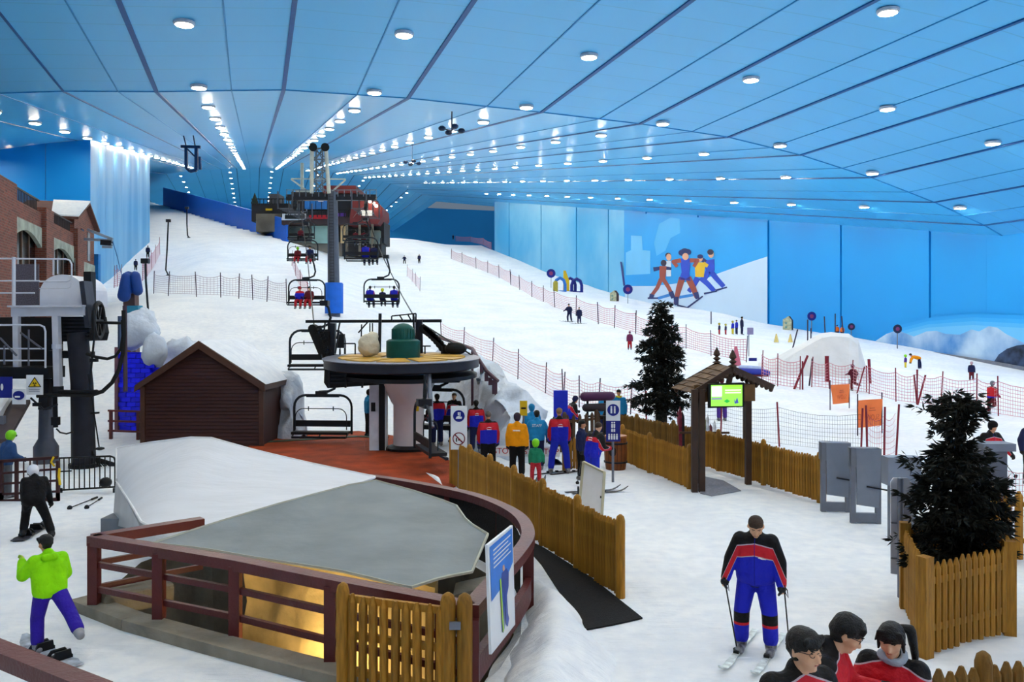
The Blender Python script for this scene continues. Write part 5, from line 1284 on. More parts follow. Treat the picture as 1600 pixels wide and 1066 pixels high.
net('fine black net behind the gazebo and the back fence', [gd(x, t) for x, t in ((1010, 34), (1060, 33), (1126, 31), (1218, 29), (1345, 26.8))], 1.25, NETB, .14, .014, POLR, rows=9)
net('small upright red net beside the grey steel stands', [gd(1356, 24.5), gd(1381, 24.0), gd(1399, 24.8)], 1.5, M('net_red', 'c05a74'), .12, .02, POLR, rows=10)
net('red net at the right edge behind the picket fence', [gd(1560, 17.6), gd(1620, 17.2), gd(1700, 17)], 1.15, M('net_crimson', 'b83a54'), .1, .014, POLR, rows=9)
# orange banners seen from behind
ORB = M('banner_orange', 'ee7a3c', .6, 0, .05, 2); BTX = M('banner_print', 'c45a30', .6)
for lab, p0, p1, h0, h1, skew in (('smaller orange fabric banner hung between two poles on the snow', gz(1297, 641), gz(1327, 638), .28, 1.25, .14), ('larger orange fabric banner nearest the grey steel stands', gz(1340, 681), gz(1378, 677), .3, 1.35, 0)):
    bn = thing('banner', lab, 'banner', tuple(p0)); d = p1-p0; n_ = V3((d.y, -d.x, 0)).normalized()
    rows = []
    for i in range(7):
        v = i/6; rows.append([p0+d*(u*(1-skew*(1-v))+skew*(1-v)+.0)+V3((0, 0, h0+(h1-h0)*v))+n_*.03*math.sin(u*5+v*3) for u in [k/8 for k in range(9)]])
    mb = MB().grid(rows); mb.grid([[q-n_*.008 for q in r][::-1] for r in rows]); ch('cloth', mb, ORB, bn, 1, 2)
    for p in (p0, p1): ch('pole', MB().cyl(p-V3((0, 0, .1)), p+V3((0, 0, h1+.25)), .025, n=6), POLD, bn, 1)
    ang = math.atan2(d.y, d.x)
    for tx, sz, hh in (('SLOW', .3, .34), ('SKI', .14, .6)):
        m4 = Matrix.Translation(p0+d*.56+n_*.05+V3((0, 0, h0+(h1-h0)*hh))) @ Matrix.Rotation(ang, 4, 'Z') @ Matrix.Rotation(math.pi/2, 4, 'X') @ Matrix.Scale(-1, 4, V3((1, 0, 0)))
        if tx == 'SLOW': lettering(tx, sz, BTX, bn, m4, 1, .001)
        else: ch('print_lines', MB().box((0, 0, 0), (.4, .005, .04)).box((0, 0, .09), (.3, .005, .035)), BTX, bn, 0).matrix_basis = (wm(bn).inverted() @ Matrix.Translation(p0+d*.56+n_*.045+V3((0, 0, h0+(h1-h0)*hh))) @ Matrix.Rotation(ang, 4, 'Z'))
# slalom poles, tripods
def polething(label, px, py, h, mat, r=.04, lean=0., base=None):
    p = base or gz(px, py); solo('marker_pole', MB().cyl(p-V3((0, 0, .1)), p+V3((lean*h, 0, h)), r, n=7), mat, label, 'pole')
polething('thick dark red padded pole beside the snow jump', 1292, 599, 1.7, POLR, .13)
polething('leaning red pole left of the padded pole', 1240, 608, 2.0, POLR, .07, .42)
polething('thin red pole standing beside the leaning pole', 1254, 609, 1.7, POLR, .05)
polething('second leaning thin pole left of the padded pole', 1264, 604, 1.7, POLD, .05, .12)
polething('dark red thick pole right of the running skier', 1360, 601, 1.6, POLR, .09, -.06)
polething('thin pole right of the running skier', 1354, 614, 1.6, POLR, .04)
polething('leaning pole in front of the running skier', 1338, 616, 1.6, POLR, .04, .3)
polething('left pole of the V beside the dark planter tree', 1433, 632, 1.6, POLR, .04, -.1)
polething('right pole of the V beside the dark planter tree', 1433, 633, 1.6, POLR, .05, .28)
for i, (x, y, h, l) in enumerate(((1237, 549, 1.8, .27), (1262, 541, 2.5, 0), (1267, 539, 1.6, 0), (1290, 535, 2.6, -.05), (1305, 533, 2.8, 0), (1319, 534, 2.6, -.1), (1111, 509, 1.6, .0))):
    polething(('slanted dark pole left of the jump top', 'tall thin pole behind the jump', 'shorter thin pole behind the jump', 'slim dark pole at the wall base rail', 'tall dark pole left of the orange pair', 'tall dark pole right of the orange pair', 'red pole left of the lined up children')[i], x, y, h, POLD, .06, l)
rp_ = gz(1146, 572); solo('fabric_wedge', MB().prism([rp_, rp_+V3((.55, 0, 0)), rp_+V3((.25, 0, 1.35)), rp_+V3((.1, 0, 1.35))], (0, .08, 0)), M('wedge_pink', 'c0647c', .6), 'upright pink fabric wedge behind the gazebo roof', 'marker')
# snow jump
def jump():
    pts = [(1190, 577, 0), (1345, 592, 0)]
    mb = MB(); t0, t1 = 54.0, 57.5
    L0, L1 = at(1188, 585, t0), at(1350, 596, t0); g0 = tz(L0.x, L0.y)
    rows = []
    for i in range(13):
        u = i/12; r = []
        for j in range(9):
            v = j/8; px = 1185+170*u; t = 53.5+5*v; p = gd(px, t)
            top = lerp_tab([(0, 0), (.15, .5), (.5, 2.1), (.62, 2.6), (.9, 2.55), (1, 0)], u)*min(1, v*5)*(1 if v < .9 else .2)
            q = V3((p.x, p.y, p.z+top+.02)); q += noise.noise_vector(q*.8)*.1; r.append(q)
        rows.append(r)
    return solo('snow_jump', MB().grid(rows), M('jump_snow', 'd6d6d8', .8, 0, .06, 1, .5, 4), 'grey white block of snow forming a jump below the wall', 'snow jump', smooth=False)
jump()
# learner area furniture
def disc_sign(label, px, py, h, r, mat):
    b = gz(px, py); t = thing('round_sign', label, 'sign', tuple(b)); ch('pole', MB().cyl((0, 0, 0), (0, 0, h), .05, n=6), GRY, t); ch('disc', MB().cyl((0, -.08, h), (0, -.04, h), r, n=14), mat, t); ch('ring', MB().cyl((0, -.1, h), (0, -.09, h), r*.45, n=12), M('mauve_mark', '8a3a6a', .5), t)
disc_sign('round blue sign on a pole left of the wall mural', 981, 475, 2.2, .75, SIGNB)
disc_sign('round blue sign on the snow left of the coloured arches', 861, 450, 2.6, .8, SIGNB)
disc_sign('dark round sign beside the wall base rail', 1268, 521, 1.9, .5, SIGNB); disc_sign('small round sign on the open snow left of the bending pair', 1402, 547, 2.0, .42, M('sign_dark', '222a4a')); disc_sign('small dark sign right of the orange pair', 1330, 530, 1.3, .38, M('sign_dark', '222a4a'))
def arch(label, px, py, s, mat):
    b = gz(px, py); t = thing('tunnel_arch', label, 'play arch', tuple(b)); ch('arch', MB().tube([(-.7*s, 0, 0), (-.7*s, 0, 1.0*s), (-.5*s, 0, 1.6*s), (0, 0, 1.9*s), (.5*s, 0, 1.6*s), (.7*s, 0, 1.0*s), (.7*s, 0, 0)], .22*s, 6), mat, t); ch('base', MB().box((0, 0, .1), (1.4*s, .3, .2)), mat, t)
arch('blue play arch with a pale face on the left', 875, 456, 1.25, M('arch_blue', '2f74c8')); arch('dark blue play arch in the middle', 891, 456, 1.25, SIGNB); arch('dark blue play arch on the right', 901, 457, 1.25, SIGNB)
ys_ = gz(878, 455); yt = thing('giraffe_board', 'tall yellow board behind the blue play arches', 'board', tuple(ys_)); ch('board', MB().prism([(.2, .3, 0), (1.3, .3, 0), (1.3, .3, 1.8), (.7, .3, 3.6), (.3, .3, 3.6)], (0, .1, 0)), YEL, yt)
yk = gz(868, 457); solo('yellow_skittle', MB().lathe(yk, [(.4, 0), (.4, 1.6), (.2, 1.9)], 8), M('olive_yellow', 'a89a3a'), 'small yellow skittle left of the blue play arches', 'skittle')
def house(label, px, py, hpx):
    b = gz(px, py); s = hpx*b.y/F; t = thing('toy_house', label, 'toy house', tuple(b), -.3); w = s*.6
    ch('front', MB().prism([(-w/2, 0, 0), (w/2, 0, 0), (w/2, 0, s*.7), (w*.15, 0, s), (-w/2, 0, s*.75)], (0, .1, 0)), M('house_cream', 'b9b898', .7, 0, .4, 3), t)
    ch('body', MB().prism([(-w/2, .1, 0), (w/2, .1, 0), (w/2, .1, s*.7), (w*.15, .1, s), (-w/2, .1, s*.75)], (.2, w, 0)), M('house_brown', '4a2e2e', .7), t)
    for z in (.2, .5): ch('window', MB().box((-.08*s, -.02, z*s), (.12*s, .03, .14*s)), M('house_window', '5d8f90', .4), t)
house('tiny painted toy house at the right end of the mural', 1230, 516, 22); house('tiny painted toy house left of the mural edge', 958, 471, 17)
ps = gz(1170, 558); t_ = thing('small_notice', 'small mauve notice on a pole behind the gazebo', 'sign', tuple(ps)); ch('pole', MB().cyl((0, 0, 0), (0, 0, 1.9), .03, n=6), GRY, t_); ch('panel', MB().box((.1, -.03, 1.9), (.45, .04, .5)), M('notice_mauve', '8d86b0', .5), t_)
for i, px in enumerate((1213, 1235)): 
    b = gz(px, 535); solo('traffic_cone', MB().lathe(b, [(.25, 0), (.05, .8)], 8), M('cone_yellow', 'd8c27a', .6), ('yellow cone on the snow below the toy house', 'second yellow cone nearer the snow jump')[i], 'cone')
rb = gz(1178, 588); rf = thing('inflatable_raft', 'blue inflatable raft lying behind the net by the gazebo', 'inflatable', tuple(rb))
ch('tube', MB().caps((-.9, 0, .3), .24, (.8, 0, .2), .24, 10), M('raft_blue', '20309a', .4), rf, 0, True); ch('tube', MB().caps((-.7, .4, .5), .2, (.6, .4, .42), .2, 10), M('raft_pale', 'a9bbe0', .4), rf, 0, True); ch('flap', MB().box((.1, .6, 1.05), (.5, .1, .2)), SIGNB, rf); ch('skirt', MB().box((0, -.1, .05), (1.7, .3, .1)), M('raft_red', '5a2030'), rf)
# dark arch at right edge of the wall
da = thing('wall_arch', 'dark rocky arch painted relief at the foot of the right wall', 'wall relief', tuple(wallp(1590, 570, .2)))
ch('arch', MB().prism([wallp(x, y, .12) for x, y in ((1554, 566), (1562, 554), (1575, 545), (1590, 540), (1606, 538), (1640, 540), (1640, 580))], V3((-CA, -SA, 0))*.1), M('relief_rock', '2c3c58', .8, 0, .7, 1.2), da, 1)
# ---------------------------------------------------------------- wall murals (flat prints on the wall)
NW = V3((-CA, -SA, 0))
def wpoly(par, nm, pts, mat, off=.06):
    return ch(nm, MB().prism([wallp(x, y, off) for x, y in pts], NW*.01), mat, par, 1)
mu = thing('ski_mural', 'large wall print of five skiers on a pale snow slope', 'mural', tuple(wallp(1080, 480, .05)))
MS = M('mural_snow', 'b9d3ee', .5, 0, .06, .1); MSK = M('mural_sky', '1f9ae6', .5, 0, .08, .06); MHZ = M('mural_haze', '66b8ec', .5, 0, .1, .08)
wpoly(mu, 'printed_sky', [(976, 332), (1199, 347), (1199, 524), (976, 478)], MSK, .04)
wpoly(mu, 'printed_snow', [(976, 447), (1020, 447), (1050, 444), (1100, 437), (1118, 429), (1140, 421), (1168, 411), (1199, 401), (1199, 524), (976, 478)], MS)
wpoly(mu, 'printed_cloud', [(986, 368), (1003, 369), (1004, 391), (1016, 392), (1016, 428), (978, 430), (978, 395), (986, 391)], MHZ)
wpoly(mu, 'printed_cloud', [(1022, 380), (1030, 350), (1048, 340), (1062, 342), (1063, 364), (1048, 372), (1040, 392), (1026, 400)], M('mural_haze2', '4aaeec', .5, 0, .1, .08))
wpoly(mu, 'printed_pole', [(969, 409), (971, 409), (977, 446), (974, 447)], SIGNB)
MC = {k: M('mural_'+k, v, .5, 0, .08, .6) for k, v in dict(blue='2046c0', navy='1b2a66', rust='9a4a3e', yellow='e0b62a', skin='d9a48a', white='cfdcea', dark='2a2440', shade='2f7fd0').items()}
def wstrip(par, pts, w, c, off=.08, nm='printed_limb'):
    mb = MB()
    ws_ = w if isinstance(w, (list, tuple)) else [w*1.12-.24*w*i/(len(pts)-1) for i in range(len(pts))]
    for i, ((a, b_), (c2, d)) in enumerate(zip(pts, pts[1:])):
        dx, dy = c2-a, d-b_; L = math.hypot(dx, dy); nx, ny = -dy/L/2, dx/L/2; w0, w1 = ws_[i], ws_[i+1]
        mb.prism([wallp(a+nx*w0, b_+ny*w0, off), wallp(c2+nx*w1, d+ny*w1, off), wallp(c2-nx*w1, d-ny*w1, off), wallp(a-nx*w0, b_-ny*w0, off)], NW*.006)
        if i: mb.prism([wallp(a+w0/2*math.cos(t_), b_+w0/2*math.sin(t_), off+.001) for t_ in [k*math.pi/4 for k in range(8)]], NW*.006)
    return ch(nm, mb, MC[c], par, 1)
def wdisc(par, x, y, rx, ry, c, off=.1, nm='printed_head'):
    return wpoly(par, nm, [(x+rx*math.cos(a), y+ry*math.sin(a)) for a in [2*math.pi*k/14 for k in range(14)]], MC[c], off)
for sh in ([(1022, 466), (1045, 459), (1048, 463), (1030, 468)], [(1058, 463), (1088, 458), (1090, 462), (1062, 467)]): wpoly(mu, 'printed_shadow', sh, MC['shade'], .07)
# left small skier, figure behind, tall centre, yellow jacket, back right
wstrip(mu, [(1033, 436), (1027, 450), (1018, 462)], 6, 'rust'); wstrip(mu, [(1036, 436), (1044, 448), (1051, 462)], 6, 'rust'); wstrip(mu, [(1036, 416), (1035, 438)], 10, 'rust', .085, 'printed_torso'); wstrip(mu, [(1021, 421), (1032, 419)], 6, 'navy'); wstrip(mu, [(1040, 419), (1049, 420)], 5, 'navy'); wdisc(mu, 1037, 411, 4.5, 5, 'dark')
wstrip(mu, [(1044, 408), (1045, 432)], 8, 'white', .075, 'printed_torso'); wdisc(mu, 1045, 402, 4, 5.5, 'skin', .09); wdisc(mu, 1044, 399, 4.5, 4, 'dark', .085)
wstrip(mu, [(1108, 406), (1110, 424)], 15, 'blue', .075, 'printed_torso'); wstrip(mu, [(1110, 424), (1120, 436), (1131, 448)], 8, 'blue', .075); wstrip(mu, [(1107, 424), (1100, 438)], 8, 'blue', .075); wdisc(mu, 1111, 397, 4.5, 6, 'skin', .09); wdisc(mu, 1110, 394, 5, 4.5, 'dark', .095); wstrip(mu, [(1102, 405), (1098, 410)], 6, 'navy', .08)
wstrip(mu, [(1094, 410), (1093, 433)], 15, 'yellow', .085, 'printed_torso'); wstrip(mu, [(1099, 412), (1106, 416)], 6, 'yellow', .088); wstrip(mu, [(1095, 434), (1106, 444), (1116, 455)], 8, 'blue', .08); wstrip(mu, [(1090, 434), (1084, 446), (1076, 456)], 8, 'blue', .08); wdisc(mu, 1094, 404, 4, 5, 'skin', .09); wdisc(mu, 1094, 401, 4.5, 3.5, 'navy', .095)
wstrip(mu, [(1071, 404), (1071, 426), (1070, 438)], [17, 12, 18], 'blue', .1, 'printed_torso'); wstrip(mu, [(1066, 434), (1061, 450), (1057, 466), (1056, 475)], [10, 9, 7, 7], 'rust', .1); wstrip(mu, [(1075, 434), (1083, 450), (1089, 465)], [10, 9, 7], 'rust', .1); wstrip(mu, [(1064, 407), (1052, 409), (1058, 417)], 6, 'rust', .105); wstrip(mu, [(1078, 407), (1090, 407), (1084, 417)], 6, 'rust', .105); wdisc(mu, 1066, 395, 6, 5, 'navy', .105, 'printed_hair'); wdisc(mu, 1074, 394, 6, 5, 'navy', .106, 'printed_hair'); wdisc(mu, 1070, 392, 6, 4, 'navy', .107, 'printed_hair'); wdisc(mu, 1071, 401, 5, 5.5, 'skin', .115)
for pts_ in ([(1056, 464), (1057, 477)], [(1087, 457), (1090, 467)], [(1048, 456), (1052, 466)], [(1019, 460), (1017, 466)]): wstrip(mu, pts_, 7, 'navy', .112, 'printed_boot')
for a, b_ in (((1058, 477), (1074, 481)), ((1074, 481), (1098, 463)), ((1012, 466), (1028, 466)), ((1118, 454), (1136, 449)), ((1100, 459), (1120, 455))): wstrip(mu, [a, b_], 2.5, 'navy', .11, 'printed_ski')
mm = thing('mountain_mural', 'wall print of pale blue snowy mountains low on the right wall', 'mural', tuple(wallp(1500, 550, .05)))
MTN = cloud_mat('mural_mountain', '2f7cc4', 'b4cfe8', .28, .38, .68, (1, 1, .8))
for k_, c_ in enumerate(('1c96e4', '2f9fe8', '48aaea', '62b6ec')):
    wpoly(mm, 'printed_haze', [(1372+6*k_, 530), (1400+4*k_, 510+4*k_), (1450, 497+5*k_), (1520, 490+6*k_), (1640, 494+7*k_), (1640, 582), (1540, 563), (1450, 549), (1372+6*k_, 537)], M('mural_haze_'+c_, c_, .5, 0, .05, .1), .174+.008*k_)
wpoly(mm, 'printed_mountains', [(1368, 533), (1385, 522), (1402, 516), (1415, 521), (1428, 526), (1448, 518), (1463, 517), (1478, 522), (1500, 523), (1518, 515), (1530, 518), (1545, 510), (1558, 512), (1572, 522), (1600, 536), (1640, 545), (1640, 582), (1540, 563), (1450, 549), (1372, 537)], MTN, .2)
# ---------------------------------------------------------------- lamps hanging on rods
def pendant(label, px, y0, y1, t, w):
    c = at(px, y1, t); R, V = to_rv(c.x, c.y); th = thing('hanging_light_cluster', label, 'hanging fixture', tuple(c))
    zc_ = ceil_z(R, V)-c.z
    ch('rod', MB().cyl((0, 0, 0), (0, 0, zc_), .05, n=6), M('fixture_navy', '122848', .5), th)
    for a in (.4, 2.0, 3.5, 5.1): 
        d = V3((math.cos(a)*w, math.sin(a)*w*1.4, .12)); ar = ch('arm', MB().bar((0, 0, 0), d, .06), M('fixture_navy', '122848'), th); ch('head', MB().ell(d, (w*.38, w*.38, .2), 8, 5), M('fixture_navy', '122848'), ar)
pendant('dark four headed fixture hanging from a long rod', 706, 140, 205, 62, .75)
pendant('smaller dark fixture hanging far up the slope', 644, 225, 256, 100, .8)
hf = at(298, 232, 95); th = thing('hanging_pulley_frame', 'dark hanging pulley frame below the ceiling over the left run', 'pulley frame', tuple(at(298, 268, 95)))
HB = M('frame_blue_black', '0e2b55', .5)
for a, b_, w in (((283, 229), (313, 230), .3), ((291, 230), (291, 262), .3), ((307, 230), (307, 266), .35), ((291, 262), (297, 268), .3), ((297, 268), (307, 266), .3), ((312, 245), (313, 265), .25), ((292, 232), (306, 246), .15), ((284, 200), (291, 229), .12), ((300, 200), (305, 229), .12)): ch('bar', MB().bar(at(*a, 95), at(*b_, 95), w), HB, th, 1)
# ================================================================ people
BAKE = []
def blob(name, mb, mat, parent, voxel, it=3, label=None, fac=.5):
    o = ch(name, mb, mat, parent, 0, 2, label)
    m = o.modifiers.new('r', 'REMESH'); m.mode = 'VOXEL'; m.voxel_size = voxel; m.use_smooth_shade = True
    if it:
        s = o.modifiers.new('s', 'SMOOTH'); s.iterations = it; s.factor = fac
    BAKE.append(o); return o
def bands(name, fn):
    """procedural garment: fn(N, L, x, y, z) -> colour socket"""
    if name in _mats: return _mats[name]
    m, N, L, b = nodes_of(name)
    tc = N.new('ShaderNodeTexCoord'); sp = N.new('ShaderNodeSeparateXYZ'); L.new(tc.outputs['Object'], sp.inputs[0])
    c = fn(N, L, sp.outputs[0], sp.outputs[1], sp.outputs[2])
    L.new(c, b.inputs['Base Color']); b.inputs['Roughness'].default_value = .6; b.inputs['Specular IOR Level'].default_value = .2
    n2 = N.new('ShaderNodeTexNoise'); n2.inputs['Scale'].default_value = 6.5; n2.inputs['Detail'].default_value = 5; L.new(tc.outputs['Object'], n2.inputs['Vector'])
    bp = N.new('ShaderNodeBump'); bp.inputs['Strength'].default_value = .9; bp.inputs['Distance'].default_value = .06; L.new(n2.outputs['Fac'], bp.inputs['Height']); L.new(bp.outputs[0], b.inputs['Normal'])
    return m
cBLK, cRED, cBLU, cSIL = lin('0c0b10'), lin('c21f2e'), lin('1a22b4'), lin('b9a9b4')
def staff_fn(N, L, x, y, z):
    ax = mth(N, L, 'ABSOLUTE', x)
    arm = mth(N, L, 'MAXIMUM', mth(N, L, 'SUBTRACT', ax, .215), 0)
    # front: black yoke, red band, blue below
    zf = mth(N, L, 'ADD', z, mth(N, L, 'MULTIPLY', arm, 2.1)); zf = mth(N, L, 'ADD', zf, mth(N, L, 'MULTIPLY', ax, .22))
    f = mixc(N, L, mth(N, L, 'GREATER_THAN', zf, 1.24), cBLU, cRED); f = mixc(N, L, mth(N, L, 'GREATER_THAN', zf, 1.385), f, cBLK)
    for e in (1.24, 1.385): f = mixc(N, L, mth(N, L, 'COMPARE', zf, e, .006), f, cSIL)
    # back: red yoke and sleeves, blue panel
    bk = mixc(N, L, mth(N, L, 'GREATER_THAN', mth(N, L, 'ADD', z, mth(N, L, 'MULTIPLY', ax, .1)), 1.29), cBLU, cRED)
    bk = mixc(N, L, mth(N, L, 'GREATER_THAN', ax, .235), bk, [c*.72 for c in cRED]); bk = mixc(N, L, mth(N, L, 'GREATER_THAN', ax, .345), bk, cBLK)
    bk = mixc(N, L, mth(N, L, 'GREATER_THAN', z, 1.47), bk, cBLK)
    f = mixc(N, L, mth(N, L, 'LESS_THAN', z, .845), f, cBLK); f = mixc(N, L, mth(N, L, 'COMPARE', ax, 0, .004), f, [c*.5 for c in cBLU])  # black hem band paints in the shadow under the jacket edge
    return mixc(N, L, mth(N, L, 'GREATER_THAN', y, .0), bk, f)
STAFF = bands('staff_jacket', staff_fn)
def darkstaff_fn(N, L, x, y, z):
    ax = mth(N, L, 'ABSOLUTE', x); zz = mth(N, L, 'ADD', z, mth(N, L, 'MULTIPLY', ax, .4))
    f = mixc(N, L, mth(N, L, 'GREATER_THAN', zz, 1.50), cRED, cBLK); f = mixc(N, L, mth(N, L, 'COMPARE', zz, 1.50, .006), f, cSIL)
    return mixc(N, L, mth(N, L, 'GREATER_THAN', z, .98), cBLU, f)
DSTAFF = bands('black_red_jacket', darkstaff_fn)
def knee_fn(N, L, x, y, z):
    f = mixc(N, L, mth(N, L, 'COMPARE', z, .43, .075), cBLU, cBLK)
    f = mixc(N, L, mth(N, L, 'COMPARE', z, .36, .018), f, cRED); return f
KNEE = bands('blue_ski_trousers', knee_fn)
def cloth(n, c): return M('cloth_'+n, c, .7, 0, .1, 5, .9, 7, .15)
CB, CN, CT, CO, CR, CG, CV, CBL = cloth('black', '0f0f14'), cloth('navy', '1c2248'), cloth('teal', '1f7fb4'), cloth('orange', 'e8920c'), cloth('red', 'a0202c'), cloth('green', '1f7a5c'), cloth('violet', '32209a'), cloth('blue', '1f2cb0')
LIME = cloth('lime', '8ee00a'); DRD = cloth('dark_red', '5c1a26'); GRYC = cloth('grey', '5d626b'); PUR = cloth('purple', '4a2a86'); ORC = cloth('flame', 'd96a24'); YLC = cloth('yellow', 'd9c43a'); BRC = cloth('brown', '4a3a36')
GLV = M('glove_black', '101013', .5, 0, .2); BOOT = M('ski_boot', '6a6a72', .35, 0, .95, 16); BOOTK = M('boot_dark', '15151a', .5)
LIPS = M('lips', 'a8584e', .5); EYE_ = M('eye_dark', '120c0a', .2); FRAME = M('glasses_frame', '141016', .3)
def person(label, loc, face=0., H=1.78, jacket=STAFF, trousers=CB, head='hair', hmat=None, skin=SKIN, pose=None, q=0, boots=True, gl=None, scarf=None, group=None, seatz=None, extra=None):
    """face: heading in degrees, 0 = away from the viewer.  q: 0 far, 1 middle, 2 close."""
    P = dict(lean=0, up_l=(-.22, .02, -1), fo_l=(-.05, .22, -1), up_r=(.22, .02, -1), fo_r=(.05, .22, -1), th_l=(-.05, .04, -1), sh_l=(-.02, -.03, -1), th_r=(.05, .04, -1), sh_r=(.02, -.03, -1), hy=0, hp=0, tw=0)
    P.update(pose or {})
    s = H/1.78
    t = thing('person', label, 'person', (0, 0, 0), math.radians(face), group, s)
    nv = lambda v: V3(v).normalized()
    hipw = .1
    tl, sl_, tr, sr_ = nv(P['th_l']), nv(P['sh_l']), nv(P['th_r']), nv(P['sh_r'])
    kl0, kr0 = V3((-hipw, 0, -.03))+tl*.43, V3((hipw, 0, -.03))+tr*.43
    al0, ar0 = kl0+sl_*.42, kr0+sr_*.42
    hp_ = -min(al0.z, ar0.z)+.09
    pel = V3((0, 0, hp_))
    lo = V3(loc)
    if seatz is not None: lo.z = seatz-(hp_-.1)*s
    t.location = lo; WM[t.name] = Matrix.LocRotScale(lo, Matrix.Rotation(math.radians(face), 3, 'Z'), V3((s,)*3))
    RL = Matrix.Rotation(math.radians(-P['lean']), 3, 'X') @ Matrix.Rotation(math.radians(P['tw']), 3, 'Z')
    T = lambda v: pel+RL @ V3(v)
    kl, kr, al, ar = kl0+pel, kr0+pel, al0+pel, ar0+pel
    shl, shr = T((-.185, 0, .46)), T((.185, 0, .46))
    ell_, elr = shl+nv(P['up_l'])*.29, shr+nv(P['up_r'])*.29
    wl_, wr_ = ell_+nv(P['fo_l'])*.25, elr+nv(P['fo_r'])*.25
    neck = T((0, .0, .53)); hk = 1.0 if H > 1.45 else 1.0+(1.45-H)*1.0
    RH = Matrix.Rotation(math.radians(-P['lean']*.5), 3, 'X') @ Matrix.Rotation(math.radians(P['hy']), 3, 'Z') @ Matrix.Rotation(math.radians(-P['hp']), 3, 'X')
    hc = neck+RH @ V3((0, .03, .155))
    hc = hc+RH @ V3((0, 0, .12*(hk-1)))
    Hd = lambda v: hc+RH @ (V3(v)*hk)
    n = 8 if q < 2 else 14
    vx = (.05, .03, .011)[q]; vc = (.05, .032, .018)[q]
    # one continuous body
    b = MB()
    b.caps(Hd((0, -.015, .035)), .092*hk, Hd((0, .012, .02)), .09*hk, n); b.caps(Hd((0, .03, -.02)), .07*hk, Hd((0, .05, -.085)), .042*hk, n)
    b.caps(neck-V3((0, 0, .06)), .058, Hd((0, -.01, -.06)), .054, n)
    if q: b.caps(Hd((0, .095, .015)), .011, Hd((0, .118, -.028)), .016, n)
    if q == 2:
        for sx_ in (-1, 1):
            b.caps(Hd((sx_*.09, -.005, .015)), .015, Hd((sx_*.092, -.008, -.025)), .012, n); b.caps(Hd((sx_*.045, .065, -.02)), .03, Hd((sx_*.03, .075, -.04)), .022, n); b.caps(Hd((sx_*.015, .092, .048)), .012, Hd((sx_*.05, .078, .048)), .012, n)
        b.caps(Hd((-.015, .092, -.057)), .012, Hd((.015, .092, -.057)), .012, n); b.caps(Hd((-.01, .082, -.095)), .016, Hd((.01, .082, -.095)), .016, n)
    b.caps(T((-.06, 0, .05)), .09, T((-.08, 0, .34)), .09, n); b.caps(T((.06, 0, .05)), .09, T((.08, 0, .34)), .09, n); b.caps(T((0, 0, .34)), .07, neck-V3((0, 0, .05)), .055, n); b.caps(T((-.15, 0, .43)), .045, T((.15, 0, .43)), .045, n)
    for h0, k_, a_ in ((V3((-hipw, 0, -.03))+pel, kl, al), (V3((hipw, 0, -.03))+pel, kr, ar)): b.caps(h0, .085, k_, .058, n); b.caps(k_, .055, a_, .04, n); b.caps(a_, .04, a_+V3((0, .1, -.03)), .035, n)
    for s_, e_, w_ in ((shl, ell_, wl_), (shr, elr, wr_)): b.caps(s_, .055, e_, .042, n); b.caps(e_, .04, w_, .03, n); b.caps(w_, .03, w_+(w_-e_).normalized()*.09, .028, n)
    body = blob('body', b, skin, t, vx, 3 if q < 2 else 2)
    # clothes
    j = MB()
    j.caps(T((-.095, .01, -.01)), .152, T((-.11, 0, .34)), .148, n); j.caps(T((.095, .01, -.01)), .152, T((.11, 0, .34)), .148, n); j.caps(T((0, .03, .0)), .155, T((0, .015, .36)), .15, n); j.caps(T((-.15, 0, .445)), .085, T((.15, 0, .445)), .085, n); j.caps(T((-.08, .02, .47)), .08, T((.08, .02, .47)), .08, n)
    j.caps(T((0, -.01, .47)), .095, neck+V3((0, -.012, .012)), .082, n)
    for s_, e_, w_ in ((shl, ell_, wl_), (shr, elr, wr_)): j.caps(s_-V3((0, 0, .012)), .096, e_, .088, n); j.caps(e_, .085, w_, .066, n)
    blob('jacket', j, jacket, t, vc, 4 if q < 2 else 5)
    tr_ = MB(); tr_.caps(pel+V3((-.06, 0, -.0)), .12, pel+V3((.06, 0, 0)), .12, n)
    for h0, k_, a_ in ((V3((-hipw, 0, -.03))+pel, kl, al), (V3((hipw, 0, -.03))+pel, kr, ar)): tr_.caps(h0, .128, k_, .1, n); tr_.caps(k_, .1, k_.lerp(a_, .8), .095, n)
    blob('trousers', tr_, trousers, t, vc, 4)
    fl = V3((0, 1, 0))
    for k_, a_ in ((kl, al), (kr, ar)):
        bo = MB(); bo.caps(k_.lerp(a_, .55), .085, a_+V3((0, 0, -.01)), .075, n); bo.caps(a_+V3((0, -.07, -.03)), .062, a_+V3((0, .17, -.036)), .056, n)
        blob('boot', bo, BOOT if boots is True else (boots or BOOTK), t, max(vc*.8, .016), 2)
    # hands
    gm = gl or (GLV if gl is None else skin)
    for sg, e_, w_ in ((-1, ell_, wl_), (1, elr, wr_)):
        d = (w_-e_).normalized(); hnd = MB(); side = d.cross(V3((0, 1, .2))).normalized(); fw = side.cross(d).normalized()
        gk = 1.3 if gm is GLV else 1.0; hnd.caps(w_-d*.01, .036*gk, w_+d*.05, .042*gk, n)
        if q:
            for f_ in range(4):
                o_ = fw*(.034-.022*f_)*gk; base = w_+d*.065+o_; ln = (.052, .06, .056, .044)[f_]; cur = -side*sg*.018
                mid = base+d*ln*.55+cur*.6; hnd.caps(base-d*.02, .0125*gk, mid, .0115*gk, 7); hnd.caps(mid, .0115*gk, mid+d*ln*.35*gk+cur*1.6, .010*gk, 7)
            tb0 = w_+d*.015+fw*.034; hnd.caps(tb0, .0135, tb0+d*.035+fw*.03+(-side*sg)*.012, .012, 7)
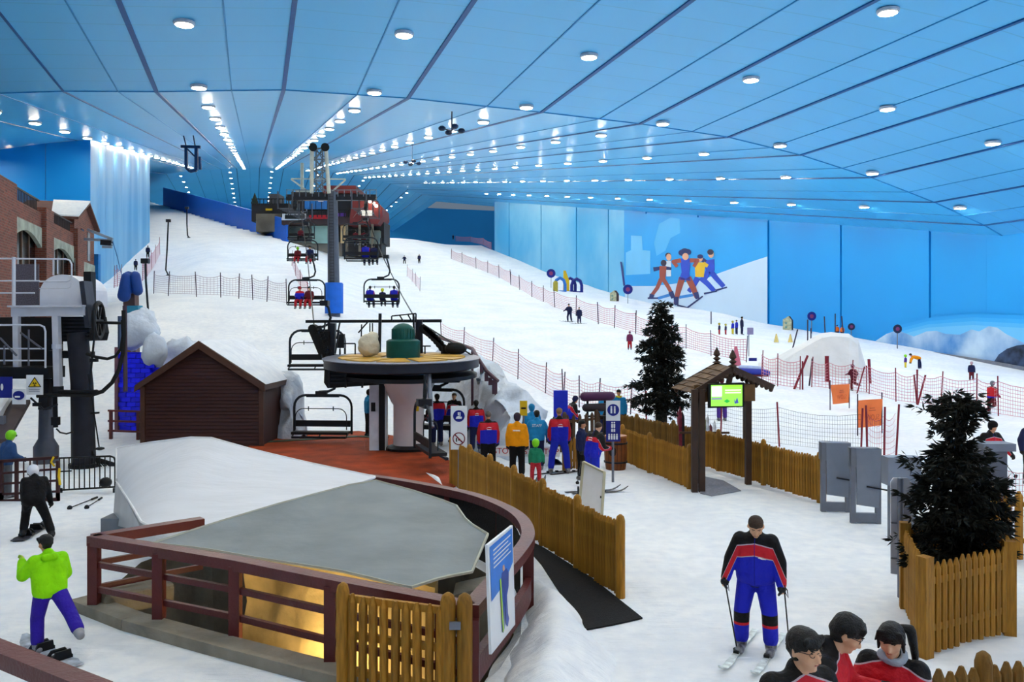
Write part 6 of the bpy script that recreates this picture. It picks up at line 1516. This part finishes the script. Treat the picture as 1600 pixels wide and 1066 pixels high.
        blob('glove' if gm is GLV else 'hand', hnd, gm, t, .03 if q == 0 else .0065, 2 if q == 0 else 1)
    # head wear
    hm = hmat or HAIR
    if head == 'hair':
        h_ = MB(); h_.caps(Hd((0, -.028, .05)), .1, Hd((0, .012, .058)), .094, n); h_.caps(Hd((0, -.04, .0)), .088, Hd((0, -.03, -.03)), .07, n)
        if q == 2:
            for k in range(-4, 5): h_.caps(Hd((k*.018, .075, .105)), .018, Hd((k*.02, .1-abs(k)*.006, .066+abs(k)*.002)), .010, 7)
            for sx_ in (-1, 1): h_.caps(Hd((sx_*.08, .02, .06)), .03, Hd((sx_*.086, .012, .02)), .014, 7)
            tufts(h_, Hd, random.Random(len(label)), 110)
        blob('hair', h_, hm, t, (.04, .026, .0095)[q], (2, 2, 1)[q])
    elif head == 'crop':
        h_ = MB(); h_.caps(Hd((0, -.026, .045)), .096, Hd((0, .006, .05)), .09, n); blob('hair', h_, hm, t, (.04, .026, .014)[q], 2)
    elif head == 'pony':
        h_ = MB(); h_.caps(Hd((0, -.028, .05)), .102, Hd((0, .012, .058)), .096, n); h_.caps(Hd((0, -.04, .0)), .09, Hd((0, -.03, -.03)), .07, n)
        for k in range(-4, 5): h_.caps(Hd((k*.02, .065, .105)), .018, Hd((k*.022+(.02 if k > 0 else -.02), .088-abs(k)*.008, .072-abs(k)*.012)), .011, 7)
        for sx_ in (-1, 1): h_.caps(Hd((sx_*.083, .02, .06)), .028, Hd((sx_*.094, .03, -.06)), .012, 7)
        tufts(h_, Hd, random.Random(3), 70, .006) if q == 2 else None
        blob('hair', h_, hm, t, (.04, .026, .0095)[q], (2, 2, 1)[q])
        p_ = MB(); p_.caps(Hd((-.06, -.09, .085)), .03, Hd((-.125, -.12, .06)), .04, n); p_.caps(Hd((-.125, -.12, .06)), .042, Hd((-.15, -.12, -.16)), .034, n); p_.caps(Hd((-.15, -.12, -.16)), .034, Hd((-.15, -.1, -.3)), .01, n); blob('ponytail', p_, hm, t, .02, 2)
    else:
        h_ = MB(); r_ = (.128 if head == 'helmet' else .108)*hk
        h_.caps(Hd((0, -.02, .045)), r_, Hd((0, .012, .05)), r_*.96, 12); h_.caps(Hd((0, -.03, .0)), r_*.92, Hd((0, -.02, -.02)), r_*.85, 12)
        blob('helmet' if head == 'helmet' else 'beanie', h_, hm, t, .03 if q < 2 else .014, 2)
        if head == 'helmet' and q: ch('goggles', MB().caps(Hd((-.05, .1, .02)), .035, Hd((.05, .1, .02)), .035, 8), BLK, t, 0, True)
    if q == 2:
        for sx_ in (-1, 1):
            ch('eye', MB().ell(Hd((sx_*.034, .0885, .022)), (.012, .006, .0045), 10, 6, RH), EYE_, t, 0, True)
            ch('eyebrow', MB().bar(Hd((sx_*.016, .105, .047)), Hd((sx_*.052, .092, .049)), .008, .007), hm, t)
        ch('mouth', MB().ell(Hd((0, .101, -.057)), (.022, .005, .006), 12, 6, RH), LIPS, t, 0, True)
    if scarf:
        c_ = MB(); c_.tube([neck+RH @ V3((.085*math.cos(a), .02+.085*math.sin(a), .02+.012*math.sin(2*a))) for a in [2*math.pi*k/14 for k in range(14)]], .034, 8, 0, True); ch('scarf', c_, scarf, t, 0, 2)
    if extra: extra(t, dict(T=T, Hd=Hd, RH=RH, wl=wl_, wr=wr_, ell=ell_, elr=elr, pel=pel, al=al, ar=ar))
    t['_j'] = [list(wm(t) @ p) for p in (wl_, wr_, al, ar)][0]; del t['_j']
    return t, dict(wl=wm(t) @ wl_, wr=wm(t) @ wr_, al=wm(t) @ al, ar=wm(t) @ ar, M=wm(t))
def tufts(h_, Hd, rnd, n, out=.016):
    for i in range(n):
        a = rnd.uniform(0, 2*math.pi); z = rnd.uniform(-.35, 1); r = math.sqrt(max(0, 1-z*z)); d = V3((r*math.cos(a), r*math.sin(a), z))
        if d.y > .35 and d.z < .62: continue
        o_ = V3((0, -.012, .042)); st = o_+d*.092; tg = V3((-d.y*rnd.uniform(-.5, .5), d.x*rnd.uniform(-.5, .5), -1)); tg -= d*tg.dot(d)
        h_.caps(Hd(st), .016, Hd(st+d*rnd.uniform(.2, 1)*out+tg*.034), .006, 6)
def ski(label, p, ang, L=1.6, w=.085, col='d8dde6', group=None, nm='ski', tip=.12):
    t = thing(nm, label, nm, tuple(p), math.radians(ang), group)
    rows = []
    for k in range(15):
        y = -L*.45+L*k/14; e = max(0, (k-11)/3); ww = w/2*(1-.75*max(0, (k-12)/2)**2)*(1.15 if k in (2, 10, 11) else .95); z = .012+tip*e*e
        rows.append([(-ww, y, z), (ww, y, z), (ww, y, z+.014), (-ww, y, z+.014), (-ww, y, z)])
    mb = MB().grid(rows); mb.add(rows[0][:4], [(0, 1, 2, 3)]); mb.add(rows[-1][:4], [(3, 2, 1, 0)])
    ch('board', mb, M('ski_'+col, col, .3, 0, .5, 9), t)
    if nm == 'ski': ch('binding', MB().box((0, -.13, .045), (.07, .09, .05)), BLK, t); ch('binding', MB().box((0, .17, .04), (.07, .07, .04)), BLK, t)
    else:
        for y in (-.24, .24): ch('binding', MB().box((0, y, .04), (w*1.0, .15, .05)).prism([(-w*.45, y-.08, .05), (w*.45, y-.08, .05), (w*.35, y-.11, .15), (-w*.35, y-.11, .15)], (0, .03, 0)).tube([(-w*.48, y+.05, .05), (-w*.3, y+.04, .12), (w*.3, y+.04, .12), (w*.48, y+.05, .05)], .025, 6), BLK, t)
    return t
def skis(who, info, face, L=1.6, col='c9d3de', dz=0.):
    for i, (k, sd) in enumerate((('al', 'left'), ('ar', 'right'))):
        a = info[k]; f = math.radians(face); p = V3((a.x-math.sin(f)*.05, a.y+math.cos(f)*.05, 0)); p.z = tz(p.x, p.y)+.005+dz
        ski('%s ski under %s' % (sd, who), p, face, L, .085, col)
def pole(label, hand, tip, drop=0.):
    hand, tip = V3(hand), V3(tip); t = thing('ski_pole', label, 'ski pole', tuple(tip)); d = (tip-hand).normalized()
    ch('shaft', MB().cyl(hand, tip, .009, n=6), BLK, t, 1); ch('grip', MB().cyl(hand-d*.08, hand+d*.06, .017, n=7), BLK, t, 1); ch('basket', MB().cyl(tip-d*.07, tip-d*.06, .05, n=10), BLK, t, 1)
    ch('strap', MB().tube([hand-d*.07, hand-d*.03+V3((.04, 0, -.03)), hand+V3((.05, 0, -.1)), hand+d*.02], .007, 5), BLK, t, 1)
WHP = M('print_white', 'e8e8ee', .6)
def backmark(t, J, kind='swoosh'):
    T = J['T']
    if kind == 'swoosh':
        pts = [T((x, -.165, .36+z)) for x, z in ((-.075, .0), (-.02, .03), (.03, .035), (.08, .005), (.03, .012), (.0, .02))]
        mb = MB(); mb.prism(pts, (0, -.008, 0)); mb.prism([T((x, -.165, .325+z)) for x, z in ((-.06, -.01), (.07, -.01), (.07, .006), (-.06, .006))], (0, -.008, 0)); ch('jacket_logo', mb, WHP, t)
    elif kind == 'bar':
        mb = MB()
        for k in range(8): mb.prism([T((x, -.165, .36+z)) for x, z in ((-.1+k*.025, -.018), (-.082+k*.025, -.018), (-.082+k*.025, .018), (-.1+k*.025, .018))], (0, -.012, 0))
        ch('jacket_print', mb, WHP, t)
    else:
        m4 = Matrix.Translation(J['T']((0, -.172, .34))) @ (Matrix.Rotation(0, 4, 'Z')) @ Matrix.Rotation(math.pi/2, 4, 'X'); lettering(kind, .11, WHP, t, m4, 0, .002, 'jacket_lettering')
mk = lambda k: (lambda t, J: backmark(t, J, k))
def by_head(px, ytop, H, lift=0.):
    t = (EYE-H-lift)*F/(ytop-CY); return V3(((px-CX)/F*t, t, lift))
# ---- the man coming down the middle
man_loc = V3((at(1183, 1022, 10.7).x, 10.75, 0))
def man_extra(t, J):
    T = J['T']; mb = MB(); mb.prism([T((x, .178, .285+z)) for x, z in ((-.14, -.012), (-.1, -.004), (-.06, .012), (-.045, .0), (-.09, -.014))], (0, .012, 0)); ch('jacket_logo', mb, WHP, t)
man, im = person('man in a black, red and blue ski jacket skiing down towards the viewer', man_loc, 158, 1.84, STAFF, KNEE, 'crop', HAIRB, SKIN2, dict(lean=6, hp=32, hy=8, up_l=(-.38, .05, -1), fo_l=(-.1, .25, -1), up_r=(.42, .05, -1), fo_r=(.22, .5, -1), th_l=(-.16, .12, -1), sh_l=(-.03, -.1, -1), th_r=(.16, .12, -1), sh_r=(.03, -.1, -1)), q=2, extra=man_extra)
skis('the man in the black, red and blue jacket', im, 150, 1.75)
pole('ski pole in the right hand of the man in the middle', im['wr']+V3((-.02, -.05, -.06)), V3((im['wr'].x+.14, im['wr'].y-.05, .0)))
pole('ski pole in the left hand of the man in the middle', im['wl']+V3((.03, -.02, -.06)), V3((im['wl'].x+.22, im['wl'].y+.35, .0)))
# ---- three people at the bottom
def glasses(t, J):
    Hd = J['Hd']
    mb = MB()
    for sx_ in (-1, 1):
        mb.tube([Hd((sx_*.034+.026*math.cos(a), .104-.012*abs(math.cos(a)), .018+.019*math.sin(a))) for a in [2*math.pi*k/14 for k in range(14)]], .0022, 5, 0, True); mb.tube([Hd((sx_*.06, .095, .024)), Hd((sx_*.092, .03, .022)), Hd((sx_*.094, -.02, .015))], .0026, 5)
    mb.tube([Hd((-.009, .107, .022)), Hd((.009, .107, .022))], .0024, 5); ch('glasses', mb, FRAME, t)
pz = .55
pA = by_head(1236, 972, 1.74, pz); person('young man in glasses and a black and red jacket, nearest the viewer', pA, 196, 1.74, DSTAFF, CB, 'hair', HAIR, SKIN2, dict(lean=10, hp=0, hy=14), q=2, extra=glasses)
pB = by_head(1276, 946, 1.72, pz)
_, iB = person('young man with bowed head holding a blue phone, behind the young man in glasses', pB, 240, 1.72, DSTAFF, CB, 'hair', HAIR, SKIN2, dict(lean=10, hp=26, hy=10, up_l=(-.25, .35, -1), fo_l=(.5, 1, .25), up_r=(.25, .1, -1), fo_r=(-.35, 1, -.1)), q=2, gl=SKIN2, extra=glasses)
pC = by_head(1398, 968, 1.56, pz)
pg, ig = person('young woman with a ponytail and grey scarf crossing her arms', pC, 142, 1.56, DSTAFF, CB, 'pony', HAIR, SKIN2, dict(lean=6, hp=10, hy=4, up_l=(-.25, .45, -.9), fo_l=(1, .55, .45), up_r=(.25, .45, -.9), fo_r=(-1, .6, .4)), q=2, scarf=cloth('pale_grey', '9aa4b4'), gl=GLV)
ph_c = iB['wl']+V3((.075, -.05, .045))
pt = thing('mobile_phone', 'pale blue phone in the hand of the young man with bowed head', 'phone', tuple(ph_c), -.5); ch('case', MB().box((0, 0, 0), (.15, .075, .014)), M('phone_blue', '3f9fc0', .3), pt); ch('glass', MB().box((0, 0, .009), (.14, .068, .004)), BLK, pt)
# ---- boarders at left
gb = gz(78, 1020)
kid, ik = person('boy in a lime green jacket and violet trousers stepping off a snowboard', V3((gb.x, gb.y, .02)), 40, 1.5, LIME, CV, 'hair', HAIR, SKIN, dict(lean=14, hp=10, hy=20, up_l=(-.5, .3, -.8), fo_l=(.1, .8, .75), up_r=(.25, .1, -1), fo_r=(0, .7, -.4), th_l=(-.12, .28, -1), sh_l=(-.02, -.12, -1), th_r=(.3, -.55, -.75), sh_r=(.1, -.95, -.5)), q=2, boots=M('boot_grey', '8d8e96', .6, 0, .3), gl=M('glove_lime', '9cc23c', .6), extra=lambda t, J: blob('hood', MB().caps(J['T']((-.07, -.11, .47)), .06, J['T']((.07, -.11, .47)), .06, 10), LIME, t, .02, 3))
ski('pale patterned snowboard under the boy in lime green', gz(79, 1027)+V3((0, 0, .01)), 53, 1.35, .26, 'aab2c0', None, 'snowboard', .1)
bbp = gz(52, 842)
person('boarder in black with a white helmet bending over a snowboard', V3((bbp.x, bbp.y, .02)), 25, 1.6, CB, CB, 'helmet', M('helmet_white', 'd9dbe6', .3, 0, .05), SKIN, dict(lean=34, hp=25, hy=25, up_l=(-.15, .5, -1), fo_l=(0, .2, -1), up_r=(.3, -.15, -1), fo_r=(.2, .1, -1), th_l=(-.15, .65, -.75), sh_l=(-.1, -.4, -1), th_r=(.35, .15, -.95), sh_r=(.3, -.55, -.8)), q=1, boots=BOOTK)
ski('dark snowboard under the boarder in black', gz(50, 834)+V3((0, 0, .01)), 8, 1.5, .26, '3c3d46', None, 'snowboard', .1)
person('skier with a lime helmet and blue jacket at the left edge', gz(8, 778), -30, 1.62, cloth('slate_blue', '2c4a78'), GRYC, 'helmet', M('helmet_lime', '7ed21a', .35), SKIN, dict(lean=12, fo_l=(0, 1, -.3), fo_r=(.1, 1, -.5)), q=1)
# ---- queue at the lift
def Q(label, px, ytop, H, face, **k):
    p = by_head(px, ytop, H); p.z = tz(p.x, p.y); return person(label, p, face, H, **k)
wide = dict(th_l=(-.22, .05, -1), th_r=(.22, .05, -1), sh_l=(-.1, 0, -1), sh_r=(.1, 0, -1))
_, i1 = Q('grey haired man in a red and blue staff jacket left of the orange jacket', 763, 643, 1.8, 8, jacket=STAFF, trousers=CB, head='crop', hmat=M('grey_hair', '5b5350', .7), q=1, extra=mk('swoosh'))
Q('person in a bright orange jacket and dark beanie seen from behind', 808, 646, 1.8, -6, jacket=CO, trousers=CB, head='beanie', hmat=M('beanie_plum', '2e2230', .8), q=1, extra=mk('bar'))
person('person in a teal jacket lettered on the back beside the orange jacket', gd(839, 24.3), 0, 1.74, CT, CN, 'hair', q=1, pose=dict(lean=12, up_l=(-.5, .2, -1), up_r=(.5, .2, -1)), extra=mk('STAFF'))
Q('person in a teal hood standing behind the teal lettered jacket', 831, 632, 1.76, 10, jacket=CT, trousers=CN, head='beanie', hmat=CT, q=1)
_, i2 = Q('tall man in a red and blue staff jacket right of the child', 874, 637, 1.88, 5, jacket=STAFF, trousers=CBL, head='crop', hmat=M('fair_hair', '8a6a4c', .7), q=1, pose=wide, extra=mk('swoosh'))
skis('the tall man right of the child', i2, -55, 1.5, '2a2c34')
pk = gz(837, 756); _, i3 = person('small child in a green vest, red trousers and lime helmet', pk, -8, 1.12, CG, M('red_spotted', 'a81c2c', .6, 0, .6, 30), 'helmet', M('helmet_lime', '7ed21a'), SKIN, dict(up_r=(.5, .2, -1), th_l=(-.12, 0, -1), th_r=(.12, 0, -1)), q=1)
skis('the small child in green', i3, -20, .9, '5d6470')
pq = V3((at(925, 700, 21.0).x, 21.0, 0)); _, i4 = person('man in a blue and red jacket leaning beside the whiteboard', pq, -50, 1.8, STAFF, CBL, 'crop', HAIRB, SKIN2, dict(lean=16, fo_l=(0, 1, .2), fo_r=(0, .9, -.1), hp=12), q=1, extra=mk('swoosh'))
skis('the man leaning beside the whiteboard', i4, -75, 1.5, '3a3c46')
pole('ski pole of the man leaning beside the whiteboard', at(908, 722, 20.9), gz(902, 756))
Q('person in black, blue and red bending behind the blue padded board', 888, 617, 1.72, -70, jacket=STAFF, trousers=CB, head='beanie', hmat=CN, q=1, pose=dict(lean=25, fo_l=(0, 1, 0)))
Q('person in a blue jacket behind the padded roll, facing away', 945, 614, 1.72, 25, jacket=CT, trousers=CN, head='hair', q=1)
Q('person in a blue jacket with a yellow scarf behind the blue signpost', 967, 609, 1.8, 160, jacket=CT, trousers=CN, head='hair', q=1, scarf=YLC, pose=dict(up_r=(.5, .1, -1)))
Q('dark haired person in dark clothes between the tall man and the leaning man', 908, 657, 1.62, -110, jacket=CN, trousers=CB, head='hair', q=1, pose=dict(fo_l=(.2, .8, .9)))
person('lift attendant in a teal coat left of the white pillar', gd(576, 31.6), -60, 1.8, CT, CB, 'beanie', CB, SKIN, None, q=1, boots=BOOTK)
person('skier in a dark red and blue jacket waiting behind the turning chair', gd(683, 29.2), 20, 1.82, STAFF, CN, 'hair', HAIR, SKIN, dict(up_l=(-.5, .3, -1)), q=1)
person('fair faced person partly hidden behind the boot sign', gd(710, 30.2), 160, 1.78, STAFF, CN, 'crop', HAIRB, SKIN2, None, q=1)
person('skier in a blue and red jacket behind the signpost', gd(744, 27.6), 10, 1.74, STAFF, CN, 'hair', HAIR, SKIN, None, q=1, extra=mk('swoosh'))
# ---- riders on chairs
SIT = dict(th_l=(-.1, 1, -.08), sh_l=(-.02, .12, -1), th_r=(.1, 1, -.08), sh_r=(.02, .12, -1), up_l=(-.2, .3, -1), fo_l=(.1, .9, -.1), up_r=(.2, .3, -1), fo_r=(-.1, .9, -.1))
def ride(label, seat, off, face, **k):
    f = math.radians(face); k.setdefault('q', 0); H = k.pop('H', 1.7)
    person(label, V3((seat.x+off, seat.y, 0)), face, H, pose=SIT, seatz=seat.z+.06, **k)
ride('left rider in red on the chair beside the blue pad', CH_C, -.35, 180, jacket=DSTAFF, trousers=CR, head='beanie', hmat=CR)
ride('right rider in dark red on the chair beside the blue pad', CH_C, .2, 180, jacket=DRD, trousers=CR, head='hair')
ride('left of the three riders on the upper right chair', CH_D, -.72, 0, jacket=STAFF, trousers=CN, head='hair'); ride('middle rider with a yellow helmet on the upper right chair', CH_D, .02, 0, jacket=CN, trousers=CN, head='helmet', hmat=M('helmet_yellow', 'd6d83a', .4), H=1.35); ride('right of the three riders on the upper right chair', CH_D, .72, 0, jacket=STAFF, trousers=CN, head='hair')
ride('left rider in dark red on the chair below the lattice', CH_E, -.3, 180, jacket=DRD, trousers=CR, head='helmet', hmat=M('helmet_lime', '7ed21a'), H=1.5); ride('right rider in navy on the chair below the lattice', CH_E, .55, 180, jacket=CN, trousers=CR, head='hair')
ride('larger rider on the right chair below the red building', CH_F, .25, 0, jacket=STAFF, trousers=CN, head='hair', H=1.85); ride('smaller rider on the right chair below the red building', CH_F, .78, 0, jacket=CN, trousers=CN, head='hair')
ride('left rider on the small far chair by the red building', CH_G, -.1, 0, jacket=DRD, trousers=CN, head='hair'); ride('right rider on the small far chair by the red building', CH_G, .65, 0, jacket=DRD, trousers=CN, head='hair')
ride('rider in red on the small far chair before the cave', CH_H, .0, 180, jacket=DRD, trousers=CB, head='hair')
# ---- skiers on the slopes
def S(label, px, py, hpx, face, **k):
    p = gz(px, py); H = hpx*p.y/F; H = max(1.0, min(1.9, H)); return person(label, p, face, H, **k)
SK = dict(lean=14, up_l=(-.5, .3, -.8), fo_l=(-.3, .8, -.4), up_r=(.5, .3, -.8), fo_r=(.3, .8, -.4), th_l=(-.18, .2, -1), sh_l=(-.05, -.25, -1), th_r=(.18, .2, -1), sh_r=(.05, -.25, -1))
RUN = dict(lean=8, up_l=(-.3, .4, -1), fo_l=(0, .9, -.2), up_r=(.4, -.3, -1), fo_r=(.2, .6, -.6), th_l=(-.1, .1, -1), sh_l=(0, -.05, -1), th_r=(.1, .2, -1), sh_r=(.1, -1, -.15))
S('far skier with legs apart on the upper main run', 632, 413, 14, 180, jacket=CN, trousers=CB, pose=SK); S('far skier standing upright on the upper main run', 655, 412, 15, 170, jacket=CN, trousers=CB)
_, k1 = S('taller navy skier of the pair stopped on the main run', 890, 503, 29, 150, jacket=CN, trousers=CN, pose=SK); skis('the taller navy skier of the pair', k1, 100, 1.5, '3a4a5c')
_, k2 = S('shorter navy skier of the pair stopped on the main run', 905, 506, 26, 180, jacket=CN, trousers=CN); skis('the shorter navy skier of the pair', k2, 100, 1.5, '3a4a5c')
S('child in pink and red standing on the snow left of the tall fir', 984, 547, 29, 170, jacket=cloth('plum', '6a2a54'), trousers=CR, head='beanie', hmat=cloth('plum', '6a2a54'))
S('skier in dark red running away beside the orange banners', 1334, 612, 42, 20, jacket=cloth('maroon', '54182a'), trousers=DRD, head='helmet', hmat=M('helmet_dark', '24303a', .4), pose=RUN)
S('skier in dark red with a grey helmet near the right edge', 1549, 648, 52, -60, jacket=DSTAFF, trousers=DRD, head='helmet', hmat=M('helmet_grey', '6a7080', .4), pose=RUN)
S('child in navy and red on the open snow at right', 1518, 596, 30, 160, jacket=CN, trousers=DRD, head='helmet', hmat=M('helmet_rose', 'c09aa4', .4))
S('small child with a lime helmet beside the bending orange helper', 1415, 576, 20, 90, jacket=PUR, trousers=YLC, head='helmet', hmat=M('helmet_lime', '7ed21a'))
S('helper in orange bending over the small child', 1436, 578, 34, 75, jacket=CO, trousers=CN, pose=dict(lean=75, up_l=(-.1, .6, -1), up_r=(.1, .6, -1), th_l=(-.1, .1, -1), th_r=(.1, -.3, -1)))
S('left person in orange at the wall base rail', 1308, 528, 20, 0, jacket=ORC, trousers=CN); S('right person in orange at the wall base rail', 1316, 529, 20, 0, jacket=ORC, trousers=CN)
for i, (px, h, j_, tr2, lab) in enumerate(((1124, 18, CN, CR, 'first child of the row below the mural, in navy and red'), (1134, 16, CN, CR, 'second child of the row below the mural, shortest'), (1145, 22, CBL, YLC, 'third person of the row below the mural, with a yellow bib'), (1151, 24, CBL, CN, 'fourth person of the row below the mural, in blue'), (1159, 29, CN, CN, 'tallest person at the right end of the row below the mural'))): S(lab, px, 524, h, 100 if i < 4 else -90, jacket=j_, trousers=tr2, head='helmet' if i < 3 else 'hair', hmat=M('helmet_yellow2', 'b8a83a', .4) if i < 3 else None)
S('skier in purple trousers seen beyond the gazebo screen', 1128, 658, 78, 0, jacket=DRD, trousers=PUR, head='beanie', hmat=DRD, q=1)
person('skier in a black, red and blue jacket passing behind the planter tree', gd(1541, 21.0), 195, 1.85, STAFF, CN, 'beanie', CB, SKIN, dict(lean=16, up_l=(-.5, .3, -1), fo_l=(-.4, .5, -.8)), q=1)
pole('ski pole of the skier behind the planter tree', at(1567, 720, 20.8), at(1589, 747, 20.2))
person('dark clothed skier cut off by the right edge', gd(1611, 22.0), 190, 1.8, CN, CB, 'beanie', CB, SKIN, dict(up_r=(.6, .1, -1)), q=1)
S('upper of two figures riding the tow beside the striped wall', 231, 403, 19, 10, jacket=CN, trousers=CB); S('lower of two figures riding the tow beside the striped wall', 212, 423, 18, 10, jacket=CN, trousers=CB)
S('far tiny figure at the crest near the top right net', 708, 375, 10, 180, jacket=CN, trousers=CB)
# skis leaning in a rack behind the gazebo
rk = thing('ski_rack', 'rack of upright skis behind the left gazebo post', 'ski rack', tuple(gd(1098, 25.0)))
ch('bar', MB().bar((-.7, 0, 1.0), (.8, 0, 1.0), .06), DWOOD, rk); ch('foot', MB().bar((-.7, 0, .05), (.8, 0, .05), .1), DWOOD, rk)
for i, (px, c, h) in enumerate(((1064, '6a2030', 1.75), (1068, '1d1d24', 1.6), (1096, 'd6d2c0', 1.6), (1102, '8f9a78', 1.45), (1107, 'c8ccd6', 1.5), (1112, '6a3038', 1.2), (1118, 'd8dce6', 1.3))):
    b = gd(px, 25.3+.05*i); solo('upright_ski', MB().prism([(b.x-.05, b.y, .02), (b.x+.05, b.y, .02), (b.x+.05, b.y+.12, h*.9), (b.x, b.y+.15, h), (b.x-.05, b.y+.12, h*.9)], (0, .025, 0)), M('usk_'+c, c, .4, 0, .5, 6), ('dark red', 'black', 'cream', 'olive', 'silver', 'maroon', 'white')[i]+' ski standing upright by the gazebo', 'ski')
# ================================================================ bake organic shapes and lettering to plain meshes
bpy.context.view_layer.update()
dg = bpy.context.evaluated_depsgraph_get()
new = [(o, bpy.data.meshes.new_from_object(o.evaluated_get(dg))) for o in BAKE]
for o, me in new:
    o.modifiers.clear(); o.data = me
    me.polygons.foreach_set('use_smooth', [True]*len(me.polygons))
for o in [o for o in bpy.data.objects if o.type == 'FONT']:
    me = bpy.data.meshes.new_from_object(o.evaluated_get(dg))
    n2 = bpy.data.objects.new(o.name+'_', me); COL.objects.link(n2); n2.parent = o.parent; n2.matrix_basis = o.matrix_basis.copy()
    nm = o.name; bpy.data.objects.remove(o); n2.name = nm
